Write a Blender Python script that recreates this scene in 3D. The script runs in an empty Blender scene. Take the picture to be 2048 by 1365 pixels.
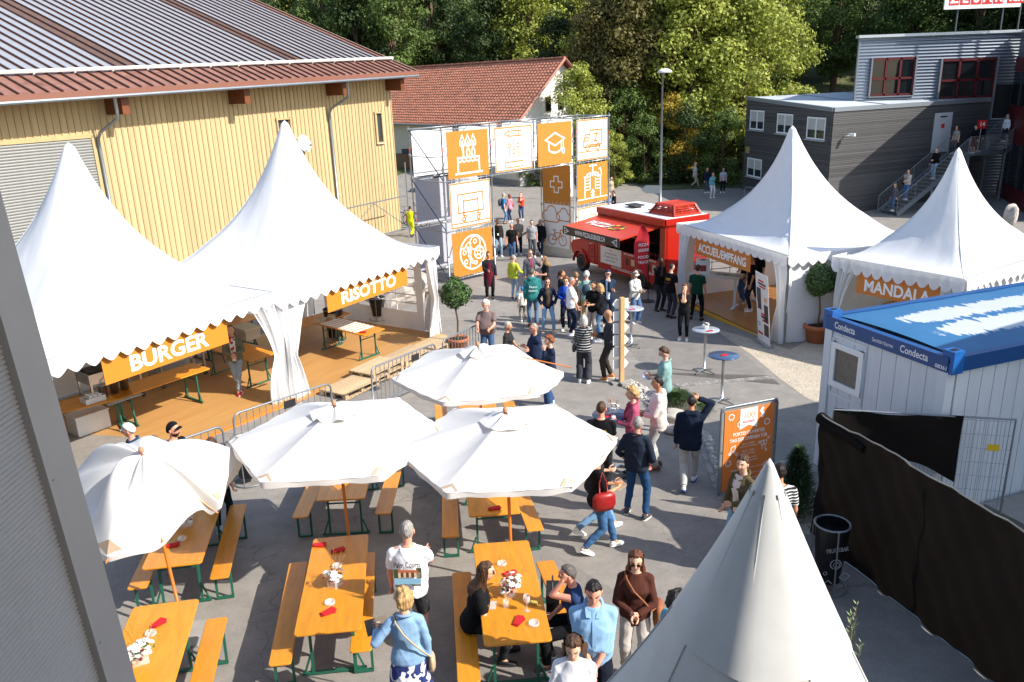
import bpy,math,random
import numpy as np
from mathutils import Vector,Matrix
S=bpy.context.scene
COL=S.collection
R=math.radians
rnd=random.Random(11)
# --- camera
CAM_Z=6.27
FPX,PITCH,ROLL=1620.0,R(17.95),R(-2.1)
cam=bpy.data.cameras.new('camera')
cam.sensor_width=36.0
cam.lens=FPX/2048*36.0
cam.clip_start=0.05
cam.clip_end=2000
cam_ob=bpy.data.objects.new('camera',cam)
COL.objects.link(cam_ob)
cam_ob.matrix_world=Matrix.Translation((0,0,CAM_Z))@Matrix.Rotation(math.pi/2-PITCH,4,'X')@Matrix.Rotation(ROLL,4,'Z')
S.camera=cam_ob
# --- sky and sun
SUN_EL,SUN_AZ=38.0,-24.0
world=bpy.data.worlds.new('World')
S.world=world
world.use_nodes=True
wn=world.node_tree.nodes
wl=world.node_tree.links
wn.clear()
sky=wn.new('ShaderNodeTexSky')
sky.sky_type='NISHITA'
sky.sun_disc=False
sky.sun_elevation=R(SUN_EL)
sky.sun_rotation=R(90-SUN_AZ)
bg=wn.new('ShaderNodeBackground')
bg.inputs['Strength'].default_value=0.15
wo=wn.new('ShaderNodeOutputWorld')
wl.new(sky.outputs[0],bg.inputs[0])
wl.new(bg.outputs[0],wo.inputs[0])
sun=bpy.data.lights.new('sun','SUN')
sun.energy=4.4
sun.angle=R(0.53)
sun.color=(1.0,0.945,0.86)
sun_ob=bpy.data.objects.new('sun',sun)
COL.objects.link(sun_ob)
sd=Vector((math.cos(R(SUN_AZ))*math.cos(R(SUN_EL)),math.sin(R(SUN_AZ))*math.cos(R(SUN_EL)),math.sin(R(SUN_EL))))
sun_ob.rotation_euler=sd.to_track_quat('Z','Y').to_euler()
sun_ob.location=sd*200
S.view_settings.view_transform='Standard'
S.view_settings.look='None'
S.view_settings.gamma=1
S.view_settings.exposure=0.85
S.view_settings.use_curve_mapping=False
S.cycles.max_bounces=6
S.cycles.transparent_max_bounces=8
# --- the lie of the land
def cl(v,a,b):
 return a if v<a else b if v>b else v
def tz(x,y):
 """height of the ground: it falls gently away from the building, then climbs to the wood"""
 return (-0.045*cl(y,-20,44)-0.01*cl(x,-20,20)+0.03*cl(y-46,0,18)+0.09*cl(y-64,0,46)+0.35*cl(y-110,0,200))
def ray(px,py):
 u,v=px-1024,py-682.5
 c,s=math.cos(ROLL),math.sin(ROLL)
 u,v=u*c+v*s,-u*s+v*c
 c,s=math.cos(PITCH),math.sin(PITCH)
 return Vector((u/FPX,c-s*v/FPX,-s-c*v/FPX))
def at(px,py,h=0.0):
 """surveyed point: the spot at height h above the ground seen at photo pixel (px, py)"""
 d=ray(px,py)
 lo,hi=0.3,400.0
 for _ in range(50):
  m=(lo+hi)/2
  if CAM_Z+d.z*m-h>tz(d.x*m,d.y*m):
   lo=m
  else:
   hi=m
 p=d*lo
 return Vector((p.x,p.y,tz(p.x,p.y)+h))
def atz(px,py,z):
 d=ray(px,py)
 t=(z-CAM_Z)/d.z
 return Vector((d.x*t,d.y*t,z))
def aty(px,py,y):
 d=ray(px,py)
 t=y/d.y
 return Vector((d.x*t,y,CAM_Z+d.z*t))
def proj(p):
 x,y,z=p[0],p[1],p[2]-CAM_Z
 c,s=math.cos(PITCH),math.sin(PITCH)
 Z=y*c-z*s
 u,v=FPX*x/Z,FPX*(-y*s-z*c)/Z
 c,s=math.cos(ROLL),math.sin(ROLL)
 return 1024+u*c-v*s,682.5+u*s+v*c
def on_ground(x,y,h=0.0):
 return Vector((x,y,tz(x,y)+h))
def slope_rot(rz):
 """rotation of something that stands on the sloping yard, turned by rz"""
 n=Vector((0.01,0.045,1)).normalized()
 q=Vector((0,0,1)).rotation_difference(n)
 return (q.to_matrix()@Matrix.Rotation(rz,3,'Z')).to_euler()
# --- materials
MATS={}
def lin(c):
 return tuple(((v/12.92) if v<=0.04045 else ((v+0.055)/1.055)**2.4) for v in c)
def hexc(h):
 h=h.lstrip('#')
 return lin(tuple(int(h[i:i+2],16)/255 for i in (0,2,4)))
def mat(name,col=(0.5,0.5,0.5),rough=0.6,metal=0.0,var=0.0,vs=6.0,bump=0.0,bs=60.0,spec=0.5,stretch=None,trans=0.0,alpha=1.0,sub=None,col2=None,thr=(0.45,0.6),c2s=3.0,ior=1.45,rvar=0.0,isl=0.0,orand=0.0):
 """principled material; var = soft colour variation, col2 = wear patches, bump = fine relief, isl = per-piece variation"""
 if name in MATS:
  return MATS[name]
 m=bpy.data.materials.new(name)
 m.use_nodes=True
 N,L=m.node_tree.nodes,m.node_tree.links
 b=N['Principled BSDF']
 b.inputs['Roughness'].default_value=rough
 b.inputs['Metallic'].default_value=metal
 b.inputs['Specular IOR Level'].default_value=spec
 b.inputs['IOR'].default_value=ior
 b.inputs['Transmission Weight'].default_value=trans
 b.inputs['Alpha'].default_value=alpha
 col=tuple(col[:3])+(1,)
 b.inputs['Base Color'].default_value=col
 vec=None
 if var or bump or col2 or rvar:
  tc=N.new('ShaderNodeTexCoord')
  vec=tc.outputs['Object']
  if stretch:
   mp=N.new('ShaderNodeMapping')
   mp.inputs['Scale'].default_value=stretch
   L.new(vec,mp.inputs[0])
   vec=mp.outputs[0]
 last=None
 if var:
  n=N.new('ShaderNodeTexNoise')
  n.inputs['Scale'].default_value=vs
  n.inputs['Detail'].default_value=6
  n.inputs['Roughness'].default_value=0.65
  L.new(vec,n.inputs['Vector'])
  mr=N.new('ShaderNodeMapRange')
  mr.inputs['From Min'].default_value=0.3
  mr.inputs['From Max'].default_value=0.7
  mr.inputs['To Min'].default_value=1-var
  mr.inputs['To Max'].default_value=1+var
  L.new(n.outputs['Fac'],mr.inputs['Value'])
  vm=N.new('ShaderNodeVectorMath')
  vm.operation='SCALE'
  vm.inputs[0].default_value=col[:3]
  L.new(mr.outputs[0],vm.inputs['Scale'])
  last=vm.outputs[0]
 if isl:
  g=N.new('ShaderNodeNewGeometry')
  mr=N.new('ShaderNodeMapRange')
  mr.inputs['To Min'].default_value=1-isl
  mr.inputs['To Max'].default_value=1+isl
  L.new(g.outputs['Random Per Island'],mr.inputs['Value'])
  vm=N.new('ShaderNodeVectorMath')
  vm.operation='SCALE'
  if last:
   L.new(last,vm.inputs[0])
  else:
   vm.inputs[0].default_value=col[:3]
  L.new(mr.outputs[0],vm.inputs['Scale'])
  last=vm.outputs[0]
 if orand:
  g=N.new('ShaderNodeObjectInfo')
  mr=N.new('ShaderNodeMapRange')
  mr.inputs['To Min'].default_value=1-orand
  mr.inputs['To Max'].default_value=1+orand
  L.new(g.outputs['Random'],mr.inputs['Value'])
  vm=N.new('ShaderNodeVectorMath')
  vm.operation='SCALE'
  if last:
   L.new(last,vm.inputs[0])
  else:
   vm.inputs[0].default_value=col[:3]
  L.new(mr.outputs[0],vm.inputs['Scale'])
  last=vm.outputs[0]
 if col2:
  n=N.new('ShaderNodeTexNoise')
  n.inputs['Scale'].default_value=c2s
  n.inputs['Detail'].default_value=8
  n.inputs['Roughness'].default_value=0.7
  L.new(vec,n.inputs['Vector'])
  mr=N.new('ShaderNodeMapRange')
  mr.inputs['From Min'].default_value=thr[0]
  mr.inputs['From Max'].default_value=thr[1]
  L.new(n.outputs['Fac'],mr.inputs['Value'])
  mx=N.new('ShaderNodeMix')
  mx.data_type='RGBA'
  L.new(mr.outputs[0],mx.inputs['Factor'])
  if last:
   L.new(last,mx.inputs['A'])
  else:
   mx.inputs['A'].default_value=col
  mx.inputs['B'].default_value=tuple(col2[:3])+(1,)
  last=mx.outputs['Result']
 if last:
  L.new(last,b.inputs['Base Color'])
 if rvar:
  n=N.new('ShaderNodeTexNoise')
  n.inputs['Scale'].default_value=vs*2
  L.new(vec,n.inputs['Vector'])
  mr=N.new('ShaderNodeMapRange')
  mr.inputs['To Min'].default_value=max(0.02,rough-rvar)
  mr.inputs['To Max'].default_value=rough+rvar
  L.new(n.outputs['Fac'],mr.inputs['Value'])
  L.new(mr.outputs[0],b.inputs['Roughness'])
 if bump:
  n=N.new('ShaderNodeTexNoise')
  n.inputs['Scale'].default_value=bs
  n.inputs['Detail'].default_value=5
  L.new(vec,n.inputs['Vector'])
  bp=N.new('ShaderNodeBump')
  bp.inputs['Strength'].default_value=min(1.0,bump)
  bp.inputs['Distance'].default_value=0.02 if bs<120 else 0.006
  L.new(n.outputs['Fac'],bp.inputs['Height'])
  L.new(bp.outputs[0],b.inputs['Normal'])
 if sub:
  out=[x for x in N if x.type=='OUTPUT_MATERIAL'][0]
  t=N.new('ShaderNodeBsdfTranslucent')
  t.inputs['Color'].default_value=tuple(sub[1])+(1,)
  mx=N.new('ShaderNodeMixShader')
  mx.inputs[0].default_value=sub[0]
  L.new(b.outputs[0],mx.inputs[1])
  L.new(t.outputs[0],mx.inputs[2])
  L.new(mx.outputs[0],out.inputs[0])
 MATS[name]=m
 return m
def stripes(name,ca,cb,freq,duty=0.5,axis='Z',rough=0.9,off=0.0):
 """two colours in bands along one object axis (woven or printed stripes)"""
 if name in MATS:
  return MATS[name]
 m=bpy.data.materials.new(name)
 m.use_nodes=True
 N,L=m.node_tree.nodes,m.node_tree.links
 b=N['Principled BSDF']
 b.inputs['Roughness'].default_value=rough
 tc=N.new('ShaderNodeTexCoord')
 sp=N.new('ShaderNodeSeparateXYZ')
 L.new(tc.outputs['Object'],sp.inputs[0])
 mu=N.new('ShaderNodeMath');mu.operation='MULTIPLY_ADD'
 mu.inputs[1].default_value=freq
 mu.inputs[2].default_value=off+40
 L.new(sp.outputs[axis],mu.inputs[0])
 fr=N.new('ShaderNodeMath');fr.operation='FRACT'
 L.new(mu.outputs[0],fr.inputs[0])
 gt=N.new('ShaderNodeMath');gt.operation='GREATER_THAN'
 gt.inputs[1].default_value=duty
 L.new(fr.outputs[0],gt.inputs[0])
 mx=N.new('ShaderNodeMix');mx.data_type='RGBA'
 mx.inputs['A'].default_value=tuple(ca)+(1,)
 mx.inputs['B'].default_value=tuple(cb)+(1,)
 L.new(gt.outputs[0],mx.inputs['Factor'])
 L.new(mx.outputs['Result'],b.inputs['Base Color'])
 MATS[name]=m
 return m
def spots(name,ca,cb,scale,thr=0.5,rough=0.9):
 """a print of irregular spots on cloth"""
 if name in MATS:
  return MATS[name]
 m=bpy.data.materials.new(name)
 m.use_nodes=True
 N,L=m.node_tree.nodes,m.node_tree.links
 b=N['Principled BSDF']
 b.inputs['Roughness'].default_value=rough
 tc=N.new('ShaderNodeTexCoord')
 n=N.new('ShaderNodeTexNoise')
 n.inputs['Scale'].default_value=scale
 n.inputs['Detail'].default_value=1
 L.new(tc.outputs['Object'],n.inputs['Vector'])
 gt=N.new('ShaderNodeMath');gt.operation='GREATER_THAN'
 gt.inputs[1].default_value=thr
 L.new(n.outputs['Fac'],gt.inputs[0])
 mx=N.new('ShaderNodeMix');mx.data_type='RGBA'
 mx.inputs['A'].default_value=tuple(ca)+(1,)
 mx.inputs['B'].default_value=tuple(cb)+(1,)
 L.new(gt.outputs[0],mx.inputs['Factor'])
 L.new(mx.outputs['Result'],b.inputs['Base Color'])
 MATS[name]=m
 return m
def cloth(c):
 """cloth colour from a hex string"""
 if not isinstance(c,str):
  return c
 return mat('cloth_'+c,hexc(c),rough=0.92,spec=0.15,var=0.10,vs=9,bump=0.22,bs=16)
# --- mesh builder
def fast_mesh(name,V,F,MI=None,smooth=False):
 me=bpy.data.meshes.new(name)
 V=np.asarray(V,np.float32).reshape(-1,3)
 me.vertices.add(len(V))
 me.vertices.foreach_set('co',V.ravel())
 ls=np.fromiter((len(f) for f in F),np.int32,len(F))
 li=np.concatenate([np.asarray(f,np.int32) for f in F]) if len(F) else np.zeros(0,np.int32)
 me.loops.add(len(li))
 me.loops.foreach_set('vertex_index',li)
 me.polygons.add(len(F))
 st=np.zeros(len(F),np.int32)
 if len(F):
  st[1:]=np.cumsum(ls)[:-1]
 me.polygons.foreach_set('loop_start',st)
 if MI is not None:
  me.polygons.foreach_set('material_index',np.asarray(MI,np.int32))
 me.polygons.foreach_set('use_smooth',np.full(len(F),bool(smooth)))
 me.update(calc_edges=True)
 me.validate()
 return me
def rotm(rx=0,ry=0,rz=0):
 return Matrix.Rotation(rz,4,'Z')@Matrix.Rotation(ry,4,'Y')@Matrix.Rotation(rx,4,'X')
def T(x,y,z):
 return Matrix.Translation((x,y,z))
class MB:
 def __init__(s):
  s.v,s.f,s.m=[],[],[]
 def add(s,vs,fs,mi=0,M=None):
  o=len(s.v)
  if M is not None:
   vs=[M@Vector(v) for v in vs]
  s.v.extend(tuple(v) for v in vs)
  s.f.extend(tuple(i+o for i in f) for f in fs)
  s.m.extend([mi]*len(fs))
  return s
 def box(s,c,d,M=None,mi=0):
  x,y,z=c
  a,b,e=d[0]/2,d[1]/2,d[2]/2
  vs=[(x+i*a,y+j*b,z+k*e) for k in (-1,1) for j in (-1,1) for i in (-1,1)]
  fs=[(0,2,3,1),(4,5,7,6),(0,1,5,4),(2,6,7,3),(0,4,6,2),(1,3,7,5)]
  return s.add(vs,fs,mi,M)
 def tube(s,pts,r,n=8,mi=0,cap=True,M=None,closed=False):
  pts=[Vector(p) for p in pts]
  k=len(pts)
  rs=r if isinstance(r,(list,tuple)) else [r]*k
  vs,fs=[],[]
  up=None
  for i,p in enumerate(pts):
   if closed:
    t=(pts[(i+1)%k]-pts[i-1]).normalized()
   else:
    t=(pts[min(i+1,k-1)]-pts[max(i-1,0)]).normalized()
   if up is None:
    a=Vector((0,0,1)) if abs(t.z)<0.9 else Vector((1,0,0))
    up=(a-t*a.dot(t)).normalized()
   else:
    up=(up-t*up.dot(t)).normalized()
   w=t.cross(up)
   for j in range(n):
    q=2*math.pi*j/n
    vs.append(p+up*(math.cos(q)*rs[i])+w*(math.sin(q)*rs[i]))
  for i in range(k if closed else k-1):
   i2=(i+1)%k
   for j in range(n):
    j2=(j+1)%n
    fs.append((i*n+j,i2*n+j,i2*n+j2,i*n+j2)[::-1])
  if cap and not closed:
   fs.append(tuple(range(n)))
   fs.append(tuple((k-1)*n+j for j in range(n))[::-1])
  return s.add(vs,fs,mi,M)
 def lathe(s,prof,n=16,c=(0,0,0),mi=0,M=None):
  vs,fs=[],[]
  for r,z in prof:
   for j in range(n):
    q=2*math.pi*j/n
    vs.append((c[0]+r*math.cos(q),c[1]+r*math.sin(q),c[2]+z))
  k=len(prof)
  for i in range(k-1):
   for j in range(n):
    j2=(j+1)%n
    fs.append((i*n+j,i*n+j2,(i+1)*n+j2,(i+1)*n+j))
  if prof[0][0]>1e-4:
   fs.append(tuple(range(n))[::-1])
  if prof[-1][0]>1e-4:
   fs.append(tuple((k-1)*n+j for j in range(n)))
  return s.add(vs,fs,mi,M)
 def prism(s,poly,z0,z1,M=None,mi=0):
  """flat outline in XY pulled from z0 to z1"""
  n=len(poly)
  vs=[(p[0],p[1],z0) for p in poly]+[(p[0],p[1],z1) for p in poly]
  fs=[tuple(range(n))[::-1],tuple(range(n,2*n))]
  fs+=[(i,(i+1)%n,n+(i+1)%n,n+i) for i in range(n)]
  return s.add(vs,fs,mi,M)
 def grid(s,fn,nu,nv,mi=0,M=None,wrap=False):
  vs=[fn(i/nu,j/nv) for j in range(nv+1) for i in range(nu+(0 if wrap else 1))]
  w=nu if wrap else nu+1
  fs=[]
  for j in range(nv):
   for i in range(nu):
    i2=(i+1)%w
    fs.append((j*w+i,j*w+i2,(j+1)*w+i2,(j+1)*w+i))
  return s.add(vs,fs,mi,M)
 def ell(s,c,r,n=10,k=7,mi=0,M=None):
  prof=[(math.sin(math.pi*i/k),-math.cos(math.pi*i/k)) for i in range(k+1)]
  vs,fs=[],[]
  for a,z in prof:
   for j in range(n):
    q=2*math.pi*j/n
    vs.append((c[0]+r[0]*a*math.cos(q),c[1]+r[1]*a*math.sin(q),c[2]+r[2]*z))
  for i in range(k):
   for j in range(n):
    j2=(j+1)%n
    fs.append((i*n+j,i*n+j2,(i+1)*n+j2,(i+1)*n+j))
  return s.add(vs,fs,mi,M)
 def mesh(s,name,mats,smooth=False):
  me=fast_mesh(name,s.v,s.f,s.m,smooth)
  for x in (mats if isinstance(mats,(list,tuple)) else [mats]):
   me.materials.append(x)
  return me
 def build(s,name,mats,parent=None,smooth=False,M=None):
  return place(name,s.mesh(name,mats,smooth),parent,M)
def place(name,me,parent=None,M=None,m=None):
 o=bpy.data.objects.new(name,me)
 COL.objects.link(o)
 if parent is not None:
  o.parent=parent
 if M is not None:
  o.matrix_local=M
 if m is not None:
  o.material_slots[0].link='OBJECT'
  o.material_slots[0].material=m
 return o
def thing(name,label,cat,loc=(0,0,0),rz=0.0,group=None,rot=None):
 o=bpy.data.objects.new(name,None)
 COL.objects.link(o)
 o.empty_display_size=0.2
 o.location=loc
 o.rotation_euler=rot if rot is not None else (0,0,rz)
 return tag(o,label,cat,group)
def tag(o,label,cat,group=None):
 o['label']=label
 o['category']=cat
 if group:
  o['group']=group
 return o
def struct(o,kind='structure'):
 o['kind']=kind
 return o
def copy_thing(root,loc,rot,label,group=None):
 c=root.copy()
 COL.objects.link(c)
 c.location=loc
 c.rotation_euler=rot
 c['label']=label
 if group:
  c['group']=group
 for ch in root.children:
  k=ch.copy()
  COL.objects.link(k)
  k.parent=c
  for g in ch.children:
   q=g.copy()
   COL.objects.link(q)
   q.parent=k
 return c
def text_mesh(s,size=1.0,bold=0.0,align='CENTER',shear=0.0,space=1.0,depth=0.0):
 cu=bpy.data.curves.new('lettering','FONT')
 cu.body=s
 cu.size=size
 cu.align_x=align
 cu.align_y='CENTER'
 cu.offset=bold*size
 cu.shear=shear
 cu.space_character=space
 cu.extrude=depth
 cu.resolution_u=3
 o=bpy.data.objects.new('lettering',cu)
 COL.objects.link(o)
 me=bpy.data.meshes.new_from_object(o.evaluated_get(bpy.context.evaluated_depsgraph_get()))
 bpy.data.objects.remove(o)
 bpy.data.curves.remove(cu)
 return me
def text(s,m,parent,M,width=None,size=0.3,bold=0.02,name='lettering',**kw):
 me=text_mesh(s,size,bold,**kw)
 if width:
  xs=[v.co.x for v in me.vertices]
  k=width/(max(xs)-min(xs))
  for v in me.vertices:
   v.co.x*=k
 me.materials.clear()
 me.materials.append(m)
 return place(name,me,parent,M)
def face_M(origin,right,up):
 """frame whose X runs along right, Y along up and Z towards the viewer"""
 r=Vector(right).normalized()
 u=Vector(up)
 u=(u-r*u.dot(r)).normalized()
 n=r.cross(u)
 M=Matrix((r,u,n)).transposed().to_4x4()
 M.translation=origin
 return M
def stroke(mb,pts,w,closed=False,z=0.0,t=0.003):
 """a printed line of width w through 2D points, slightly proud of what it is printed on"""
 P=[Vector((p[0],p[1])) for p in pts]
 if closed:
  P.append(P[0])
 k=len(P)
 L_,R_=[],[]
 for i in range(k):
  if closed:
   a=P[i]-P[(i-1) if i else k-2]
   b=P[(i+1) if i<k-1 else 1]-P[i]
  else:
   a=P[i]-P[i-1] if i else P[1]-P[0]
   b=P[i+1]-P[i] if i<k-1 else a
  a=a.normalized();b=b.normalized()
  na,nb=Vector((-a.y,a.x)),Vector((-b.y,b.x))
  n=na+nb
  n=n.normalized() if n.length>1e-5 else na
  s=min(2.0,1/max(0.4,n.dot(na)))
  L_.append(P[i]+n*(w/2*s));R_.append(P[i]-n*(w/2*s))
 vs,fs=[],[]
 for a,b in zip(L_,R_):
  vs+=[(a.x,a.y,z+t),(b.x,b.y,z+t)]
 for i in range(k-1):
  fs.append((2*i,2*i+1,2*i+3,2*i+2))
 mb.add(vs,fs)
 return mb
def arc(cx,cy,r,a0=0,a1=360,n=20,ry=None):
 ry=ry or r
 full=abs(a1-a0)>=360
 k=n if full else n+1
 return [(cx+r*math.cos(R(a0+(a1-a0)*i/n)),cy+ry*math.sin(R(a0+(a1-a0)*i/n))) for i in range(k)]
# --- ground
def asphalt(name,base,light,dark):
 m=bpy.data.materials.new(name)
 m.use_nodes=True
 N,L=m.node_tree.nodes,m.node_tree.links
 b=N['Principled BSDF']
 b.inputs['Roughness'].default_value=0.88
 b.inputs['Specular IOR Level'].default_value=0.25
 tc=N.new('ShaderNodeTexCoord')
 def noise(sc,det,rough=.6):
  n=N.new('ShaderNodeTexNoise')
  n.inputs['Scale'].default_value=sc
  n.inputs['Detail'].default_value=det
  n.inputs['Roughness'].default_value=rough
  L.new(tc.outputs['Object'],n.inputs['Vector'])
  return n.outputs['Fac']
 def ramp(f,stops):
  r=N.new('ShaderNodeValToRGB')
  e=r.color_ramp.elements
  e[0].position,e[0].color=stops[0][0],tuple(stops[0][1])+(1,)
  e[1].position,e[1].color=stops[-1][0],tuple(stops[-1][1])+(1,)
  for p,c in stops[1:-1]:
   q=e.new(p);q.color=tuple(c)+(1,)
  L.new(f,r.inputs[0])
  return r.outputs[0]
 def mix(a,c,mode='MULTIPLY',f=1.0):
  x=N.new('ShaderNodeMix');x.data_type='RGBA';x.blend_type=mode
  x.inputs['Factor'].default_value=f
  L.new(a,x.inputs['A']);L.new(c,x.inputs['B'])
  return x.outputs['Result']
 big=ramp(noise(.35,5),[(.3,dark),(.5,base),(.72,light)])
 mid=ramp(noise(2.2,8,.75),[(.3,(.8,.8,.8)),(.7,(1.15,1.14,1.12))])
 fine=ramp(noise(95,3,.8),[(.25,(.62,.62,.63)),(.5,(1,1,1)),(.78,(1.5,1.48,1.42))])
 v=N.new('ShaderNodeTexVoronoi')
 v.feature='DISTANCE_TO_EDGE'
 v.inputs['Scale'].default_value=.22
 n2=N.new('ShaderNodeTexNoise');n2.inputs['Scale'].default_value=1.3;n2.inputs['Detail'].default_value=6
 L.new(tc.outputs['Object'],n2.inputs['Vector'])
 vm=N.new('ShaderNodeVectorMath');vm.operation='MULTIPLY_ADD'
 vm.inputs[1].default_value=(1.6,1.6,0)
 L.new(n2.outputs['Color'],vm.inputs[0]);L.new(tc.outputs['Object'],vm.inputs[2])
 L.new(vm.outputs[0],v.inputs['Vector'])
 crack=ramp(v.outputs['Distance'],[(.0,(.72,.72,.72)),(.004,(1,1,1))])
 spot=ramp(noise(5.5,4,.7),[(.64,(1,1,1)),(.74,(.82,.81,.80))])
 pale=ramp(noise(1.1,9,.8),[(.58,(1,1,1)),(.78,(1.12,1.11,1.09))])
 c=mix(mix(mix(mix(mix(big,mid),fine),crack),spot),pale)
 L.new(c,b.inputs['Base Color'])
 bp=N.new('ShaderNodeBump');bp.inputs['Strength'].default_value=.5;bp.inputs['Distance'].default_value=.006
 L.new(noise(130,3,.8),bp.inputs['Height']);L.new(bp.outputs[0],b.inputs['Normal'])
 return m
M_ASPH=asphalt('asphalt',(.245,.226,.205),(.272,.252,.229),(.215,.199,.182))
M_ASPH2=asphalt('asphalt_patch',(.212,.197,.182),(.245,.228,.21),(.18,.168,.156))
M_GRAVEL=asphalt('gravel',(.44,.385,.305),(.55,.48,.38),(.34,.30,.24))
M_GRASS=mat('grass',(.075,.095,.03),rough=.95,var=.5,vs=3,bump=.8,bs=30,col2=(.14,.12,.06),thr=(.5,.65),c2s=.6)
XS=[-160,-90,-50,-20,-10,0,10,20,40,70,110,160]
YS=[-20,-8,0,10,20,30,44,46,55,64]
def sheet(name,xs,ys,off,m,kind='structure'):
 V=[(x,y,tz(x,y)+off) for y in ys for x in xs]
 w=len(xs)
 F=[(j*w+i,j*w+i+1,(j+1)*w+i+1,(j+1)*w+i) for j in range(len(ys)-1) for i in range(w-1)]
 me=fast_mesh(name,V,F)
 me.materials.append(m)
 return struct(place(name,me),kind)
sheet('ground',XS,YS,0,M_ASPH)
sheet('hillside',XS,[64,75,90,110,130,180,310],0,M_GRASS)
sheet('lawn_bank',[10.5,20,40,70],[58.5,64],.05,M_GRASS)
def patch(name,pts,off,m):
 P=[tuple(p[:2]) for p in pts]
 me=fast_mesh(name,[(x,y,tz(x,y)+off) for x,y in P],[tuple(range(len(P)))])
 me.materials.append(m)
 return struct(place(name,me))
def pix(*q):
 return [at(*p) for p in q]
patch('gravel_bed',pix((1420,655),(1440,668),(1500,708),(1560,758),(1610,795),(1652,815),(1720,800),(1760,700),(1700,640),(1580,700)),.004,M_GRAVEL)
patch('asphalt_square',pix((905,770),(1010,752),(1120,905),(1060,925),(955,860)),.003,M_ASPH2)
patch('asphalt_trench',pix((700,905),(760,890),(1290,1220),(1235,1260)),.003,M_ASPH2)
patch('asphalt_repair',pix((1250,690),(1345,660),(1475,700),(1560,770),(1548,752),(1350,772),(1300,745)),.004,M_ASPH2)
patch('yard_by_house',[(-45,63.6),(3,63.6),(3,72),(-45,90)],.05,M_ASPH)
ms_set=mat('sett_stone',(.27,.255,.235),rough=.9,var=.25,vs=15,orand=.25,bump=.5,bs=60)
def setts(name,a,b,width,nrow,size=.11):
 d=(b-a);L_=d.length;d.normalize();w=Vector((-d.y,d.x,0))
 me=None
 root=thing(name,{'sett_strip':'narrow strip of pale stone setts set flush across the asphalt','sett_gutter':'line of grey setts edging the planted bed'}[name],'paving')
 n=int(L_/size)
 for i in range(n):
  for j in range(nrow):
   p=a+d*(size*(i+.5))+w*(size*(j-(nrow-1)/2))
   if me is None:
    me=MB().prism([(-.45,-.42),(.43,-.46),(.46,.42),(-.42,.46)],-.03,.5).mesh('sett',ms_set)
   place('sett',me,root,T(p.x,p.y,tz(p.x,p.y))@rotm(rz=math.atan2(d.y,d.x)+rnd.uniform(-.08,.08)+math.pi*rnd.randint(0,1))@Matrix.Diagonal((size,size,.03,1)))
setts('sett_strip',at(1352,772),at(1550,755),.2,2)
setts('sett_gutter',at(1408,890),at(1450,1005),.2,2,.12)
# --- loose stones beside the signpost and the planted bed
def stones(name,poly,n,smin,smax,col,seed):
 rs=random.Random(seed)
 g=MB()
 xs=[p.x for p in poly];ys=[p.y for p in poly]
 def inside(x,y):
  c=False
  for i in range(len(poly)):
   a,b=poly[i],poly[i-1]
   if (a.y>y)!=(b.y>y) and x<(b.x-a.x)*(y-a.y)/(b.y-a.y)+a.x:
    c= not c
  return c
 k=0
 while k<n:
  x,y=rs.uniform(min(xs),max(xs)),rs.uniform(min(ys),max(ys))
  if not inside(x,y):
   continue
  s=rs.uniform(smin,smax)
  e=MB().ell((0,0,0),(s,s*rs.uniform(.6,1),s*rs.uniform(.5,.8)),6,4)
  v=[(a*rs.uniform(.75,1.2),b*rs.uniform(.75,1.2),c) for a,b,c in e.v]
  g.add(v,e.f,0,T(x,y,tz(x,y)+s*.25)@rotm(rz=rs.uniform(0,6),rx=rs.uniform(-.4,.4)))
  k+=1
 return struct(g.build(name,mat('stone_'+name,col,rough=.95,var=.2,vs=9,isl=.3,bump=.4,bs=50)),'stuff')
stones('pebble_bed',pix((1240,768),(1262,760),(1330,800),(1392,850),(1425,880),(1440,975),(1420,900),(1380,860),(1300,815)),900,.02,.055,(.45,.42,.37),3)
stones('rubble',pix((1545,930),(1575,925),(1625,985),(1612,1030),(1580,1000)),500,.02,.06,(.34,.32,.29),5)
stones('gravel_chips',pix((1440,668),(1500,708),(1610,795),(1652,815),(1654,760),(1600,705),(1520,690)),2600,.008,.018,(.5,.43,.34),6)
def rock(name,label,p,r,seed,col=(.42,.38,.33)):
 rs=np.random.RandomState(seed)
 g=MB().ell((0,0,0),(1,1,1),18,12)
 V=np.array(g.v)
 n=1+.22*np.sin(V@rs.randn(3,3)*2.5+rs.rand(3)*6).sum(1)/1.5
 V=np.sign(V)*np.abs(V)**.72
 V=V*n[:,None]*np.array(r)
 g.v=[tuple(v) for v in V]
 return tag(g.build(name,mat('rock',col,rough=.95,var=.25,vs=5,bump=.8,bs=14),None,False,T(p.x,p.y,p.z+r[2]*.6)@rotm(rz=seed)),label,'boulder')
rock('boulder','tall pale boulder standing at the foot of the metal building',aty(2017,440,43),(.34,.32,.55),4)
rock('boulder','low white boulder behind the rear opening of the risotto tent',Vector((-3.9,29.0,tz(-3.9,29))),(1.3,.9,.55),8,(.5,.47,.42))
rock('boulder','flat pale rock edging the planted bed behind the man in the dark hoodie',at(1362,868),(.32,.2,.15),9)
rock('boulder','round pale rock beside the low green shrub',at(1347,842),(.2,.16,.13),12)
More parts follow.
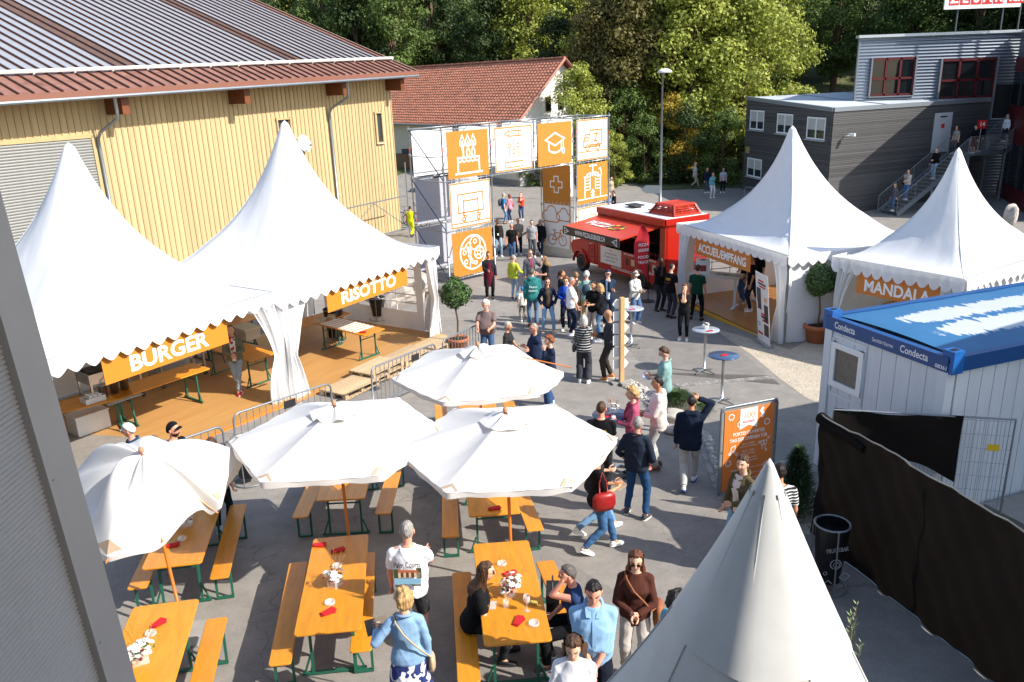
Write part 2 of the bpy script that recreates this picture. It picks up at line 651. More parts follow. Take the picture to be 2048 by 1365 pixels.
# --- the yellow barn on the left
BA=R(58.0)
bu=Vector((math.cos(BA),math.sin(BA),0))
bn=Vector((math.sin(BA),-math.cos(BA),0))
BC=Vector((-6.32,47.27,0))
BL=36.0
m_yel=mat('yellow_boards',hexc('b7a077'),rough=.78,var=.12,vs=3,stretch=(1,1,.12),bump=.3,bs=40,orand=.09,col2=hexc('9c7f52'),thr=(.52,.8),c2s=2.2)
m_yel2=mat('yellow_battens',hexc('ab946a'),rough=.75,var=.12,vs=4,stretch=(1,1,.12),orand=.10)
m_brown=mat('brown_sheet',hexc('855f52'),rough=.5,var=.16,vs=2,col2=hexc('5c3a2d'),thr=(.5,.75),c2s=1.5)
m_seam=mat('brown_seam',hexc('4a2c22'),rough=.5,var=.1)
m_panel=mat('solar_film',hexc('9fa3a8'),rough=.32,metal=.25,var=.10,vs=1.2,rvar=.1)
m_zinc=mat('zinc',hexc('8f959a'),rough=.38,metal=.75,var=.12,vs=4)
m_rail=mat('pale_rail',hexc('c9c6bf'),rough=.5,var=.05)
m_beam=mat('glulam_beam',hexc('6b3a1e'),rough=.5,var=.25,vs=5,stretch=(1,1,4))
def bz(s):
 """the eave as measured: s metres back from the far corner"""
 return 6.72-.0235*s+.09
barn=thing('barn','long barn of yellow vertical boards under a brown metal roof','barn',(BC.x,BC.y,0),BA)
def bs_(px,py):
 d=ray(px,py)
 t=(BC.x*bn.x+BC.y*bn.y)/(d.x*bn.x+d.y*bn.y)
 q=d*t
 return -(q-Vector((BC.x,BC.y,0))).dot(bu),CAM_Z+q.z
SW,ZW=bs_(757,256);SW2,ZW2=bs_(568,262);SD,ZD=bs_(184,276);SDISH,ZDISH=bs_(598,287)
def wall_open(s):
 return SD<s<SD+4.4
bm_board=MB().prism([(-.133,0),(.133,0),(.133,.03),(-.133,.03)],0,1).mesh('plank',m_yel)
bm_batten=MB().prism([(-.04,-.035),(.04,-.035),(.04,0),(-.04,0)],0,1).mesh('batten',m_yel2)
step=.268
n=int(27.0/step)
for i in range(n):
 s=.1+i*step
 z1=bz(s)-.12
 z0=tz(*(BC-bu*s)[:2])-.1
 if wall_open(s):
  z0=ZD
 if abs(s-SW)<.27:
  spans=[(z0,ZW-.8),(ZW+.8,z1)]
 elif abs(s-SW2)<.40:
  spans=[(z0,ZW2-.55),(ZW2+.55,z1)]
 else:
  spans=[(z0,z1)]
 for a,b in spans:
  place('plank',bm_board,barn,T(-s,.0,a)@Matrix.Diagonal((1,1,b-a,1)))
  place('batten',bm_batten,barn,T(-s+step/2,.0,a)@Matrix.Diagonal((1,1,b-a,1)))
core=MB()
core.box((-BL/2,8,1.5),(BL,15.9,8.6))
core.prism([(.05,0),(16,0),(16,6.0),(8,9.6),(.05,6.35)],-.06,.0,Matrix(((0,0,1,0),(1,0,0,0),(0,1,0,0),(0,0,0,1))))
core.build('wall',m_yel,barn)
for s,za,zb,w in ((SW,ZW-.8,ZW+.8,.55),(SW2,ZW2-.55,ZW2+.55,.85)):
 fr=MB()
 for dx in (-w/2,w/2):
  fr.box((-s+dx,-.03,(za+zb)/2),(.07,.12,zb-za+.14))
 for zz in (za,zb):
  fr.box((-s,-.03,zz),(w+.14,.14,.07))
 f=fr.build('window_frame',m_yel2,barn)
 MB().box((-s,.035,(za+zb)/2),(w-.07,.02,zb-za-.07)).build('pane',mat('barn_pane',hexc('3a3f42'),rough=.1),f)
 MB().box((-s,-.07,za-.05),(w+.12,.16,.03)).build('sill',mat('sill_grey',hexc('b6b6b0'),rough=.5),f)
m_roll=mat('roller_slat',hexc('8b8b87'),rough=.45,metal=.3,var=.06,vs=3)
dr=MB().box((-SD-2.2,.015,ZD-2.6),(4.3,.05,5.1)).build('roller_door',mat('roller_back',hexc('6f6f6c'),rough=.6),barn)
sl=MB().prism([(0,-.045),(.02,-.035),(.028,0),(.02,.035),(0,.045)],-2.12,2.12).mesh('slat',m_roll)
for i in range(48):
 place('slat',sl,dr,T(-SD-2.2,-.012,ZD-.07-i*.105)@Matrix(((0,0,1,0),(-1,0,0,0),(0,1,0,0),(0,0,0,1))))
jb=MB()
for s in (SD,SD+4.4):
 jb.box((-s,.06,ZD-2.4),(.14,.26,5.0))
jb.box((-SD-2.2,.06,ZD+.08),(4.5,.26,.16))
jb.build('door_frame',m_yel2,barn)
SL=(11.47-6.72)/12.7
def rf(s,t,off=0.0):
 """a point on the roof, s along from the far corner, t metres up the slope plan from the eave edge"""
 return Vector((-s,-1.3+t,bz(s)+SL*t+off))
g=MB()
g.add([rf(-.95,0),rf(BL,0),rf(BL,12.6),rf(-.95,12.6),rf(-.95,0,-.16),rf(BL,0,-.16),rf(BL,12.6,-.16),rf(-.95,12.6,-.16)],[(0,3,2,1),(4,5,6,7),(0,1,5,4),(3,7,6,2),(0,4,7,3)])
g.add([rf(-.95,12.6),rf(BL,12.6),Vector((-BL,18.5,8)),Vector((.95,18.5,8))],[(0,3,2,1)])
roof=g.build('roof',m_brown,barn)
sp=.52
ns=int((BL+.8)/sp)
ang=math.atan(SL)
gap={12,13,30,31,48,49}
seam=MB().box((0,6.3/math.cos(ang),.035),(.05,12.6/math.cos(ang),.07)).mesh('seam',m_seam)
film=MB().box((0,5.35/math.cos(ang),.004),(.40,10.7/math.cos(ang),.008)).mesh('roof_panel',m_panel)
strip=MB().box((0,5.35/math.cos(ang),.002),(.47,10.7/math.cos(ang),.006)).mesh('roof_strip',mat('dark_strip',hexc('5f4a40'),rough=.6,var=.2,vs=2))
for i in range(ns):
 s=-.85+i*sp
 Ms=T(*rf(s,0))@rotm(rx=ang)
 place('seam',seam,roof,Ms)
 if i in gap:
  place('roof_strip',strip,roof,T(*rf(s+sp/2,1.78))@rotm(rx=ang))
 if i not in gap and i>0:
  place('roof_panel',film,roof,T(*rf(s+sp/2,1.78))@rotm(rx=ang))
g=MB().tube([rf(-.9,1.62,.16),rf(BL,1.62,.16)],.075,8)
for i in range(0,ns,3):
 p=rf(-.85+i*sp,1.62,.05);g.box(p,(.06,.08,.14))
g.build('snow_guard',m_rail,barn)
MB().add([rf(-.98,-.02,.03),rf(BL,-.02,.03),rf(BL,-.02,-.2),rf(-.98,-.02,-.2),rf(-.98,-.06,.03),rf(BL,-.06,.03),rf(BL,-.06,-.2),rf(-.98,-.06,-.2)],[(0,3,2,1),(4,5,6,7),(0,1,5,4),(2,3,7,6),(0,4,7,3)]).build('fascia',mat('fascia',hexc('7a5040'),rough=.5),barn)
MB().add([rf(-.97,0,.05),rf(-.97,12.6,.05),rf(-.97,12.6,-.22),rf(-.97,0,-.22),rf(-1.03,0,.05),rf(-1.03,12.6,.05),rf(-1.03,12.6,-.22),rf(-1.03,0,-.22)],[(0,1,2,3),(4,7,6,5),(0,4,5,1),(3,2,6,7)]).build('barge_board',mat('pale_barge',hexc('a98f7c'),rough=.6),barn)
gt=MB()
gt.grid(lambda u,v:rf(-1.0+u*(BL+1),-.14+.085*math.cos(math.pi*v),-.16-.085*math.sin(math.pi*v)),30,8)
gt.grid(lambda u,v:rf(-1.0+u*(BL+1),-.14+.075*math.cos(math.pi*v),-.16-.075*math.sin(math.pi*v)),30,8)
gutter=gt.build('gutter',m_zinc,barn,True)
for i in range(34):
 s=-.6+i*1.05
 MB().tube([rf(s,-.14+.095*math.cos(math.pi*v/6),-.16-.095*math.sin(math.pi*v/6)) for v in range(7)],.012,5).build('gutter_bracket',m_zinc,gutter)
for s in (4.9,17.6):
 p=rf(s,-.14,-.24)
 zb=tz(*(BC-bu*(s+.4))[:2])
 MB().tube([p,p+Vector((0,0,-.5)),p+Vector((0,.05,-.75)),Vector((p.x-.1,-.30,p.z-1.25)),Vector((p.x-.12,-.12,p.z-1.5)),Vector((p.x-.12,-.12,p.z-1.9)),Vector((p.x-.12,-.12,zb))],.062,10).build('downpipe',m_zinc,barn,True)
for s in (.15,bs_(655,172)[0],bs_(460,187)[0],bs_(215,203)[0]):
 MB().box((-s,-.52,bz(s)+SL*.6-.68),(.32,1.15,.95)).build('roof_beam',m_beam,barn)
MB().box((.55,-.4,bz(0)+.05),(.9,.16,.55)).build('purlin',m_yel2,barn)
d=thing('satellite_dish','pale round satellite dish on the yellow barn wall beside a tent peak','satellite dish',BC-bu*SDISH+bn*.35+Vector((0,0,ZDISH)),BA)
MB().lathe([(.0,-.10),(.18,-.085),(.34,-.03),(.42,.03),(.43,.03),(.35,-.045),(.18,-.105),(.0,-.12)],24,M=rotm(rx=R(72))).build('dish',mat('dish_grey',hexc('b9b6b0'),rough=.5,var=.1,vs=8),d,True)
MB().tube([(0,.06,0),(0,.3,-.1),(0,.36,-.35)],.03,6).tube([(0,0,-.38),(0,-.3,-.3),(.0,-.42,-.1)],.015,5).box((0,-.43,-.08),(.08,.12,.08)).build('mast',m_zinc,d)
# --- the tiled house behind
HO=aty(1036,367,62.0)
HR=aty(1128,118,66.0)
hd=(Vector((-7.84,74.33,0))-Vector((.91,63.45,0))).normalized()
hn=Vector((hd.y,-hd.x,0))
if hn.y<0:
 hn=-hn
m_tile=mat('clay_tile',hexc('b3745a'),rough=.85,var=.24,vs=2.2,isl=.0,col2=hexc('86604e'),thr=(.52,.78),c2s=.9,bump=.3,bs=30)
m_rend=mat('cream_render',hexc('cfc3ad'),rough=.9,var=.08,vs=3,bump=.2,bs=80)
m_white=mat('white_render',hexc('dcd8cf'),rough=.9,var=.06,vs=3,bump=.2,bs=80)
house=thing('house','old house with a long red clay tile roof and cream walls behind the barn','house',(HO.x,HO.y,0),0)
Mx=Matrix((hd,hn,Vector((0,0,1)))).transposed().to_4x4()
ez,rz_=aty(1045,237,62.5).z,aty(1128,118,65.5).z
zb=tz(HO.x,HO.y)-.3
DW,RW=9.0,4.5
HL=22.0
w=MB()
w.box((HL/2,DW/2,(zb+ez)/2),(HL,DW,ez-zb))
w.build('wall',m_rend,house,M=Mx)
w=MB().prism([(0,ez-.02),(DW,ez-.02),(RW,rz_-.12)],-.005,.25,Mx@Matrix(((0,0,1,0),(1,0,0,0),(0,1,0,0),(0,0,0,1))))
w.box((-.02,DW/2,(zb+ez)/2),(.06,DW+.02,ez-zb),Mx)
w.build('gable_wall',m_white,house)
def tiles(side,x0,x1,ov):
 nrow,ncol=24,60
 sl_=(rz_-ez)/RW
 vs,fs=[],[]
 L_=RW+ov
 per=6
 nx=ncol*per
 for r in range(nrow):
  for e in (0,1):
   t=(r+e)/nrow
   y=-ov+t*L_
   lift=.075 if e==0 else .012
   for i in range(nx+1):
    x=x0+(x1-x0)*i/nx
    ph=(i%per)/per
    b=.028*math.sin(2*math.pi*ph)+.01*math.sin(x*3.1+r)
    yy=y if side==0 else DW-y
    vs.append((x,yy,ez+sl_*y+lift+b))
 w_=nx+1
 for q in range(nrow*2-1):
  for i in range(nx):
   f=(q*w_+i,q*w_+i+1,(q+1)*w_+i+1,(q+1)*w_+i)
   fs.append(f if side else f[::-1])
 return vs,fs
me=MB();me.add(*tiles(0,-.55,HL,.75),M=Mx);rt=struct(me.build('roof_tiles',m_tile,house),'stuff')
me=MB();me.add(*tiles(1,-.55,HL,.75),M=Mx);struct(me.build('roof_tiles',m_tile,house),'stuff')
rp=MB().prism([(-.14,-.02),(.14,-.02),(.09,.09),(-.09,.09)],0,.46).mesh('ridge_tile',m_tile)
for i in range(48):
 place('ridge_tile',rp,house,Mx@T(-.55+i*.47,RW,rz_+.05+.012*(i%2))@Matrix(((0,0,1,0),(1,0,0,0),(0,1,0,0),(0,0,0,1))))
bb=MB()
sl_=(rz_-ez)/RW
for a,b in (((-.62,-.75,ez-.75*sl_),(-.62,RW,rz_)),((-.62,DW+.75,ez-.75*sl_),(-.62,RW,rz_))):
 bb.tube([Mx@Vector(a),Mx@Vector(b)],.10,4)
bb.build('barge_board',mat('pink_board',hexc('b07a68'),rough=.7,var=.1),house)
so=MB()
for s_ in (0,1):
 a=[(x,(y if not s_ else DW-y),z-.02) for x,y,z in ((-.6,-.7,ez-.7*sl_),(HL,-.7,ez-.7*sl_),(HL,RW,rz_),(-.6,RW,rz_))]
 so.add(a,[(0,1,2,3)],M=Mx)
so.build('soffit',mat('soffit_red',hexc('8a4038'),rough=.8),house)
gt=MB().tube([Mx@Vector((-.6,-.85,ez-.62*sl_-.02)),Mx@Vector((HL,-.85,ez-.62*sl_-.02))],.07,8)
gt.build('gutter',m_zinc,house,True)
MB().tube([Mx@Vector((9.6,-.85,ez-.7)),Mx@Vector((10.0,-.3,ez-1.2)),Mx@Vector((10.1,-.15,ez-1.7)),Mx@Vector((10.1,-.15,zb))],.06,8).build('downpipe',m_zinc,house,True)
for y,z in ((3.2,ez+.9),(4.5,ez+1.0),(5.8,ez+.9)):
 f=MB().box((-.06,y,z),(.08,.50,1.05),Mx).build('window_frame',mat('dark_brown_wood',hexc('3b2618'),rough=.6),house)
 MB().box((-.105,y,z),(.012,.36,.88),Mx).build('pane',mat('dark_pane',hexc('14181a'),rough=.08),f)
dd=MB().box((11.3,-.04,zb+1.5),(1.3,.1,2.3),Mx).build('door',mat('door_wood',hexc('8a5326'),rough=.5,var=.2,vs=4),house)
MB().box((11.3,-.10,zb+1.65),(.5,.02,1.5),Mx).build('pane',mat('dark_pane'),dd)
MB().box((HL/2-.3,-.03,zb+.35),(HL,.06,.8),Mx).build('plinth',mat('plinth',hexc('8d8578'),rough=.9,var=.1),house)
p=Mx@Vector((9.9,-.4,ez-1.2))+Vector((HO.x,HO.y,0))
t_=thing('wind_chime','small red and white ornament hanging under the house eave','ornament',p)
MB().tube([(0,0,.5),(0,0,-.9)],.01,4).ell((0,0,.1),(.13,.13,.16)).build('cord',mat('white_paint',(.7,.7,.68)),t_)
MB().ell((0,0,-.2),(.1,.1,.12)).build('bead',mat('red_paint',hexc('a62a20'),rough=.4),t_)
# --- dark timber building on the right
GC=Vector((18.7,47.5,0))
GR=Vector((30.68,52.96,0))
GLf=aty(1495,195,58.0)
m_dark=mat('grey_weathered_board',hexc('4d4c4c'),rough=.8,var=.22,vs=3,stretch=(.3,.3,1),orand=.26,bump=.3,bs=30)
m_dark2=mat('board_backing',hexc('1f2022'),rough=.9)
m_pvc=mat('white_pvc',(.78,.78,.77),rough=.35)
m_pane=mat('window_pane',hexc('2c3238'),rough=.05,spec=.8)
m_roofg=mat('grey_flat_roof',hexc('b9bfc4'),rough=.6,var=.08,vs=.5,col2=hexc('9ea5ac'),thr=(.5,.7),c2s=.35)
grey=thing('timber_building','two storey flat roofed building clad in dark weathered horizontal boards','building')
zl,zc=GLf.z,4.0
gb=-2.6
def quad_wall(a,za,b,zb_,m,name):
 d=(b-a).normalized();nn=Vector((d.y,-d.x,0))
 return MB().add([Vector((a.x,a.y,gb)),Vector((b.x,b.y,gb)),Vector((b.x,b.y,zb_)),Vector((a.x,a.y,za))],[(0,1,2,3)]).build(name,m,grey)
GL0=Vector((GLf.x,GLf.y,0))
core=MB()
P4=[GC,GR,GR+(GL0-GC),GL0]
Z4=[zc,zc,zl,zl]
core.add([Vector((p.x,p.y,gb)) for p in P4]+[Vector((p.x,p.y,z-.05)) for p,z in zip(P4,Z4)],[(0,1,5,4),(1,2,6,5),(2,3,7,6),(3,0,4,7),(4,5,6,7)])
core.build('wall_core',m_dark2,grey)
def clad(a,za,b,zb_,holes,bh=.098):
 """horizontal boards, each its own piece, interrupted at openings given as (s0, s1, z0, z1)"""
 d=(b-a);L_=d.length;d.normalize()
 nn=Vector((d.y,-d.x,0))
 me_=MB().box((.5,0,0),(1,.03,.082)).mesh('board',m_dark)
 z=gb+.1
 while z<max(za,zb_)-.02:
  tl=(zb_-za)/L_
  s0,s1=0.0,L_
  if tl<-1e-4:
   s1=min(L_,(z-za)/tl) if z>zb_ else L_
  cuts=sorted([(h[0],h[1]) for h in holes if h[2]-.02<z<h[3]+.02])
  seg,s=[],s0
  for c in cuts:
   if c[0]>s:
    seg.append((s,min(c[0],s1)))
   s=max(s,c[1])
  if s<s1:
   seg.append((s,s1))
  for u0,u1 in seg:
   if u1-u0<.03:
    continue
   q=a+d*u0+nn*(.02+rnd.uniform(0,.012))
   place('board',me_,grey,T(q.x,q.y,z)@rotm(rz=math.atan2(d.y,d.x))@Matrix.Diagonal((u1-u0,1,1,1)))
  z+=bh
def surv(px,py,a,b):
 """where the sight line through a pixel meets the wall a-b: (metres along, height)"""
 d=ray(px,py);e=(b-a).normalized();nn=Vector((-e.y,e.x,0))
 t=nn.dot(a)/(nn.x*d.x+nn.y*d.y)
 return (d*t-Vector((a.x,a.y,0))).dot(e),CAM_Z+d.z*t
wins=[]
for (x0,y0,x1,y1) in ((1502,220,1528,262),(1556,227,1585,270),(1616,234,1650,282),(1496,318,1523,358)):
 s0,z1=surv(x0,y0,GL0,GC);s1,z0=surv(x1,y1,GL0,GC)
 z1b=surv(x1,y0,GL0,GC)[1]
 wins.append((s0,s1,z0,max(z1,z1b)-.05))
sd0,zd1=surv(1869,227,GC,GR);sd1,zd0=surv(1895,303,GC,GR)
doorh=(sd0,sd1,zd0-.05,zd1)
clad(GL0,zl,GC,zc,wins)
clad(GC,zc,GR,zc,[doorh])
de=(GC-GL0).normalized();dn_=Vector((de.y,-de.x,0))
for (s0,s1,z0,z1) in wins:
 Mw=face_M(GL0+de*((s0+s1)/2)+Vector((0,0,(z0+z1)/2))+dn_*.0,de,(0,0,1))
 w_,h_=s1-s0,z1-z0
 f=MB()
 for dx in (-w_/2+.05,0,w_/2-.05):
  f.box((dx,0,.01),(.09,h_,.07))
 for dy in (-h_/2+.05,h_/2-.05):
  f.box((0,dy,.013),(w_,.09,.07))
 f=f.build('window',m_pvc,grey,M=Mw)
 for dx in (-w_/4,w_/4):
  MB().box((dx,0,.0),(w_/2-.1,h_-.1,.02)).build('pane',m_pane,f)
  MB().box((dx,h_*.18,.0125),(w_/2-.12,h_*.5,.004)).build('blind',mat('pale_blind',hexc('a9aca8'),rough=.8),f)
 MB().box((0,-h_/2-.04,.08),(w_+.1,.04,.2)).build('sill',mat('sill_alu',hexc('b9bcbe'),rough=.4,metal=.4),f)
Mg=face_M(GC+(GR-GC).normalized()*((sd0+sd1)/2)+Vector((0,0,(zd0+zd1)/2)),GR-GC,(0,0,1))
df=MB().box((0,0,.02),(sd1-sd0-.04,zd1-zd0,.08)).build('door',mat('grey_door',hexc('b5b9bd'),rough=.4),grey,M=Mg)
MB().box((0,.95,.064),(.6,.09,.004)).build('door_plate',mat('plate_dark',hexc('26282b'),rough=.4),df)
MB().box((0,.4,.064),(.3,.26,.004)).build('door_notice',mat('notice_red',hexc('b53229'),rough=.5),df)
g=MB().add([Vector((p.x,p.y,z+.002)) for p,z in zip(P4,Z4)],[(0,1,2,3)])
roofg=g.build('flat_roof',m_roofg,grey)
g=MB()
for i,j in ((3,0),(0,1)):
 a,b=P4[i]+Vector((0,0,Z4[i])),P4[j]+Vector((0,0,Z4[j]))
 e=(b-a).normalized();nn=Vector((e.y,-e.x,0)).normalized()
 o1,o2=nn*.09,nn*-.12
 for dz0,dz1 in ((-.17,.06),):
  g.add([a+o1+Vector((0,0,dz0)),b+o1+Vector((0,0,dz0)),b+o1+Vector((0,0,dz1)),a+o1+Vector((0,0,dz1)),a+o2+Vector((0,0,dz0)),b+o2+Vector((0,0,dz0)),b+o2+Vector((0,0,dz1)),a+o2+Vector((0,0,dz1))],[(0,1,2,3),(3,2,6,7),(4,7,6,5),(0,3,7,4),(1,5,6,2)])
g.build('roof_edge',mat('roof_trim',hexc('7e858b'),rough=.45,metal=.3),grey)
g=MB()
for f_ in (.34,.68):
 a=P4[0].lerp(P4[1],f_)+Vector((0,0,zc+.012));b=P4[3].lerp(P4[2],f_)+Vector((0,0,zl+.012))
 g.tube([a,b],.03,5)
g.build('roof_seam',mat('roof_trim'),grey)
q=GC+(GR-GC).normalized()*.9
t_=thing('security_camera','small white security camera on the corner of the dark timber building','camera',(q.x+.1,q.y-.2,2.45))
MB().tube([(0,.15,0),(0,-.25,.05)],.03,6).build('arm',m_pvc,t_)
MB().box((.0,-.35,.08),(.16,.34,.15),rotm(rz=.7)).build('housing',m_pvc,t_)
q=GL0+de*surv(1497,300,GL0,GC)[0]+dn_*.06
tag(MB().box((0,0,0),(.55,.03,.42)).build('wall_plaque',mat('brass_plaque',hexc('9a8a55'),rough=.5),None,M=T(q.x,q.y,surv(1497,300,GL0,GC)[1])@rotm(rz=math.atan2(de.y,de.x))),'small yellowish plaque on the dark timber wall above the lower window','plaque')
# --- corrugated metal building
m_cor=mat('corrugated_aluminium',hexc('7b838d'),rough=.32,metal=.7,var=.06,vs=1.5,stretch=(.2,1,1))
m_redf=mat('dark_red_frame',hexc('541417'),rough=.45,var=.08)
m_mpane=mat('mirror_pane',hexc('20262a'),rough=.03,spec=1.0,metal=.35)
MY=53.0
metal=thing('metal_building','corrugated aluminium clad building with dark red framed windows','building',(0,MY,0))
MX0,MX1,MZ=aty(1720,75,MY).x,46.0,7.9
def mxz(px,py):
 p=aty(px,py,MY);return p.x,p.z
W1=(mxz(1745,118),mxz(1822,190));W2=(mxz(1884,120),mxz(1982,194));D1=(mxz(1986,170),mxz(2019,236))
holes=[(a[0],b[0],b[1],a[1]) for a,b in (W1,W2,D1)]
def cor(x0,x1,z0,z1,name='cladding_panel'):
 nz=max(2,int((z1-z0)/.19)*6)
 g=MB().grid(lambda u,v:(x0+(x1-x0)*u,-.05-.035*math.sin(2*math.pi*(z0+(z1-z0)*v)/.19),z0+(z1-z0)*v),1,nz)
 return g.build(name,m_cor,metal,True)
xs=sorted({MX0,MX1,34.5,38.5,42}|{h[0] for h in holes}|{h[1] for h in holes})
for a,b in zip(xs[:-1],xs[1:]):
 z=-2.3
 for h in sorted([h for h in holes if h[0]<(a+b)/2<h[1]],key=lambda h:h[2]):
  cor(a,b,z,h[2]);z=h[3]
 cor(a,b,z,MZ)
core=MB().prism([(MX0+.02,0),(MX1,0),(MX1,13),(MX0+7.5,13)],-2.4,MZ-.02)
core.build('wall_core',mat('inside_dark',hexc('15171a'),rough=.9),metal)
MB().box((MX0-.02,-.03,(MZ-2.5)/2),(.10,.16,MZ+2.45)).build('corner_trim',mat('reveal_grey',hexc('6d7176'),rough=.5),metal)
MB().box(((MX0+MX1)/2,0.0,MZ+.06),(MX1-MX0+.3,.5,.16)).build('parapet',mat('parapet_alu',hexc('b4b8bb'),rough=.4,metal=.5),metal)
for (x0,x1,z0,z1),ncol in zip(holes[:2],(3,3)):
 f=MB()
 for i in range(ncol+1):
  f.box((x0+(x1-x0)*i/ncol,-.05,(z0+z1)/2),(.13,.12,z1-z0))
 for zz in (z0+.05,z0+(z1-z0)*.46,z1-.05):
  f.box(((x0+x1)/2,-.055,zz),(x1-x0,.11,.13))
 f=f.build('window',m_redf,metal)
 for i in range(ncol):
  for za,zb2 in ((z0,z0+(z1-z0)*.46),(z0+(z1-z0)*.46,z1)):
   MB().box((x0+(x1-x0)*(i+.5)/ncol,-.02,(za+zb2)/2),((x1-x0)/ncol-.14,.02,zb2-za-.14)).build('pane',m_mpane,f)
 g=MB()
 for xx in (x0-.06,x1+.06):
  g.box((xx,-.09,(z0+z1)/2),(.10,.2,z1-z0+.1))
 g.box(((x0+x1)/2,-.09,z0-.05),(x1-x0+.2,.22,.06))
 g.build('window_reveal',mat('reveal_grey',hexc('6d7176'),rough=.5),metal)
x0,x1,z0,z1=holes[2]
MB().box((x0+.08,-.06,(z0+z1)/2),(.1,.12,z1-z0)).box((x1-.05,-.06,(z0+z1)/2),(.1,.12,z1-z0)).build('door_frame',mat('reveal_grey'),metal)
WA=Vector((31.9,MY-.3,0));WB=Vector((29.0,43.6,0))
wing=thing('office_wing','wing of the metal building with dark red panels and black glazing at the right edge','building')
e=(WB-WA).normalized();o_=Vector((-e.y,e.x,0))
if o_.x<0:
 o_=-o_
g=MB()
P=[WA,WB,WB+o_*14,WA+o_*14]
g.add([Vector((p.x,p.y,-2.6)) for p in P]+[Vector((p.x,p.y,8.0)) for p in P],[(0,1,5,4),(1,2,6,5),(2,3,7,6),(3,0,4,7),(4,5,6,7)])
g.build('wall',m_cor,wing)
nn=-o_
LW=(WB-WA).length
for za,zb2,mm,nm,t_ in ((-2.5,-1.1,m_redf,'base_panel',.06),(1.4,3.6,m_redf,'spandrel_panel',.06),(5.6,6.4,m_redf,'band_panel',.05)):
 Mq=face_M(WA+e*(LW/2)+nn*.02+Vector((0,0,(za+zb2)/2)),e*-1 if False else e,(0,0,1))
 MB().box((0,0,0),(LW+.02,zb2-za,t_*2)).build(nm,mm,wing,M=Mq)
for za,zb2 in ((-1.1,1.4),(3.6,5.6)):
 for i in range(5):
  p=WA+e*(LW*(i+.5)/5)+nn*.03+Vector((0,0,(za+zb2)/2))
  Mq=face_M(p,e,(0,0,1))
  f=MB().box((0,0,0),(LW/5-.1,zb2-za-.06,.05)).build('window',m_mpane,wing,M=Mq)
  MB().box((LW/10,0,.03),(.1,zb2-za,.08)).build('mullion',mat('mullion_dark',hexc('2a2d30'),rough=.4),f)
sg=thing('roof_sign','white company sign with red letter squares on posts on the metal roof','sign',(0,MY-1.0,0))
p0,p1=aty(1888,15,MY-1.0),aty(2040,10,MY-1.0)
zc_=(p0.z+p1.z)/2+.55
MB().box(((p0.x+p1.x)/2,0,zc_),(p1.x-p0.x,.12,1.35)).build('board',mat('sign_white',(.78,.78,.76),rough=.4),sg)
for px in (1912,2002,2036):
 p=aty(px,68,MY-1.0)
 MB().tube([(p.x,.12,MZ+.1),(p.x,.12,zc_+.5)],.05,6).build('post',mat('post_grey',hexc('55585c'),rough=.5,metal=.5),sg)
m_sred=mat('sign_red',hexc('c2251f'),rough=.45)
x0=p0.x+.16
tw=(p1.x-p0.x-.3)
for i,ch in enumerate('ZESAR'):
 c=x0+.38+i*.66
 MB().box((c,-.066,zc_+.02),(.6,.012,.95)).build('letter_square',m_sred,sg)
 text(ch,mat('sign_white'),sg,face_M((c,-.0745,zc_-.1),(1,0,0),(0,0,1)),size=.75,bold=.03)
c=x0+.38+5*.66+.42
MB().box((c+.06,-.066,zc_+.02),(1.22,.012,.95)).build('letter_square',m_sred,sg)
text('.ch',mat('sign_white'),sg,face_M((c,-.0745,zc_-.1),(1,0,0),(0,0,1)),size=.75,bold=.03)
# --- outside stairs
wd=(GR-GC).normalized();wnn=Vector((wd.y,-wd.x,0))
m_galv=mat('galvanised',hexc('858b90'),rough=.45,metal=.55,var=.10,vs=5)
S0=GC+wnn*1.5+wd*3.35
zS0=tz(S0.x,S0.y)
LZ=zd0-.02
run=5.6
st=thing('outside_stairs','galvanised steel stairs up the side of the dark timber building','stairs')
NS=17
tread=MB().box((0,0,0),(.27,1.25,.035)).mesh('step',m_galv)
ang_=math.atan2(wd.y,wd.x)
for i in range(NS):
 q=S0+wd*(run*(i+1)/NS)
 place('step',tread,st,T(q.x,q.y,zS0+(LZ-zS0)*(i+1)/NS)@rotm(rz=ang_))
S1=S0+wd*run
def lift(p,z):
 return Vector((p.x,p.y,z))
land_end=S1+wd*3.3
MB().box((1.65,0,-.05),(3.3,1.45,.08)).build('landing',m_galv,st,M=T(S1.x,S1.y,LZ)@rotm(rz=ang_))
dz0=D1[1][1]
S2a=land_end;up_run=3.0
for i in range(9):
 q=land_end+wd*(up_run*(i+.5)/9)
 place('step',tread,st,T(q.x,q.y,LZ+(dz0-LZ)*(i+1)/9)@rotm(rz=ang_))
S3=land_end+wd*up_run
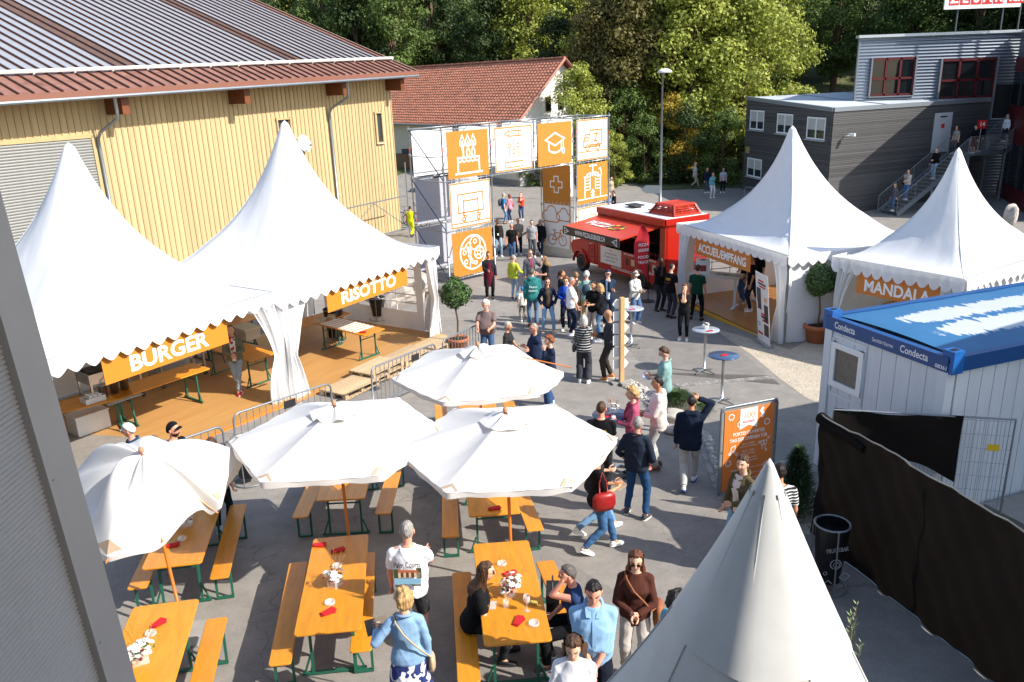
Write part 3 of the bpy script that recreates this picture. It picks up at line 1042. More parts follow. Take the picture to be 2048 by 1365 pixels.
for sgn in (-1,1):
 o=wnn*(.68*sgn)
 for a,za,b,zb2 in ((S0,zS0+.1,S1,LZ),(land_end,LZ,S3,dz0)):
  g=MB()
  d_=lift(b+o,zb2)-lift(a+o,za)
  g.add([lift(a+o,za-.2),lift(b+o,zb2-.2),lift(b+o,zb2+.08),lift(a+o,za+.08),lift(a+o*1.07,za-.2),lift(b+o*1.07,zb2-.2),lift(b+o*1.07,zb2+.08),lift(a+o*1.07,za+.08)],[(0,1,2,3),(4,7,6,5),(0,4,5,1),(3,2,6,7),(0,3,7,4),(1,5,6,2)])
  g.build('stringer',m_galv,st)
 rl=MB()
 pts=[lift(S0+o,zS0+1.05),lift(S1+o,LZ+1.05),lift(land_end+o,LZ+1.05),lift(S3+o,dz0+1.05)]
 if sgn<0:
  segs=[pts[:2],pts[2:]]
 else:
  segs=[pts]
 for s_ in segs:
  rl.tube(s_,.024,7)
  rl.tube([p-Vector((0,0,.88)) for p in s_],.014,5)
  for a,b in zip(s_[:-1],s_[1:]):
   nbar=int((b-a).length/.13)
   for i in range(nbar+1):
    q=a.lerp(b,i/max(1,nbar))
    rl.tube([q-Vector((0,0,.88)),q],.022 if i%12==0 else .008,4)
 rl.build('railing',m_galv,st)
for q,z in ((S1+wnn*.65,LZ),(land_end+wnn*.65,LZ),(land_end-wnn*.6,LZ),(S0.lerp(S1,.5)+wnn*.6,(LZ+zS0)/2)):
 MB().tube([lift(q,tz(q.x,q.y)-.3),lift(q,z-.05)],.07,6).build('support_post',m_galv,st)
q=aty(1955,300,(land_end+wnn*.9).y)
ns_=thing('number_sign','small red square sign with the number 14 on a thin pole at the stair landing','sign',(q.x,q.y,LZ))
top_=aty(1959,250,q.y).z-LZ
MB().tube([(0,0,.0),(.04,0,top_)],.02,6).build('pole',mat('white_paint'),ns_)
MB().box((.05,-.03,top_+.02),(.52,.03,.5)).build('plate',mat('sign_red'),ns_)
text('14',mat('sign_white'),ns_,face_M((.05,-.047,top_+.02),(1,0,0),(0,0,1)),size=.34,bold=.015)
# --- clad corner at the left, and an unseen building added to shade it
m_clad=mat('silver_cladding',hexc('a39c94'),rough=.5,metal=.15,var=.04,vs=2)
m_trim=mat('silver_trim',hexc('aca59d'),rough=.42,metal=.2,var=.05,vs=3)
own=thing('clad_building','corner of a silver corrugated metal building close on the left','building',(.235,0,0),rot=(0,-.049,0))
WX=-1.22
def wy(px,py):
 d=ray(px,py);return d.y*WX/d.x,CAM_Z+d.z*WX/d.x
ye=wy(128,770)[0]
nz=900
g=MB()
zz0,zz1,pit=.2,7.4,.0135
K=int((zz1-zz0)/pit)*6
g.grid(lambda u,v:(WX-.0030*math.sin(2*math.pi*v*(zz1-zz0)/pit)-.012,-.6+u*(ye-.12+.6),zz0+(zz1-zz0)*v),1,K)
g.build('cladding',m_clad,own,True)
MB().box((WX-.2,ye-.067,3.6),(.42,.135,8.0)).build('corner_trim',m_trim,own)
rv=MB().lathe([(.0,.0),(.0035,.001),(.004,-.003)],8).mesh('rivet',mat('rivet',hexc('9a9c9e'),rough=.3,metal=.8))
for i in range(12):
 place('rivet',rv,own,T(WX+.0105,ye-.115,1.2+i*.52)@rotm(ry=math.pi/2))
MB().box((WX-6,-4,3.2),(11.5,11.0-.2,9.4),T(0,ye-5.65+4,0)).build('wall',m_clad,own)
home=thing('viewpoint_shade_block','unseen rendered building behind the viewpoint, added to shade the clad wall','building',(0,0,0))  # unseen mass behind the camera, sized to keep sun off the clad wall
MB().box((1.95,-4.55,5.6),(6.5,8.0,12.6)).build('wall',mat('home_render',hexc('b9b7b2'),rough=.9),home)
nb=thing('neighbour_building','plain rendered building outside the view on the right','building',(10.5,9.3,0),R(29))
MB().box((6.0,-4.0,2.6),(12,8,6.8)).build('wall',mat('home_render'),nb)
# --- pagoda tents
M_PVC=mat('white_tent_canvas',(.76,.76,.76),rough=.55,spec=.3,var=.03,vs=2.5,sub=(.10,(.8,.76,.68)),bump=.4,bs=2.6,stretch=(2,2,.5))
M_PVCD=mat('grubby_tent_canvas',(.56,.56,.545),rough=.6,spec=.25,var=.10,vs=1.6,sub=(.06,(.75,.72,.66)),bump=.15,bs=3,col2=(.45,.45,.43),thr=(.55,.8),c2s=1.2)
M_CLEAR=mat('clear_film',(.9,.92,.93),rough=.08,alpha=.22,spec=.6)
M_ALU=mat('aluminium',hexc('a9abad'),rough=.35,metal=.7,var=.05)
M_ORB=mat('orange_banner',hexc('c27a28'),rough=.6,spec=.25)
M_PRW=mat('printed_white',(.82,.82,.81),rough=.6)
M_PLY=mat('plywood_floor',hexc('b38750'),rough=.42,var=.12,vs=1.6,stretch=(.5,4,1),spec=.4,rvar=.1,col2=hexc('9c7040'),thr=(.5,.8),c2s=.8)
M_EDGE=mat('orange_edge',hexc('d4772a'),rough=.5)
M_YEDGE=mat('yellow_edge',hexc('d3a02c'),rough=.5)
def canopy_mesh(W,D,Hh,p=2.1,n=10,rows=26,lean=(0,0),name='canopy',m=None,cap=.0,wr=.012,seed=0):
 """swept peak over a W x D frame, apex Hh above the frame; local origin at the frame centre"""
 per=[]
 for k in range(4*n):
  q=k/n
  s,f=int(q),q-int(q)
  c=[(-1,-1),(1,-1),(1,1),(-1,1)]
  a,b=c[s],c[(s+1)%4]
  per.append((a[0]+(b[0]-a[0])*f,a[1]+(b[1]-a[1])*f))
 rs=random.Random(seed)
 ph=rs.random()*6
 g=MB()
 N=4*n
 def fn(u,v):
  k=int(round(u*N))%N
  t=v**1.15
  x,y=per[k]
  r=math.hypot(x,y)
  sq=cl((t-.04)/.5,0,1)
  ex=x*sq+x/r*(1-sq)
  ey=y*sq+y/r*(1-sq)
  edge=1-abs(max(abs(x),abs(y))-1)
  cornerness=min(abs(x),abs(y))
  sag=-.06*(1-cornerness)*math.sin(math.pi*t)**1.0*W/5
  z=Hh*(1-t)**p+sag
  wz=wr*math.sin(k*2.1+ph)*math.sin(math.pi*t)*(1 if t>.1 else 0)
  rr=.035+(1-.035)*t
  return (ex*W/2*rr+lean[0]*(1-t)**p,ey*D/2*rr+lean[1]*(1-t)**p,z+wz)
 g.grid(fn,N,rows,wrap=True)
 g.ridges=[[Vector(fn(q/4+.0,v/rows))+Vector((0,0,.004)) for v in range(1,rows+1)] for q in range(4)]
 g.add([fn(k/N,0) for k in range(N)]+[(lean[0],lean[1],Hh+.10)],[(k,(k+1)%N,N) for k in range(N)])
 return g
def valance(W,D,drop=.30,scal=.33,sides=(0,1,2,3),bow=0.0,seed=0):
 """hanging scalloped edge"""
 g=MB()
 rs=random.Random(seed)
 c=[(-1,-1),(1,-1),(1,1),(-1,1)]
 for s in sides:
  a,b=c[s],c[(s+1)%4]
  A=Vector((a[0]*W/2,a[1]*D/2,0));B=Vector((b[0]*W/2,b[1]*D/2,0))
  L_=(B-A).length
  n=max(3,round(L_/scal));k=8
  o=Vector((B-A).normalized());o=Vector((o.y,-o.x,0))
  ph=rs.random()*6
  def fn(u,v):
   q=(u*n)%1.0
   if u>=.9999:
    q=1.0
   d=drop*(.60+.40*math.sin(math.pi*q))
   p=A.lerp(B,u)+o*(.02+bow*v*math.sin(u*11+ph)+.02*v*math.sin(u*n*6.28))
   return (p.x,p.y,.05-(d+.05)*v)
  g.grid(fn,n*k,3)
 return g
def curtain(h,w0=.95,w1=.28,w2=.62,tie=.44,seed=0,pl=9):
 """a gathered curtain hanging in the XZ plane from x = 0, tied back to the post side"""
 rs=random.Random(seed)
 ph=rs.random()*6
 g=MB()
 def fn(u,v):
  z=h*(1-v)
  if v<1-tie:
   q=v/(1-tie)
   w=w0+(w1-w0)*(q**.75)
  else:
   q=(v-(1-tie))/tie
   w=w1+(w2-w1)*math.sin(q*math.pi/2)
  amp=.045+.02*math.sin(v*7+ph)
  return (u*w+.02*math.sin(v*9+ph),amp*math.sin(u*pl*2*math.pi*.5+ph+v*1.4)+.03*math.sin(u*17+ph*2),z)
 g.grid(fn,46,26)
 return g
def tent_frame(root,W,D,eave,posts=((-1,-1),(1,-1),(1,1),(-1,1)),foot=lambda x,y:0.0):
 for sx,sy in posts:
  x,y=sx*(W/2-.05),sy*(D/2-.05)
  MB().box((x,y,(eave+foot(x,y))/2),(.085,.085,eave-foot(x,y))).build('post',M_ALU,root)
 g=MB()
 for sy in (-1,1):
  g.box((0,sy*(D/2-.05),eave-.03),(W-.1,.06,.09))
 for sx in (-1,1):
  g.box((sx*(W/2-.05),0,eave-.03),(.06,D-.22,.09))
 g.build('frame',M_ALU,root)
def build_canopy(root,ev,*a,**k):
 g=canopy_mesh(*a,**k)
 c=g.build('canopy',M_PVC,root,True,T(0,0,ev))
 for r_ in g.ridges:
  MB().tube(r_,.006,5).build('seam',M_PVC,c,True)
TA=math.atan2(22.66-17.69,-2.1+5.25)
tu=Vector((math.cos(TA),math.sin(TA),0));tn=Vector((-math.sin(TA),math.cos(TA),0))
TP0=Vector((-5.25,17.69,0));TW,TD=5.86,5.0
def food_tent(label,c0,apex,seed,zf,lean,sides):
 c=c0+tu*(TW/2)+tn*(TD/2)
 root=thing('pagoda_tent',label,'tent',(c.x,c.y,zf),TA)
 ev=2.52
 build_canopy(root,ev,TW+.12,TD+.12,apex-zf-ev,seed=seed,lean=lean)
 valance(TW+.2,TD+.2,seed=seed,sides=sides).build('valance',M_PVC,root,True,T(0,0,ev))
 tent_frame(root,TW,TD,ev,foot=lambda x,y:0)
 return root
zf1,zf2=-.52,-.72
burger=food_tent('white pagoda tent with the BURGER banner nearest the metal wall',TP0-tu*TW,5.28,1,-.62,(.16,-.25),(0,2,3))
risotto=food_tent('white pagoda tent with the RISOTTO banner at the far end of the wooden platform',TP0,5.36,2,-.74,(.10,-.15),(0,1,2))
def place_curtain(root,x,y,rz,seed,**kw):
 me=curtain(2.48,seed=seed,**kw).mesh('curtain',M_PVC,True)
 return place('curtain',me,root,T(x,y,0)@rotm(rz=rz))
e=.04
place_curtain(burger,-TW/2+.02,-TD/2-e,0,3,w0=.75,w2=.5)
place_curtain(burger,TW/2-.02,-TD/2-e,math.pi,4,w0=.85,w2=.55)
place_curtain(risotto,-TW/2+.02,-TD/2-e,0,5,w0=1.0,w2=.6)
place_curtain(risotto,TW/2-.02,-TD/2-e,math.pi,6,w0=.55,w1=.25,w2=.5)
place_curtain(risotto,TW/2+.05,-TD/2+.02,math.pi/2,7,w0=.5,w1=.3,w2=.55)
def sidewall(root,M,L_,h,windows=(),wave=.03,seed=0):
 """canvas wall in the XZ plane, with clear windows and their white bars"""
 rs=random.Random(seed);ph=rs.random()*6
 def f(x,z):
  return wave*math.sin(x*2.6+ph)*math.sin(z*1.7+ph)+.012*math.sin(x*9+z*3)
 xs=sorted({0,L_}|{w[0] for w in windows}|{w[1] for w in windows})
 g,cgl,br=MB(),MB(),MB()
 for a,b in zip(xs[:-1],xs[1:]):
  w=[w for w in windows if abs(w[0]-a)<1e-6]
  if not w:
   g.grid(lambda u,v:(a+(b-a)*u,f(a+(b-a)*u,h*v),h*v),max(2,int((b-a)*4)),8)
  else:
   z0,z1=w[0][2],w[0][3]
   g.grid(lambda u,v:(a+(b-a)*u,f(a+(b-a)*u,z0*v),z0*v),6,3)
   g.grid(lambda u,v:(a+(b-a)*u,f(a+(b-a)*u,z1+(h-z1)*v),z1+(h-z1)*v),6,3)
   cgl.grid(lambda u,v:(a+(b-a)*u,f(a+(b-a)*u,z0+(z1-z0)*v),z0+(z1-z0)*v),6,6)
   for i in range(1,3):
    x=a+(b-a)*i/3
    br.tube([(x,f(x,z0+(z1-z0)*q/6)-.012,z0+(z1-z0)*q/6) for q in range(7)],.018,4)
   for i in range(1,6):
    z=z0+(z1-z0)*i/6
    br.tube([(a+(b-a)*q/6,f(a+(b-a)*q/6,z)-.012,z) for q in range(7)],.018,4)
 s=g.build('side_wall',M_PVC,root,True,M)
 if cgl.v:
  cgl.build('clear_window',M_CLEAR,s,True)
  br.build('window_bars',M_PVC,s,True)
 return s
Mside=T(TW/2-.04,-TD/2+.5,0)@rotm(rz=math.pi/2)
sidewall(risotto,Mside,TD-1.0,2.45,[(.25,2.5,.55,2.1)],seed=2)
Mback=T(-TW/2,TD/2-.03,0)
sidewall(risotto,Mback,2.9,2.45,[(.9,2.4,.8,2.0)],seed=3)
sidewall(risotto,Mback@T(4.1,0,0),1.7,2.45,seed=4)
sidewall(burger,T(-TW/2,TD/2-.03,0),TW,2.45,seed=5)
sidewall(burger,T(-TW/2+.04,TD/2,0)@rotm(rz=-math.pi/2),TD,2.45,seed=6)
def banner(label,root_p,M,w,h,txt,tw,size,group=None,m=None):
 b=tag(MB().box((0,0,0),(w,h,.02)).build('banner',m or M_ORB,None,M=M),label,'banner')
 text(txt,M_PRW,b,T(0,-.13*h,.0135),width=tw,size=size*.86,bold=.03)
 return b
def tent_front_M(root,x,z):
 p=root.location
 return face_M(Vector((p.x,p.y,p.z))+tu*x-tn*(TD/2+.015)+Vector((0,0,z)),tu,(0,0,1))
def fit_banner(root,pxl,pxr):
 """where the sight lines to the banner's ends cross the front of the tent"""
 o=root.location-tn*(TD/2)
 out=[]
 for px,py in (pxl,pxr):
  d=ray(px,py);t=tn.dot(Vector((o.x,o.y,0)))/(tn.x*d.x+tn.y*d.y)
  out.append((d*t-Vector((o.x,o.y,0))).dot(tu))
 return out
xa,xb=fit_banner(burger,(204,740),(453,660))
banner('long orange banner lettered BURGER under the tent edge',burger,tent_front_M(burger,(xa+xb)/2,2.07),xb-xa,.62,'BURGER',(xb-xa)*.63,.5)
xa,xb=fit_banner(risotto,(652,600),(812,540))
banner('long orange banner lettered RISOTTO under the tent edge',risotto,tent_front_M(risotto,(xa+xb)/2,2.07),xb-xa,.62,'RISOTTO',(xb-xa)*.68,.48)
plat=thing('wooden_platform','varnished wooden floor under the burger and risotto tents','platform',(TP0.x,TP0.y,0),TA)
for k,x0 in enumerate((-TW,0)):
 zt=(-.62,-.74)[k]
 nb=6
 for i in range(nb):
  a,b=i*TD/nb-.15,(i+1)*TD/nb-.15
  MB().box((x0+TW/2+.0,(a+b)/2,zt-.03),(TW-.01,b-a-.008,.05)).build('floor_panel',M_PLY,plat)
 MB().box((x0+TW/2,-.18,zt-.035),(TW,.05,.07)).build('edge_board',M_EDGE,plat)
 MB().box((x0+TW/2,-.165,zt-.115),(TW,.04,.07)).build('edge_strip',M_YEDGE,plat)
 g=MB()
 for i in range(9):
  for y in (.0,2.4,4.8):
   x=x0+.3+i*(TW-.6)/8
   q=TP0+tu*x+tn*y
   zg=tz(q.x,q.y)
   if zt-.06-zg>.02:
    g.box((x,y,(zt-.06+zg)/2),(.14,.14,zt-.06-zg))
  g.box((x,2.35,zt-.10),(.09,TD-.1,.09))
 g.build('bearers',mat('old_timber',hexc('6d5a45'),rough=.9,var=.2,vs=5),plat)
# --- reception tent
AP,AQ=Vector((7.55,21.41,0)),Vector((5.78,26.84,0))
au=(AP-AQ).normalized();an_=Vector((-au.y,au.x,0))
AW,AD=5.71,4.7
zA=-1.06
ac=(AP+AQ)/2+an_*(AD/2)
AA=math.atan2(au.y,au.x)
acc=thing('pagoda_tent','white pagoda tent with the ACCUEIL/EMPFANG banner in front of the dark timber building','tent',(ac.x,ac.y,zA),AA)
EV=2.50
ap=aty(1585,258,ac.y+.2)
axy=Vector((ap.x,ap.y,0))-Vector((ac.x,ac.y,0))
build_canopy(acc,EV,AW+.12,AD+.12,ap.z-zA-EV,lean=(axy.dot(au),axy.dot(an_)),seed=5)
valance(AW+.2,AD+.2,.28,seed=5).build('valance',M_PVC,acc,True,T(0,0,EV))
tent_frame(acc,AW,AD,EV)
place_curtain(acc,-AW/2+.02,-AD/2-e,0,11,w0=.8,w1=.3,w2=.45)
place_curtain(acc,AW/2-.02,-AD/2-e,math.pi,12,w0=.75,w1=.22,w2=.5)
sidewall(acc,T(AW/2-.02,-AD/2+.04,0)@rotm(rz=math.pi/2),AD,2.48,seed=7,wave=.05)
sidewall(acc,T(-AW/2,AD/2-.03,0),AW,2.48,[(1.2,3.4,.7,2.1)],seed=8)
sidewall(acc,T(-AW/2+.02,-AD/2+.04,0)@rotm(rz=math.pi/2),AD,2.48,[(.5,2.6,.6,2.1)],seed=9)
def acc_x(px,py):
 o=Vector((ac.x,ac.y,0))-an_*(AD/2)
 d=ray(px,py);t=an_.dot(o)/(an_.x*d.x+an_.y*d.y)
 q=d*t
 return (q-o).dot(au),CAM_Z+q.z
xa,xb=acc_x(1393,470)[0],acc_x(1503,510)[0]
M_ORB2=mat('tan_orange_banner',hexc('c47a3c'),rough=.6,spec=.25)
def acc_M(x,z,off=.015):
 return face_M(Vector((ac.x,ac.y,zA))+au*x-an_*(AD/2+off)+Vector((0,0,z)),au,(0,0,1))
banner('tan orange banner lettered ACCUEIL/EMPFANG under the tent edge',acc,acc_M((xa+xb)/2,2.02),xb-xa,.62,'ACCUEIL/EMPFANG',(xb-xa)*.87,.42,m=M_ORB2)
af=thing('wooden_platform','wooden floor with yellow edge under the reception tent','platform',(ac.x,ac.y,0),AA)
for i in range(5):
 MB().box((0,-AD/2+(i+.5)*AD/5,zA-.03),(AW+.1,AD/5-.008,.05)).build('floor_panel',mat('worn_floor',hexc('a9743f'),rough=.38,var=.14,vs=2,stretch=(.5,4,1),rvar=.1),af)
MB().box((0,-AD/2-.1,zA-.06),(AW+.2,.06,.10)).build('edge_strip',M_YEDGE,af)
MB().box((AW/2+.1,0,zA-.06),(.06,AD+.2,.10)).build('edge_strip',M_EDGE,af)
g=MB()
for i in range(7):
 x=-AW/2+.2+i*(AW-.4)/6
 g.box((x,0,zA-.12),(.09,AD,.11))
 q=ac+au*x-an_*(AD/2)
 g.box((x,-AD/2+.1,(zA-.15+tz(q.x,q.y))/2),(.2,.2,max(.03,zA-.15-tz(q.x,q.y))))
g.build('bearers',mat('old_timber'),af)
# --- the MANDALA tent
MPa,MPb=Vector((8.72,21.0,0)),Vector((10.56,18.25,0))
mu=(MPb-MPa).normalized();mn=Vector((-mu.y,mu.x,0))
MW,MD=(MPb-MPa).length,5.2
zM=-1.0
mc=(MPa+MPb)/2+mn*(MD/2)
mand=thing('pagoda_tent','white pagoda tent with the MANDALA banner behind the blue roofed container','tent',(mc.x,mc.y,zM),math.atan2(mu.y,mu.x))
ap=aty(1917,303,mc.y-.3)
axy=Vector((ap.x,ap.y,0))-Vector((mc.x,mc.y,0))
build_canopy(mand,2.45,MW+.12,MD+.12,ap.z-zM-2.45,lean=(axy.dot(mu),axy.dot(mn)),seed=8)
valance(MW+.2,MD+.2,.36,.3,bow=.04,seed=9).build('valance',M_PVC,mand,True,T(0,0,2.45))
tent_frame(mand,MW,MD,2.45)
place_curtain(mand,-MW/2+.02,-MD/2-e,0,21,w0=.7,w1=.2,w2=.45)
place_curtain(mand,MW/2-.02,-MD/2-e,math.pi,22,w0=.5,w1=.2,w2=.4)
sidewall(mand,T(-MW/2,MD/2-.03,0),MW,2.43,seed=17)
sidewall(mand,T(-MW/2+.02,-MD/2+.04,0)@rotm(rz=math.pi/2),MD,2.43,seed=18)
sidewall(mand,T(MW/2-.02,-MD/2+.04,0)@rotm(rz=math.pi/2),MD,2.43,seed=19)
Mb=face_M(Vector((mc.x,mc.y,zM))+mu*.05-mn*(MD/2+.015)+Vector((0,0,1.93)),mu,(0,0,1))
banner('tan orange banner lettered MANDALA under the drooping tent edge',mand,Mb,MW*.66,.62,'MANDALA',MW*.53,.48,m=M_ORB2)
# --- the tent right below the viewpoint
fa=atz(1540,916,5.23)
zF=-.15
fg=thing('pagoda_tent','grubby white pagoda tent peak rising close below the viewpoint','tent',(fa.x,fa.y,zF),R(17))
ztop=5.21-zF
EVF=2.25
FW=4.0
g=MB()
NF,RW_=48,40
def spire(u,v):
 k=u*NF
 a=2*math.pi*u
 t=v
 d=(ztop-EVF)*(.62*t+.38*t**.7) if False else (ztop-EVF)*t
 r=.012+.412*d+.025*d*d+.009*d**4
 sq=cl((t-.05)/.6,0,1)
 ca,sa=math.cos(a),math.sin(a)
 m_=max(abs(ca),abs(sa))
 f=1/(m_*sq+(1-sq))
 fold=1+.010*math.cos(8*a)*(1-t)
 z=ztop-d
 return (ca*r*f*fold,sa*r*f*fold,z)
g.grid(spire,NF,RW_,wrap=True)
g.add([spire(k/NF,0) for k in range(NF)]+[(0,0,ztop+.02)],[(k,(k+1)%NF,NF) for k in range(NF)])
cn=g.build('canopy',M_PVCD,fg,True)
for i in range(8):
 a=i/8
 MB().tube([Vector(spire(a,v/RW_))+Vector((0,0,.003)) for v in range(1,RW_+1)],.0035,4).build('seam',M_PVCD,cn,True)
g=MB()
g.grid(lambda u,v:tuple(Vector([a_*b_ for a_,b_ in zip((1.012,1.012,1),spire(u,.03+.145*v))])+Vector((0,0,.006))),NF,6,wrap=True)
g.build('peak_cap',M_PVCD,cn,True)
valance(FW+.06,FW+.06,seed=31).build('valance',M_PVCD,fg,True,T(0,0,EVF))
tent_frame(fg,FW,FW,EVF)
# --- scaffold gateway with printed panels
F0=Vector((-2.37,31.28,0));F1=Vector((4.79,38.19,0))
gu=(F1-F0).normalized();gn=Vector((-gu.y,gu.x,0))
GW=(F1-F0).length;BAY=GW/4;GD=2.0
GT=4.52;ROW=1.93
m_tube=mat('scaffold_tube',hexc('a3a8ab'),rough=.38,metal=.7,var=.12,vs=6)
m_mark=mat('scaffold_mark',hexc('c8432c'),rough=.5)
m_bluet=mat('blue_tube',hexc('2f4f6e'),rough=.45,metal=.4)
gate=thing('scaffold_gate','tall scaffold gateway of steel tubes carrying orange and white panels','scaffold',(F0.x,F0.y,0),math.atan2(gu.y,gu.x))
def zg_(x,y):
 p=F0+gu*x+gn*y
 return tz(p.x,p.y)
def tub(a,b,r=.026,nm='tube',m=None):
 return MB().tube([a,b],r,7).build(nm,m or m_tube,gate,True)
for i in range(5):
 for y in (0,GD):
  lo=zg_(i*BAY,y) if i in (0,1,3,4) else GT-ROW
  p_=tub((i*BAY,y,lo),(i*BAY,y,GT+.12),.028,'standard')
  g=MB()
  for k_ in range(4):
   z=GT-k_*ROW
   if z>lo+.1:
    g.lathe([(.028,-.04),(.062,-.03),(.062,.03),(.028,.04)],8,(i*BAY,y,z))
    g.lathe([(.028,-.04),(.05,-.03),(.05,.03),(.028,.04)],8,(i*BAY,y,z-ROW/2))
  g.lathe([(.030,-.06),(.030,.06)],8,(i*BAY,y,GT-.75),1)
  struct(g.build('couplers',[m_tube,m_mark],p_),'stuff')
for k_ in range(4):
 z=GT-k_*ROW
 for y in (0,GD):
  for i in range(4):
   if k_<2 or i in (0,3):
    tub((i*BAY,y,z),((i+1)*BAY,y,z),.024,'ledger')
 for i in range(5):
  if k_<2 or i in (0,1,3,4):
   tub((i*BAY,0,z),(i*BAY,GD,z),.024,'transom')
for k_ in (0,1,2):
 z=GT-k_*ROW
 for i in (0,4):
  tub((i*BAY,GD,z),(i*BAY,0,z-ROW),.022,'brace',m_bluet if i==0 else None)
for i in (1,2,3):
 tub((i*BAY-.3,GD*.5,GT),(i*BAY,GD,GT-.5),.02,'brace')
 tub((i*BAY,0,GT),(i*BAY,GD,GT),.024,'brace')
for k_ in (1,2,3):
 for i in (0,):
  tub((i*BAY,GD*.15,GT-k_*ROW+.9),(i*BAY,GD,GT-k_*ROW+.9),.02,'brace')
m_pan_o=mat('panel_orange',hexc('b3762f'),rough=.55,spec=.25)
m_pan_w=mat('panel_white',(.70,.70,.69),rough=.55,spec=.25)
m_ln_o=mat('line_orange',hexc('b5742c'),rough=.55)
m_back=mat('panel_back',(.74,.74,.74),rough=.7)
def gate_M(i,k_,side=0):
 if side==0:
  p=F0+gu*((i+.5)*BAY)-gn*.06
  return face_M(Vector((p.x,p.y,GT-(k_+.5)*ROW)),gu,(0,0,1))
 p=F0+gu*(3*BAY-.05)+gn*(GD/2)
 return face_M(Vector((p.x,p.y,GT-(k_+.5)*ROW)),-gn,(0,0,1))
PW,PH=BAY-.36,ROW-.16
def panel(label,M,orange,draw,w=PW,h=PH):
 b=thing('gate_panel',label,'panel')
 b.matrix_world=M
 MB().box((0,0,0),(w,h,.012)).build('sheet',m_pan_o if orange else m_pan_w,b)
 ln=m_pan_w if orange else m_ln_o
 if not orange:
  g=MB();stroke(g,[(-w/2+.04,-h/2+.04),(w/2-.04,-h/2+.04),(w/2-.04,h/2-.04),(-w/2+.04,h/2-.04)],.06,True,.006)
  g.build('border',m_ln_o,b)
 g=MB()
 draw(g,.07,b,ln)
 if g.v:
  g.build('icon',ln,b)
 g=MB()
 for i in range(7):
  for sy in (-1,1):
   x=-w/2+w*(i+.5)/7
   g.tube([(x,sy*h/2-sy*.03,.01),(x,sy*(h/2+.09),0)],.008,4)
 struct(g.build('ties',m_pan_w,b),'stuff')
 return b
Z=.0065
def ic_cake(g,w,b,ln):
 for x in (-.28,0,.28):
  stroke(g,[(x,.72),(x-.13,.44),(x-.12,.34),(x,.26),(x+.12,.34),(x+.13,.44)],.05,True,Z)
  stroke(g,[(x,.50),(x-.045,.38),(x,.32),(x+.045,.38)],.035,True,Z)
 stroke(g,[(-.33,.17),(-.25,.22),(-.25,-.12)],w,False,Z)
 for x in (0,.26):
  stroke(g,arc(x,.05,.08,ry=.16),w*.8,True,Z)
 stroke(g,[(-.55,-.72),(-.55,-.13),(.55,-.13),(.55,-.72)],w,False,Z)
 for i in range(5):
  stroke(g,arc(-.44+.22*i,-.16,.11,180,360,8,.13),w*.8,False,Z)
 stroke(g,[(-.72,-.72),(.72,-.72)],w,False,Z)
def ic_tools(g,w,b,ln):
 stroke(g,[(-.5,.60),(-.28,.70),(.45,.70),(.45,.50),(-.28,.50)],.055,True,Z)
 stroke(g,[(-.28,.70),(-.28,.5)],.04,False,Z);stroke(g,[(.3,.7),(.3,.5)],.05,False,Z)
 for x,y in ((-.25,.12),(0,-.12),(.25,.12)):
  stroke(g,[(x,.36),(x,y+.07)],.05,False,Z);stroke(g,[(x,y-.07),(x,-.36)],.05,False,Z)
  stroke(g,arc(x,y,.075),.045,True,Z)
 stroke(g,[(-.5,-.52),(.5,-.52),(.5,-.74),(-.5,-.74)],.05,True,Z)
 for i in range(9):
  stroke(g,[(-.4+i*.1,-.52),(-.4+i*.1,-.6)],.03,False,Z)
def ic_cap(g,w,b,ln):
 stroke(g,[(-.60,.18),(0,.45),(.60,.18),(0,-.08)],w,True,Z)
 stroke(g,[(-.4,.08),(-.4,-.24),(-.25,-.34),(0,-.38),(.25,-.34),(.4,-.24),(.4,.08)],w,False,Z)
 stroke(g,[(.52,.16),(.52,-.22)],.05,False,Z);stroke(g,arc(.52,-.32,.07,ry=.12),.05,True,Z)
def ic_truck(g,w,b,ln):
 stroke(g,[(-.18,.40),(.62,.40),(.62,-.24),(-.18,-.24)],w,True,Z)
 stroke(g,[(-.18,.22),(-.48,.22),(-.62,-.05),(-.62,-.32),(.55,-.32)],w,False,Z)
 stroke(g,[(-.28,.10),(-.46,.10),(-.54,-.06),(-.28,-.06)],.05,True,Z)
 for x in (-.36,.36):
  stroke(g,arc(x,-.34,.13),.06,True,Z)
 stroke(g,[(.10,.24),(.34,.24),(.12,-.08),(.36,-.08)],.09,False,Z)
 stroke(g,[(-PW/2+.06,-.52),(PW/2-.06,-.52)],.05,False,Z)
def ic_board(g,w,b,ln):
 stroke(g,[(-.38,-.30),(-.66,-.30),(-.66,.42),(.66,.42),(.66,-.30),(.42,-.30)],.06,False,Z)
 stroke(g,[(-.38,.15),(.38,.15)],.06,False,Z)
 for x in (-.38,.38):
  stroke(g,[(x,.22),(x,-.42)],.06,False,Z);stroke(g,arc(x,-.56,.08),.07,True,Z)
  stroke(g,[(x-.1,-.38),(x+.14,-.44),(x+.12,-.5)],.05,False,Z)
 stroke(g,[(-.38,-.3),(.38,-.3)],.06,False,Z)
 stroke(g,[(-PW/2+.06,-.70),(PW/2-.06,-.70)],.05,False,Z)
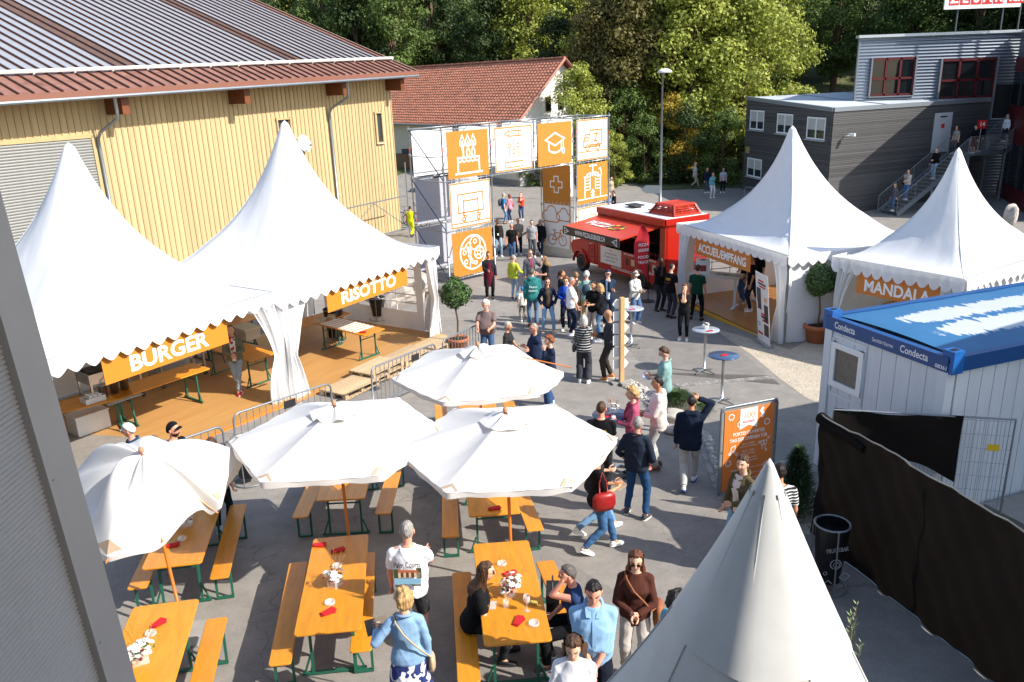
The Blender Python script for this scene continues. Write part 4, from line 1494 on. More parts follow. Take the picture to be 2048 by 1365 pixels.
def ic_watch(g,w,b,ln):
 stroke(g,arc(0,0,.68,n=40),.07,True,Z)
 stroke(g,arc(.12,.36,.27),.055,True,Z);stroke(g,arc(.12,.42,.08),.045,True,Z)
 stroke(g,arc(.32,-.06,.25),.06,True,Z);stroke(g,arc(.32,-.06,.09),.04,True,Z)
 for q in range(5):
  a=q*1.257
  stroke(g,[(.32+.09*math.cos(a),-.06+.09*math.sin(a)),(.32+.24*math.cos(a),-.06+.24*math.sin(a))],.05,False,Z)
 stroke(g,arc(-.2,.14,.11),.045,True,Z);stroke(g,arc(-.46,.04,.08),.045,True,Z);stroke(g,arc(-.4,-.34,.08),.045,True,Z)
 stroke(g,arc(.12,-.45,.07),.045,True,Z)
 stroke(g,arc(.30,-.02,.55,135,235,12),.05,False,Z);stroke(g,arc(.25,-.05,.40,150,240,12),.05,False,Z)
 stroke(g,[(-.62,.2),(-.42,.24),(-.18,.24),(-.12,.02),(-.2,-.62)],.05,False,Z)
 stroke(g,arc(-.02,-.04,.5,100,160,10),.045,False,Z)
def ic_cross(g,w,b,ln):
 a,c=.13,.36
 stroke(g,[(-a,c),(a,c),(a,a),(c,a),(c,-a),(a,-a),(a,-c),(-a,-c),(-a,-a),(-c,-a),(-c,a),(-a,a)],.055,True,Z)
def ic_desk(g,w,b,ln):
 stroke(g,[(-.62,.30),(-.2,.30)],.06,False,Z);stroke(g,[(.25,.30),(.62,.30)],.06,False,Z)
 for sx in (-1,1):
  stroke(g,[(sx*.55,.3),(sx*.55,-.62)],.06,False,Z)
  for z in (.14,.0,-.14,-.28):
   stroke(g,[(sx*.55,z),(sx*.18,z)],.045,False,Z)
  stroke(g,[(sx*.18,.24),(sx*.18,-.28)],.045,False,Z)
  stroke(g,[(sx*.42,.26),(sx*.14,.34),(sx*.14,.46),(sx*.40,.40)],.06,True,Z)
 stroke(g,[(-.24,.78),(.28,.78)],.07,False,Z);stroke(g,[(0,.78),(0,.3)],.07,False,Z)
 stroke(g,[(.42,.58),(.54,.62),(.62,.34)],.055,False,Z)
 stroke(g,[(0,-.30),(-.12,-.42),(.12,-.42)],.05,True,Z);stroke(g,[(0,-.66),(-.12,-.54),(.12,-.54)],.05,True,Z)
 stroke(g,[(0,-.36),(0,-.6)],.06,False,Z)
 stroke(g,[(-PW/2+.02,-.68),(PW/2-.02,-.68)],.05,False,Z)
def cloud(g,x,y,s):
 P=arc(x-.32*s,y,.26*s,90,270,8)+[(x+.3*s,y-.26*s)]+arc(x+.34*s,y-.04*s,.22*s,-90,80,8)+arc(x+.02*s,y+.22*s,.30*s,10,165,10)
 stroke(g,P,.05,True,Z)
def bike_icon(g,x,y,s):
 for sx in (-1,1):
  stroke(g,arc(x+sx*.34*s,y,.25*s),.045,True,Z)
 a,b_,c,d=(x-.34*s,y),(x-.06*s,y),(x-.16*s,y+.36*s),(x+.22*s,y+.36*s)
 for P in ((a,b_,c,a),(b_,d),(c,d),(d,(x+.34*s,y)),(d,(x+.18*s,y+.5*s),(x+.34*s,y+.52*s),(x+.38*s,y+.42*s)),(c,(x-.19*s,y+.48*s)),((x-.3*s,y+.48*s),(x-.1*s,y+.48*s))):
  stroke(g,P,.05,False,Z)
def ic_bike(g,w,b,ln):
 cloud(g,-.35,.45,.95);cloud(g,.42,.50,.75);bike_icon(g,.02,-.62,.95)
panel('orange gate panel with a white birthday cake drawing, top left',gate_M(0,0),True,ic_cake)
panel('white gate panel with orange pencil, sliders and ruler drawing',gate_M(1,0),False,ic_tools)
panel('orange gate panel with a white graduation cap drawing',gate_M(2,0),True,ic_cap)
panel('white gate panel with an orange lorry drawing marked Z',gate_M(3,0),False,ic_truck)
panel('white gate panel with an orange wheeled board drawing',gate_M(0,1),False,ic_board)
panel('orange gate panel with a white watch movement drawing',gate_M(0,2),True,ic_watch)
panel('orange gate panel with a white height adjustable desk drawing',gate_M(3,1),True,ic_desk)
panel('dark side orange gate panel with a white cross outline',gate_M(0,1,1),True,ic_cross,GD-.3)
panel('white side gate panel with orange clouds and a bicycle',gate_M(0,2,1),False,ic_bike,GD-.3,ROW+.25)
panel('white gate panel half hidden behind the red food truck',gate_M(3,2),False,lambda g,w,b,ln:stroke(g,arc(0,0,.5),.05,True,Z))
for i,k_ in ((0,0),(1,0),(2,0),(3,0),(3,1)):
 p=F0+gu*((i+.5)*BAY)+gn*(GD+.06)
 MB().box((0,0,0),(PW,PH,.012)).build('back_sheet',m_back,gate,M=gate.matrix_world.inverted()@face_M(Vector((p.x,p.y,GT-(k_+.5)*ROW)),gu,(0,0,1)) if False else T((i+.5)*BAY,GD+.06,GT-(k_+.5)*ROW)@rotm(rx=math.pi/2))
for k_ in (1,2):  # lower back sheets coloured grey for the shade of the front panels
 MB().box((0,0,0),(PW,PH,.012)).build('back_sheet',mat('shaded_banner_back',hexc('a9abb5'),rough=.7),gate,M=T(.5*BAY,GD+.06,GT-(k_+.5)*ROW)@rotm(rx=math.pi/2))
for i,nm in ((3*BAY-.02,'plinth_board'),):
 MB().box((i-.04,GD/2,zg_(i,1)+.22),(.04,GD,.42)).build(nm,mat('board_pale',hexc('b9b3a6'),rough=.8,var=.1),gate)
# --- street lamp, direction arrow
lp=at(1320,410)
lamp=thing('street_lamp','tall silver street lamp with a domed head beyond the red food truck','street lamp',lp)
LH=8.15
MB().tube([(0,0,0),(0,0,1.2),(0,0,LH)],[.10,.09,.05],12).build('pole',m_galv,lamp,True)
hm_=MB().lathe([(.0,.24),(.18,.22),(.34,.13),(.40,.0),(.36,-.02),(.0,-.03)],20,M=T(.12,0,LH+.02)@Matrix.Diagonal((1.15,.8,1,1)))
hm_.build('lamp_head',mat('lamp_white',(.72,.73,.72),rough=.3),lamp,True)
MB().tube([(0,0,LH-.2),(.1,0,LH)],.06,8).build('neck',m_galv,lamp)
t_=thing('direction_sign','blank grey arrow shaped sign back fixed to the street lamp','sign',(lp.x,lp.y,lp.z))
MB().prism([(-.05,-.26),(-.95,-.26),(-1.3,0),(-.95,.26),(-.05,.26)],-.015,.015,T(0,-.12,1.0)@rotm(rx=math.pi/2,rz=-.35)).build('plate',mat('sign_back',hexc('9da5a6'),rough=.5,metal=.3),t_)
# --- red food truck
ta,tb=Vector((2.99,32.87,0)),Vector((4.94,29.33,0))
tf=(ta-tb).normalized()
tz0=(tz(ta.x,ta.y)+tz(tb.x,tb.y))/2
tr_p=math.atan2(tz(ta.x,ta.y)-tz(tb.x,tb.y),4.04)
tl_=Vector((-tf.y,tf.x,0))
truck=thing('food_truck','red vintage pizza van with open serving hatch and white roof','food truck',((ta.x+tb.x)/2,(ta.y+tb.y)/2,tz0),math.atan2(tf.y,tf.x))
m_red=mat('van_red',hexc('a81b0a'),rough=.25,spec=.6,var=.03,vs=2)
m_redo=mat('hatch_red',hexc('b83419'),rough=.35)
m_vw=mat('van_roof_white',(.78,.77,.75),rough=.5,var=.06,vs=3)
m_blk=mat('black_rubber',hexc('17171a'),rough=.7)
m_dkin=mat('van_inside',hexc('1a1512'),rough=.8)
WB2=2.02;TWd=2.0
X0,X1,ZB,ZT=-3.25,.85,.38,2.72
b=MB()
b.box(((X0+X1)/2,-TWd/2,(ZB+1.16)/2+.0),(X1-X0,TWd,1.16-ZB))
b.box(((X0+X1)/2,-TWd/2,2.62),(X1-X0,TWd,.28))
b.box(((X0+X1)/2,-TWd+.04,1.85),(X1-X0,.08,1.5))
b.box((X0+.05,-TWd/2,1.85),(.10,TWd-.1,1.5))
b.box((X1-.05,-TWd/2,1.85),(.10,TWd-.1,1.5))
b.box((X0+.14,-.06,1.85),(.28,.12,1.42))
b.box((X1-.25,-.06,1.85),(.5,.12,1.42))
b.build('body',m_red,truck)
MB().box(((X0+X1)/2,-TWd/2,ZT+.075),(X1-X0-.08,TWd-.08,.06)).build('roof',m_vw,truck)
MB().box(((X0+X1)/2,.03,ZT-.02),(X1-X0,.06,.22)).box((X0-.02,-TWd/2,ZT-.02),(.06,TWd,.22)).build('roof_rim',m_red,truck)
MB().box(((X0+X1)/2,-1.0,1.17),(X1-X0-.25,1.7,.04)).build('counter',mat('counter_steel',hexc('8d8f90'),rough=.3,metal=.8),truck)
MB().box((-1.2,-1.75,1.8),(3.6,.05,1.2)).box((-1.2,-1.0,1.18),(3.5,1.6,.03)).build('interior',m_dkin,truck)
cab=MB()
prof=[(.85,.42),(2.30,.42),(2.62,.50),(2.86,.80),(2.90,1.05),(2.72,1.22),(2.30,1.32),(1.98,1.42),(1.62,2.18),(1.40,2.34),(.85,2.38)]
k=len(prof)
ws=[0,.10,.18]
rows=[]
for yy,inset in ((.0,.16),(-.06,.05),(-.22,.0),(-TWd+.22,.0),(-TWd+.06,.05),(-TWd,.16)):
 cx_,cz_=1.6,1.2
 rows.append([(cx_+(x-cx_)*(1-inset*.5),yy,cz_+(z-cz_)*(1-inset*.5)) for x,z in prof])
vs=[p for r_ in rows for p in r_]
fs=[]
for i in range(len(rows)-1):
 for j in range(k):
  fs.append((i*k+j,(i+1)*k+j,(i+1)*k+(j+1)%k,i*k+(j+1)%k))
fs.append(tuple(range(k))[::-1][::-1]);fs.append(tuple((len(rows)-1)*k+j for j in range(k))[::-1])
cab.add(vs,fs)
cab.build('cab',m_red,truck)
g=MB()
for i in range(11):
 z=.62+i*.062
 g.tube([(1.05,.012,z),(1.62-.02*abs(i-5),.012,z)],.014,5)
for i in range(9):
 z=1.0+i*.035
 g.tube([(2.05,-.02,z),(2.75-.05*i,-.03,z)],.008,4)
g.build('side_ribs',m_red,truck)
g=MB()
g.grid(lambda u,v:(WB2+(.44+.08*v)*math.cos(math.pi*u),.02+.10*math.sin(math.pi*v),.38+(.46+.10*v)*math.sin(math.pi*u)),16,5)
g.build('front_wing',m_red,truck,True)
g=MB()
g.grid(lambda u,v:(-WB2+.10+(.42+.05*v)*math.cos(math.pi*u),.01+.03*math.sin(math.pi*v),.40+(.42+.06*v)*math.sin(math.pi*u)),16,5)
g.build('rear_wing',m_red,truck,True)
MB().prism([(1.10,1.42),(1.86,1.42),(1.55,2.1),(1.10,2.14)],0,.01,Matrix(((1,0,0,0),(0,0,-1,.0),(0,1,0,0),(0,0,0,1)))).build('side_window',m_mpane,truck)
for x in (WB2,-WB2+.1):
 w=MB().lathe([(.20,-.11),(.34,-.11),(.385,-.06),(.385,.06),(.34,.11),(.20,.10)],24,M=T(x,-.10,.385)@rotm(rx=math.pi/2)).build('wheel',m_blk,truck,True)
 MB().lathe([(.0,-.08),(.07,-.09),(.10,-.06),(.17,-.055),(.215,-.095),(.225,-.05),(.22,.0)],20,M=T(x,-.10,.385)@rotm(rx=math.pi/2)@Matrix.Diagonal((1,1,1,1))).build('hub_cap',mat('hub_chrome',hexc('b7b9ba'),rough=.25,metal=.85),w,True)
 MB().tube([(x+.24*math.cos(q*.393),.0,.385+.24*math.sin(q*.393)) for q in range(16)],.012,5,closed=True).build('trim_ring',mat('cream_ring',hexc('cfc6ae'),rough=.4),w)
for x in (WB2,):
 w=MB().lathe([(.20,-.11),(.34,-.11),(.385,-.06),(.385,.06),(.34,.11),(.20,.10)],24,M=T(x,-TWd+.12,.385)@rotm(rx=math.pi/2)).build('wheel',m_blk,truck,True)
MB().lathe([(.0,.03),(.09,.02),(.10,0),(.07,-.08),(.0,-.1)],14,M=T(2.74,-.28,1.0)@rotm(ry=math.pi/2)).build('headlight',mat('lamp_glass',(.7,.7,.68),rough=.1),truck,True)
MB().lathe([(.0,.03),(.09,.02),(.10,0),(.07,-.08),(.0,-.1)],14,M=T(2.74,-TWd+.28,1.0)@rotm(ry=math.pi/2)).build('headlight',mat('lamp_glass'),truck,True)
MB().tube([(2.5,.05,.50),(2.85,-.2,.50),(2.95,-TWd/2,.5),(2.85,-TWd+.2,.5)],.05,8).build('bumper',m_red,truck)
MB().box((1.95,.16,1.72),(.06,.24,.36)).tube([(1.7,0,1.7),(1.95,.1,1.7)],.015,5).build('mirror',m_blk,truck)
MB().box((1.30,.015,1.28),(.16,.03,.03)).build('door_handle',mat('hub_chrome'),truck)
MB().box((1.04,.012,1.3),(.012,.012,1.7)).build('door_seam',mat('seam_dark',hexc('4d0a08'),rough=.6),truck)
HX0,HX1=-2.95,.62
ho=1.75;hz0,hz1=2.52,2.28
hatch=MB().add([(HX0,.06,hz0),(HX1,.06,hz0),(HX1,ho,hz1),(HX0,ho,hz1),(HX0,.06,hz0-.05),(HX1,.06,hz0-.05),(HX1,ho,hz1-.05),(HX0,ho,hz1-.05)],[(0,1,2,3),(4,7,6,5),(0,4,5,1),(3,2,6,7),(0,3,7,4),(1,5,6,2)]).build('hatch',m_redo,truck)
MB().box(((HX0+HX1)/2,ho+.02,hz1-.14),(HX1-HX0,.03,.32)).build('fascia_board',mat('fascia_black',hexc('1f1f1f'),rough=.55,var=.2,vs=6),hatch)
m_wt=mat('lettering_white',(.8,.8,.78),rough=.5)
def tside(x,y,z):
 return face_M((x,y,z),(-1,0,0),(0,0,1))
text('WWW.PIZZALEGENDE.CH',m_wt,hatch,tside((HX0+HX1)/2,ho+.042,hz1-.14),width=1.9,size=.24,bold=.012)
for s in (-1,1):
 g=MB();stroke(g,[(-.14,-.12),(.14,0),(-.14,.12)] if s<0 else [(.14,-.12),(-.14,0),(.14,.12)],.025,True,.0)
 text('pizza',m_wt,hatch,tside((HX0+HX1)/2-s*1.52,ho+.044,hz1-.14),size=.07)
 g.build('arrow_mark',m_wt,hatch,M=tside((HX0+HX1)/2-s*1.52,ho+.0395,hz1-.14))
Mh_=face_M(((HX0+HX1)/2+.5,.95,(hz0+hz1)/2+.012),(-1,0,0),(0,-1,.14))
text('PIZZA',m_wt,hatch,Mh_,width=1.5,size=.55,bold=.02)
g=MB()
for q in range(9):
 a=q*.7
 g.ell((.95+.32*math.cos(a),.05+.22*math.sin(a),.003),(.10,.08,.003),8,4,q%3)
g.build('food_picture',[mat('pic_yellow',hexc('c9a53a')),mat('pic_green',hexc('5d7a3a')),mat('pic_brown',hexc('5a3a22'))],hatch,M=Mh_)
for x in (HX0+.2,HX1-.2):
 MB().tube([(x,.06,1.9),(x,ho*.7,hz1+.02)],.015,5).build('hatch_strut',mat('hub_chrome'),hatch)
MB().box((-.05,.012,.97),(1.35,.02,.66)).build('menu_panel',mat('panel_white'),truck)
for i,s in enumerate(('Ici,','on fait des pizzas rondes !','Eh... parfois carrees... mais','toujours avec amour !')):
 text(s,mat('ink_black',hexc('1a1a1a')),truck,tside(-.05,.0235,1.20-i*.135),width=(.12,.8,.88,.66)[i],size=.10,bold=.01)
MB().box((-1.85,.012,.97),(2.2,.02,.64)).build('poster_panel',mat('poster_red',hexc('a3251f'),rough=.4),truck)
text('MOULURAGE AUX PIZZAS MAISON',m_wt,truck,tside(-1.85,.0235,1.22),width=1.9,size=.09)
for i,(x,w_,h_) in enumerate(((-1.1,.16,.26),(-1.45,.2,.24),(-1.9,.14,.22),(-2.4,.2,.16),(-2.7,.18,.3))):
 MB().box((x,.0245,.95),(w_,.004,h_)).build('poster_picture',mat('pic_%d'%(i%3),(hexc('3d2a24'),hexc('c6b394'),hexc('6b2a20'))[i%3]),truck)
text('WWW.PIZZALEGENDE.CH',m_wt,truck,tside(-.75,.013,.55),width=1.35,size=.16,bold=.006)
text('WWW.PIZZALEGENDE.CH',m_wt,truck,tside(-2.15,.0235,.74),width=1.1,size=.10)
cw=MB()
cw.grid(lambda u,v:(-2.3+.95*math.cos(math.pi*u)*(1-.18*v),-1.05+(.55-.10*v)*(-1 if False else 1)*math.sin(math.pi*u),ZT+.1+.48*v),12,3)
cw2=MB()
def cowl(x,y,z):
 return (x,y,z)
cx0,cx1,cy0,cy1=-3.1,-1.75,-1.75,-.5
cw2.box(((cx0+cx1)/2,(cy0+cy1)/2,ZT+.46),(cx1-cx0-.35,cy1-cy0-.22,.05))
P=[(cx0,cy0),(cx1,cy0),(cx1,cy1),(cx0,cy1)]
Q=[(cx0+.2,cy0+.14),(cx1-.28,cy0+.14),(cx1-.28,cy1-.14),(cx0+.2,cy1-.14)]
for i in range(4):
 a,b_,c,d=Vector((*P[i],ZT+.1)),Vector((*P[(i+1)%4],ZT+.1)),Vector((*Q[(i+1)%4],ZT+.45)),Vector((*Q[i],ZT+.45))
 for j in range(4):
  u=j/3
  cw2.tube([a.lerp(b_,u),d.lerp(c,u)],.06 if j in (0,3) else .022,5)
 for v in (0,.32,.52,.72,1):
  cw2.tube([a.lerp(d,v),b_.lerp(c,v)],.06 if v in (0,1) else .018,5)
cw2.box(((cx0+cx1)/2,(cy0+cy1)/2,ZT+.14),(cx1-cx0,cy1-cy0,.08))
cw2.build('roof_cowl',mat('cowl_red',hexc('b5331c'),rough=.4),truck)
MB().box((-.35,-.9,ZT+.2),(.65,.5,.04)).box((-.35,-.9,ZT+.14),(.4,.3,.1)).build('roof_hatch',mat('dark_grey_plastic',hexc('3a3b3c'),rough=.6),truck)
MB().box((-1.4,-1.2,ZT+.125),(.5,.6,.05)).build('roof_plate',mat('pale_plate',hexc('b9b8b4'),rough=.5),truck)
q=at(1166,541)
tag(MB().box((0,0,.03),(.5,.3,.06)).build('wheel_chock',mat('blue_plastic',hexc('1e6fb0'),rough=.5),None,M=T(q.x,q.y,q.z)@rotm(rz=2.0)),'flat blue chock under the front wheel of the red van','wheel chock')
for i in range(5):
 x=-2.0-i*.16
 p=truck.location+tf*x-tl_*.35+Vector((0,0,1.19))
 tag(MB().lathe([(.035,0),(.035,.16),(.012,.22),(.012,.26)],10).build('bottle',mat(('bottle_red','bottle_dark')[i%2],(hexc('a02a1c'),hexc('2c2a22'))[i%2],rough=.3),None,True,T(*p)),('small red bottle on the counter of the red van','small dark bottle on the counter of the red van')[i%2],'bottle','bottles on the van counter')
fp=at(1296,604)
fl=thing('feather_flag','tall curved red feather flag standing in front of the pizza van','flag',fp,.35)
fl.scale=(.95,.95,.80)
MB().tube([(0,0,0),(0,0,2.3),(-.05,0,2.9),(-.22,0,3.35)],.018,6).build('pole',m_blk,fl)
MB().lathe([(.24,0),(.24,.05),(.05,.07),(.03,.12)],16).build('base',mat('dark_grey_plastic'),fl)
m_flag=mat('flag_red',hexc('b3212c'),rough=.6,var=.08,sub=(.25,hexc('d0303a')))
def ff(u,v):
 z=.95+2.45*v
 w=.62*(1-.15*v)*min(1,math.sqrt(max(0,(1-v)*3.0)))*min(1,v*2.6+.02)
 xr=-.05*cl((v-.55)/.3,0,1)-.2*cl((v-.8)/.2,0,1)**1.5
 return (xr-w*u,.06*math.sin(u*4+v*6),z)
fg_=MB().grid(ff,8,20).build('cloth',m_flag,fl,True)
for i,(s,z,w_) in enumerate((('PIZZA',2.55,.40),('LEGENDE',2.32,.42),('FOOD',2.02,.42),('TRUCK',1.8,.44))):
 text(s,mat('lettering_white'),fg_,face_M((-.27,-.085,z),(1,0,0),(0,0,1)),width=w_,size=.17,bold=.01)
# --- blue roofed container
CA,CB=Vector((5.50,13.16,0)),Vector((6.20,10.84,0))
cdx=Vector((math.cos(R(20.5)),math.sin(R(20.5)),0))
cfx=(CB-CA).normalized()
CW_,CLn=(CB-CA).length,6.0
ZR=2.05
zc0=-.50
cont=thing('container','white sanitary container with a flaking blue roof','container')
m_cw=mat('container_white',hexc('cdd2d6'),rough=.45,var=.06,vs=2.5,stretch=(3,3,.3),col2=hexc('b3b5b2'),thr=(.55,.85),c2s=2.5,orand=.03)
m_cb=mat('container_blue',hexc('14477f'),rough=.4,var=.06,vs=2)
m_lid=mat('flaking_blue_roof',hexc('2d6590'),rough=.5,var=.06,vs=3)
def flaking():
 m=m_lid
 N,L=m.node_tree.nodes,m.node_tree.links
 b=N['Principled BSDF']
 tc=N.new('ShaderNodeTexCoord')
 sp=N.new('ShaderNodeSeparateXYZ');L.new(tc.outputs['Object'],sp.inputs[0])
 mp=N.new('ShaderNodeMapping');mp.inputs['Scale'].default_value=(5.5,.8,1)
 L.new(tc.outputs['Object'],mp.inputs[0])
 n=N.new('ShaderNodeTexNoise');n.inputs['Scale'].default_value=1.7;n.inputs['Detail'].default_value=6;n.inputs['Roughness'].default_value=.62
 L.new(mp.outputs[0],n.inputs['Vector'])
 a0=N.new('ShaderNodeMath');a0.operation='ABSOLUTE';L.new(sp.outputs['Y'],a0.inputs[0])
 a9=N.new('ShaderNodeMath');a9.operation='SUBTRACT';a9.inputs[1].default_value=.36;L.new(a0.outputs[0],a9.inputs[0])
 ab=N.new('ShaderNodeMath');ab.operation='ABSOLUTE';L.new(a9.outputs[0],ab.inputs[0])
 m1=N.new('ShaderNodeMapRange');m1.inputs['From Min'].default_value=.48;m1.inputs['From Max'].default_value=.14
 m1.inputs['To Min'].default_value=-.25;m1.inputs['To Max'].default_value=.22
 L.new(ab.outputs[0],m1.inputs['Value'])
 m2=N.new('ShaderNodeMapRange');m2.inputs['From Min'].default_value=.35;m2.inputs['From Max'].default_value=1.1
 m2.inputs['To Min'].default_value=-.45;m2.inputs['To Max'].default_value=.0
 L.new(sp.outputs['X'],m2.inputs['Value'])
 a1=N.new('ShaderNodeMath');a1.operation='ADD';L.new(n.outputs['Fac'],a1.inputs[0]);L.new(m1.outputs[0],a1.inputs[1])
 a2=N.new('ShaderNodeMath');a2.operation='ADD';L.new(a1.outputs[0],a2.inputs[0]);L.new(m2.outputs[0],a2.inputs[1])
 gt=N.new('ShaderNodeMapRange');gt.inputs['From Min'].default_value=.525;gt.inputs['From Max'].default_value=.54
 L.new(a2.outputs[0],gt.inputs['Value'])
 mx=N.new('ShaderNodeMix');mx.data_type='RGBA'
 src=b.inputs['Base Color'].links[0].from_socket
 L.new(gt.outputs[0],mx.inputs['Factor']);L.new(src,mx.inputs['A']);mx.inputs['B'].default_value=(.47,.50,.52,1)
 L.new(mx.outputs['Result'],b.inputs['Base Color'])
flaking()
mid=(CA+CB)/2
Mc=Matrix((cdx,Vector((-cdx.y,cdx.x,0)),Vector((0,0,1)))).transposed().to_4x4();Mc.translation=(mid.x,mid.y,0)
hw=CW_/2*abs(cfx.dot(Vector((-cdx.y,cdx.x,0))))
MB().box((CLn/2+.02,0,(zc0+ZR)/2),(CLn-.1,2*hw-.08,ZR-zc0)).build('wall_core',m_cw,cont,M=Mc)
np_=8
for i in range(np_):
 a=-hw+.06+i*(2*hw-.12)/np_
 MB().box((.0,a+(2*hw-.12)/np_/2,(zc0+ZR)/2),(.10,(2*hw-.12)/np_-.010,ZR-zc0-.02)).build('panel',m_cw,cont,M=Mc)
for i in range(22):
 a=.25+i*(CLn-.4)/22
 MB().box((a,-hw+.02,(zc0+ZR)/2),((CLn-.4)/22-.012,.08,ZR-zc0-.02)).build('panel',m_cw,cont,M=Mc)
for y in (-hw+.05,hw-.05):
 MB().box((.0,y,(zc0+ZR)/2),(.16,.16,ZR-zc0)).build('corner_post',m_cw,cont,M=Mc)
rl=MB()
rl.box((-.03,0,ZR+.11),(.12,2*hw+.04,.23)).box((CLn/2,-hw-.02,ZR+.11),(CLn,.12,.225)).box((CLn/2,hw+.02,ZR+.11),(CLn,.12,.225))
rl.build('top_rail',m_cb,cont,M=Mc)
MB().grid(lambda u,v:(CLn*u+.12,(v-.5)*(2*hw-.12),ZR+.20+.05*(1-(2*v-1)**2)+.006*math.sin(u*30)),30,12).build('roof',m_lid,cont,True,M=Mc)
for y in (-hw-.0,hw+.0):
 cc=MB().box((.03,y,ZR+.15),(.2,.2,.34)).build('corner_casting',mat('casting_blue',hexc('185a9e'),rough=.4,var=.15,vs=8),cont,M=Mc)
 MB().box((.03,y,ZR+.322),(.12,.08,.006)).build('casting_slot',mat('slot_dark',hexc('15110e'),rough=.8),cc)
 MB().ell((-.072,y,ZR+.16),(.004,.035,.05),10,6).build('casting_hole',mat('slot_dark'),cc)
m_ct=mat('container_lettering',(.72,.74,.76),rough=.5)
def cfM(y,z,x=-.0915):
 return Mc@face_M((x,y,z),(0,-1,0),(0,0,1))
text('Condecta',m_ct,cont,cfM(hw-.42,ZR+.11),width=.46,size=.16,bold=.02)
text('Sanitärräume',m_ct,cont,cfM(-.02,ZR+.10),width=.42,size=.09,bold=.008)
text('Condecta',m_ct,cont,cfM(-hw+.58,ZR+.11),width=.52,size=.16,bold=.02)
text('08361',m_ct,cont,cfM(-hw+.08,ZR+.05),width=.2,size=.08)
wy_=hw-.52
wf=MB()
for dy in (-.31,.31):
 wf.box((-.07,wy_+dy,1.48),(.05,.10,.78))
for dz in (-.34,.34):
 wf.box((-.072,wy_,1.48+dz),(.05,.72,.10))
wf=wf.build('window',m_pvc,cont,M=Mc)
MB().box((-.055,wy_,1.48),(.02,.54,.60)).build('pane',mat('frosted_pane',hexc('6b655c'),rough=.35,var=.2,vs=12),wf)
g=MB()
for dy in (-.36,.36):
 g.box((-.05,wy_+dy-.0,1.45),(.03,.05,1.0))
g.box((-.05,wy_,1.96),(.03,.76,.05));g.box((-.05,wy_,.95),(.03,.76,.05))
g.build('window_trim',m_cw,wf)
for sx in (.15,CLn/2,CLn-.2):
 for sy in (-hw+.2,hw-.2):
  p=Mc@Vector((sx,sy,0))
  MB().box((sx,sy,(zc0+tz(p.x,p.y))/2),(.4,.3,max(.04,zc0-tz(p.x,p.y)))).build('foundation_block',mat('concrete',hexc('8f8c85'),rough=.9,var=.1),cont,M=Mc)
MB().box((CLn/2,-hw-.06,zc0+.02),(CLn,.1,.14)).build('bottom_rail',m_cw,cont,M=Mc)
q=Mc@Vector((3.6,-hw-.45,0))
tag(MB().box((0,0,.1),(5.2,.7,.5)).build('concrete_wall',mat('concrete'),None,M=T(q.x,q.y,-.62)@rotm(rz=R(20.5))),'low grey concrete wall along the long side of the container','wall')
# --- black screening cloth and mesh fence
m_net=mat('black_screen_cloth',hexc('1c1816'),rough=.95,spec=.1,var=.10,vs=4,bump=.3,bs=200,sub=(.06,hexc('3a322c')))
FA,FB=Vector((4.50,10.75,0)),Vector((5.11,8.13,0))
fd=(FB-FA).normalized()
FC=FB+fd*3.6
scr=thing('screen_fence','tall fence hung with black screening cloth beside the clad tent','fence')
def scr_p(s,z):
 p=FA+fd*s
 return p,tz(p.x,p.y)+z
def scr_f(u,v):
 s=-.1+6.3*u
 top_=1.88+.06*math.sin(s*1.3)+.10*(1-cl(s/.5,0,1))+.03*s
 p,z=scr_p(s,.02+top_*v)
 n_=Vector((-fd.y,fd.x,0))
 dsp=.03*math.sin(s*3.1+v*5)*v+.018*math.sin(s*7-v*9)+.012*math.sin(s*15+v*22)
 return (p.x+n_.x*dsp,p.y+n_.y*dsp,z)
MB().grid(scr_f,90,36).build('screening_cloth',m_net,scr,True)
for s in (0,2.1,4.2):
 p,z=scr_p(s,0)
 n_=Vector((fd.y,-fd.x,0))
 MB().tube([(p.x+.06,p.y,z),(p.x+.06,p.y,z+1.86)],.021,7).build('post',m_galv,scr)
g=MB()
pts=[Vector(scr_f(i/40,1))+Vector((0,0,.01)) for i in range(41)]
g.tube(pts,.012,5).build('top_wire',mat('pale_cord',hexc('8f8a80'),rough=.7),scr)
pts=[Vector(scr_f(i/14,0)) for i in range(15)]
MB().tube(pts,.015,5).build('bottom_wire',m_galv,scr)
def fold(u,v):
 s=-.12+1.0*u
 p,z=scr_p(s,1.93-.10*u)
 a=v*5.0
 r=.09*(1-.45*u)
 n_=Vector((-fd.y,fd.x,0))
 return (p.x+n_.x*r*math.cos(a),p.y+n_.y*r*math.cos(a),z+r*math.sin(a))
MB().grid(fold,14,12).build('folded_cloth',m_net,scr,True)
mf=thing('mesh_fence','steel mesh fence panel half covered with black cloth in front of the white container','fence')
MA=FA+Vector((.25,.35,0));MBv=aty(2000,1000,0.0+10.55);MBv=Vector((7.1,10.5,0))
md=(MBv-MA).normalized();ML=(MBv-MA).length
zt_m=1.42
g=MB()
g.tube([Vector((MA.x,MA.y,-.45)),Vector((MA.x,MA.y,zt_m)),Vector((MBv.x,MBv.y,zt_m)),Vector((MBv.x,MBv.y,-.45))],.02,6)
fr_=g.build('frame',m_galv,mf)
g=MB()
for i in range(1,int(ML/.055)):
 p=MA+md*(i*.055)
 g.tube([(p.x,p.y,-.4),(p.x,p.y,zt_m)],.003,3,cap=False)
for i in range(9):
 z=-.38+i*.22
 g.tube([(MA.x,MA.y,z),(MBv.x,MBv.y,z)],.004,3,cap=False)
g.build('wire_mesh',m_galv,mf)
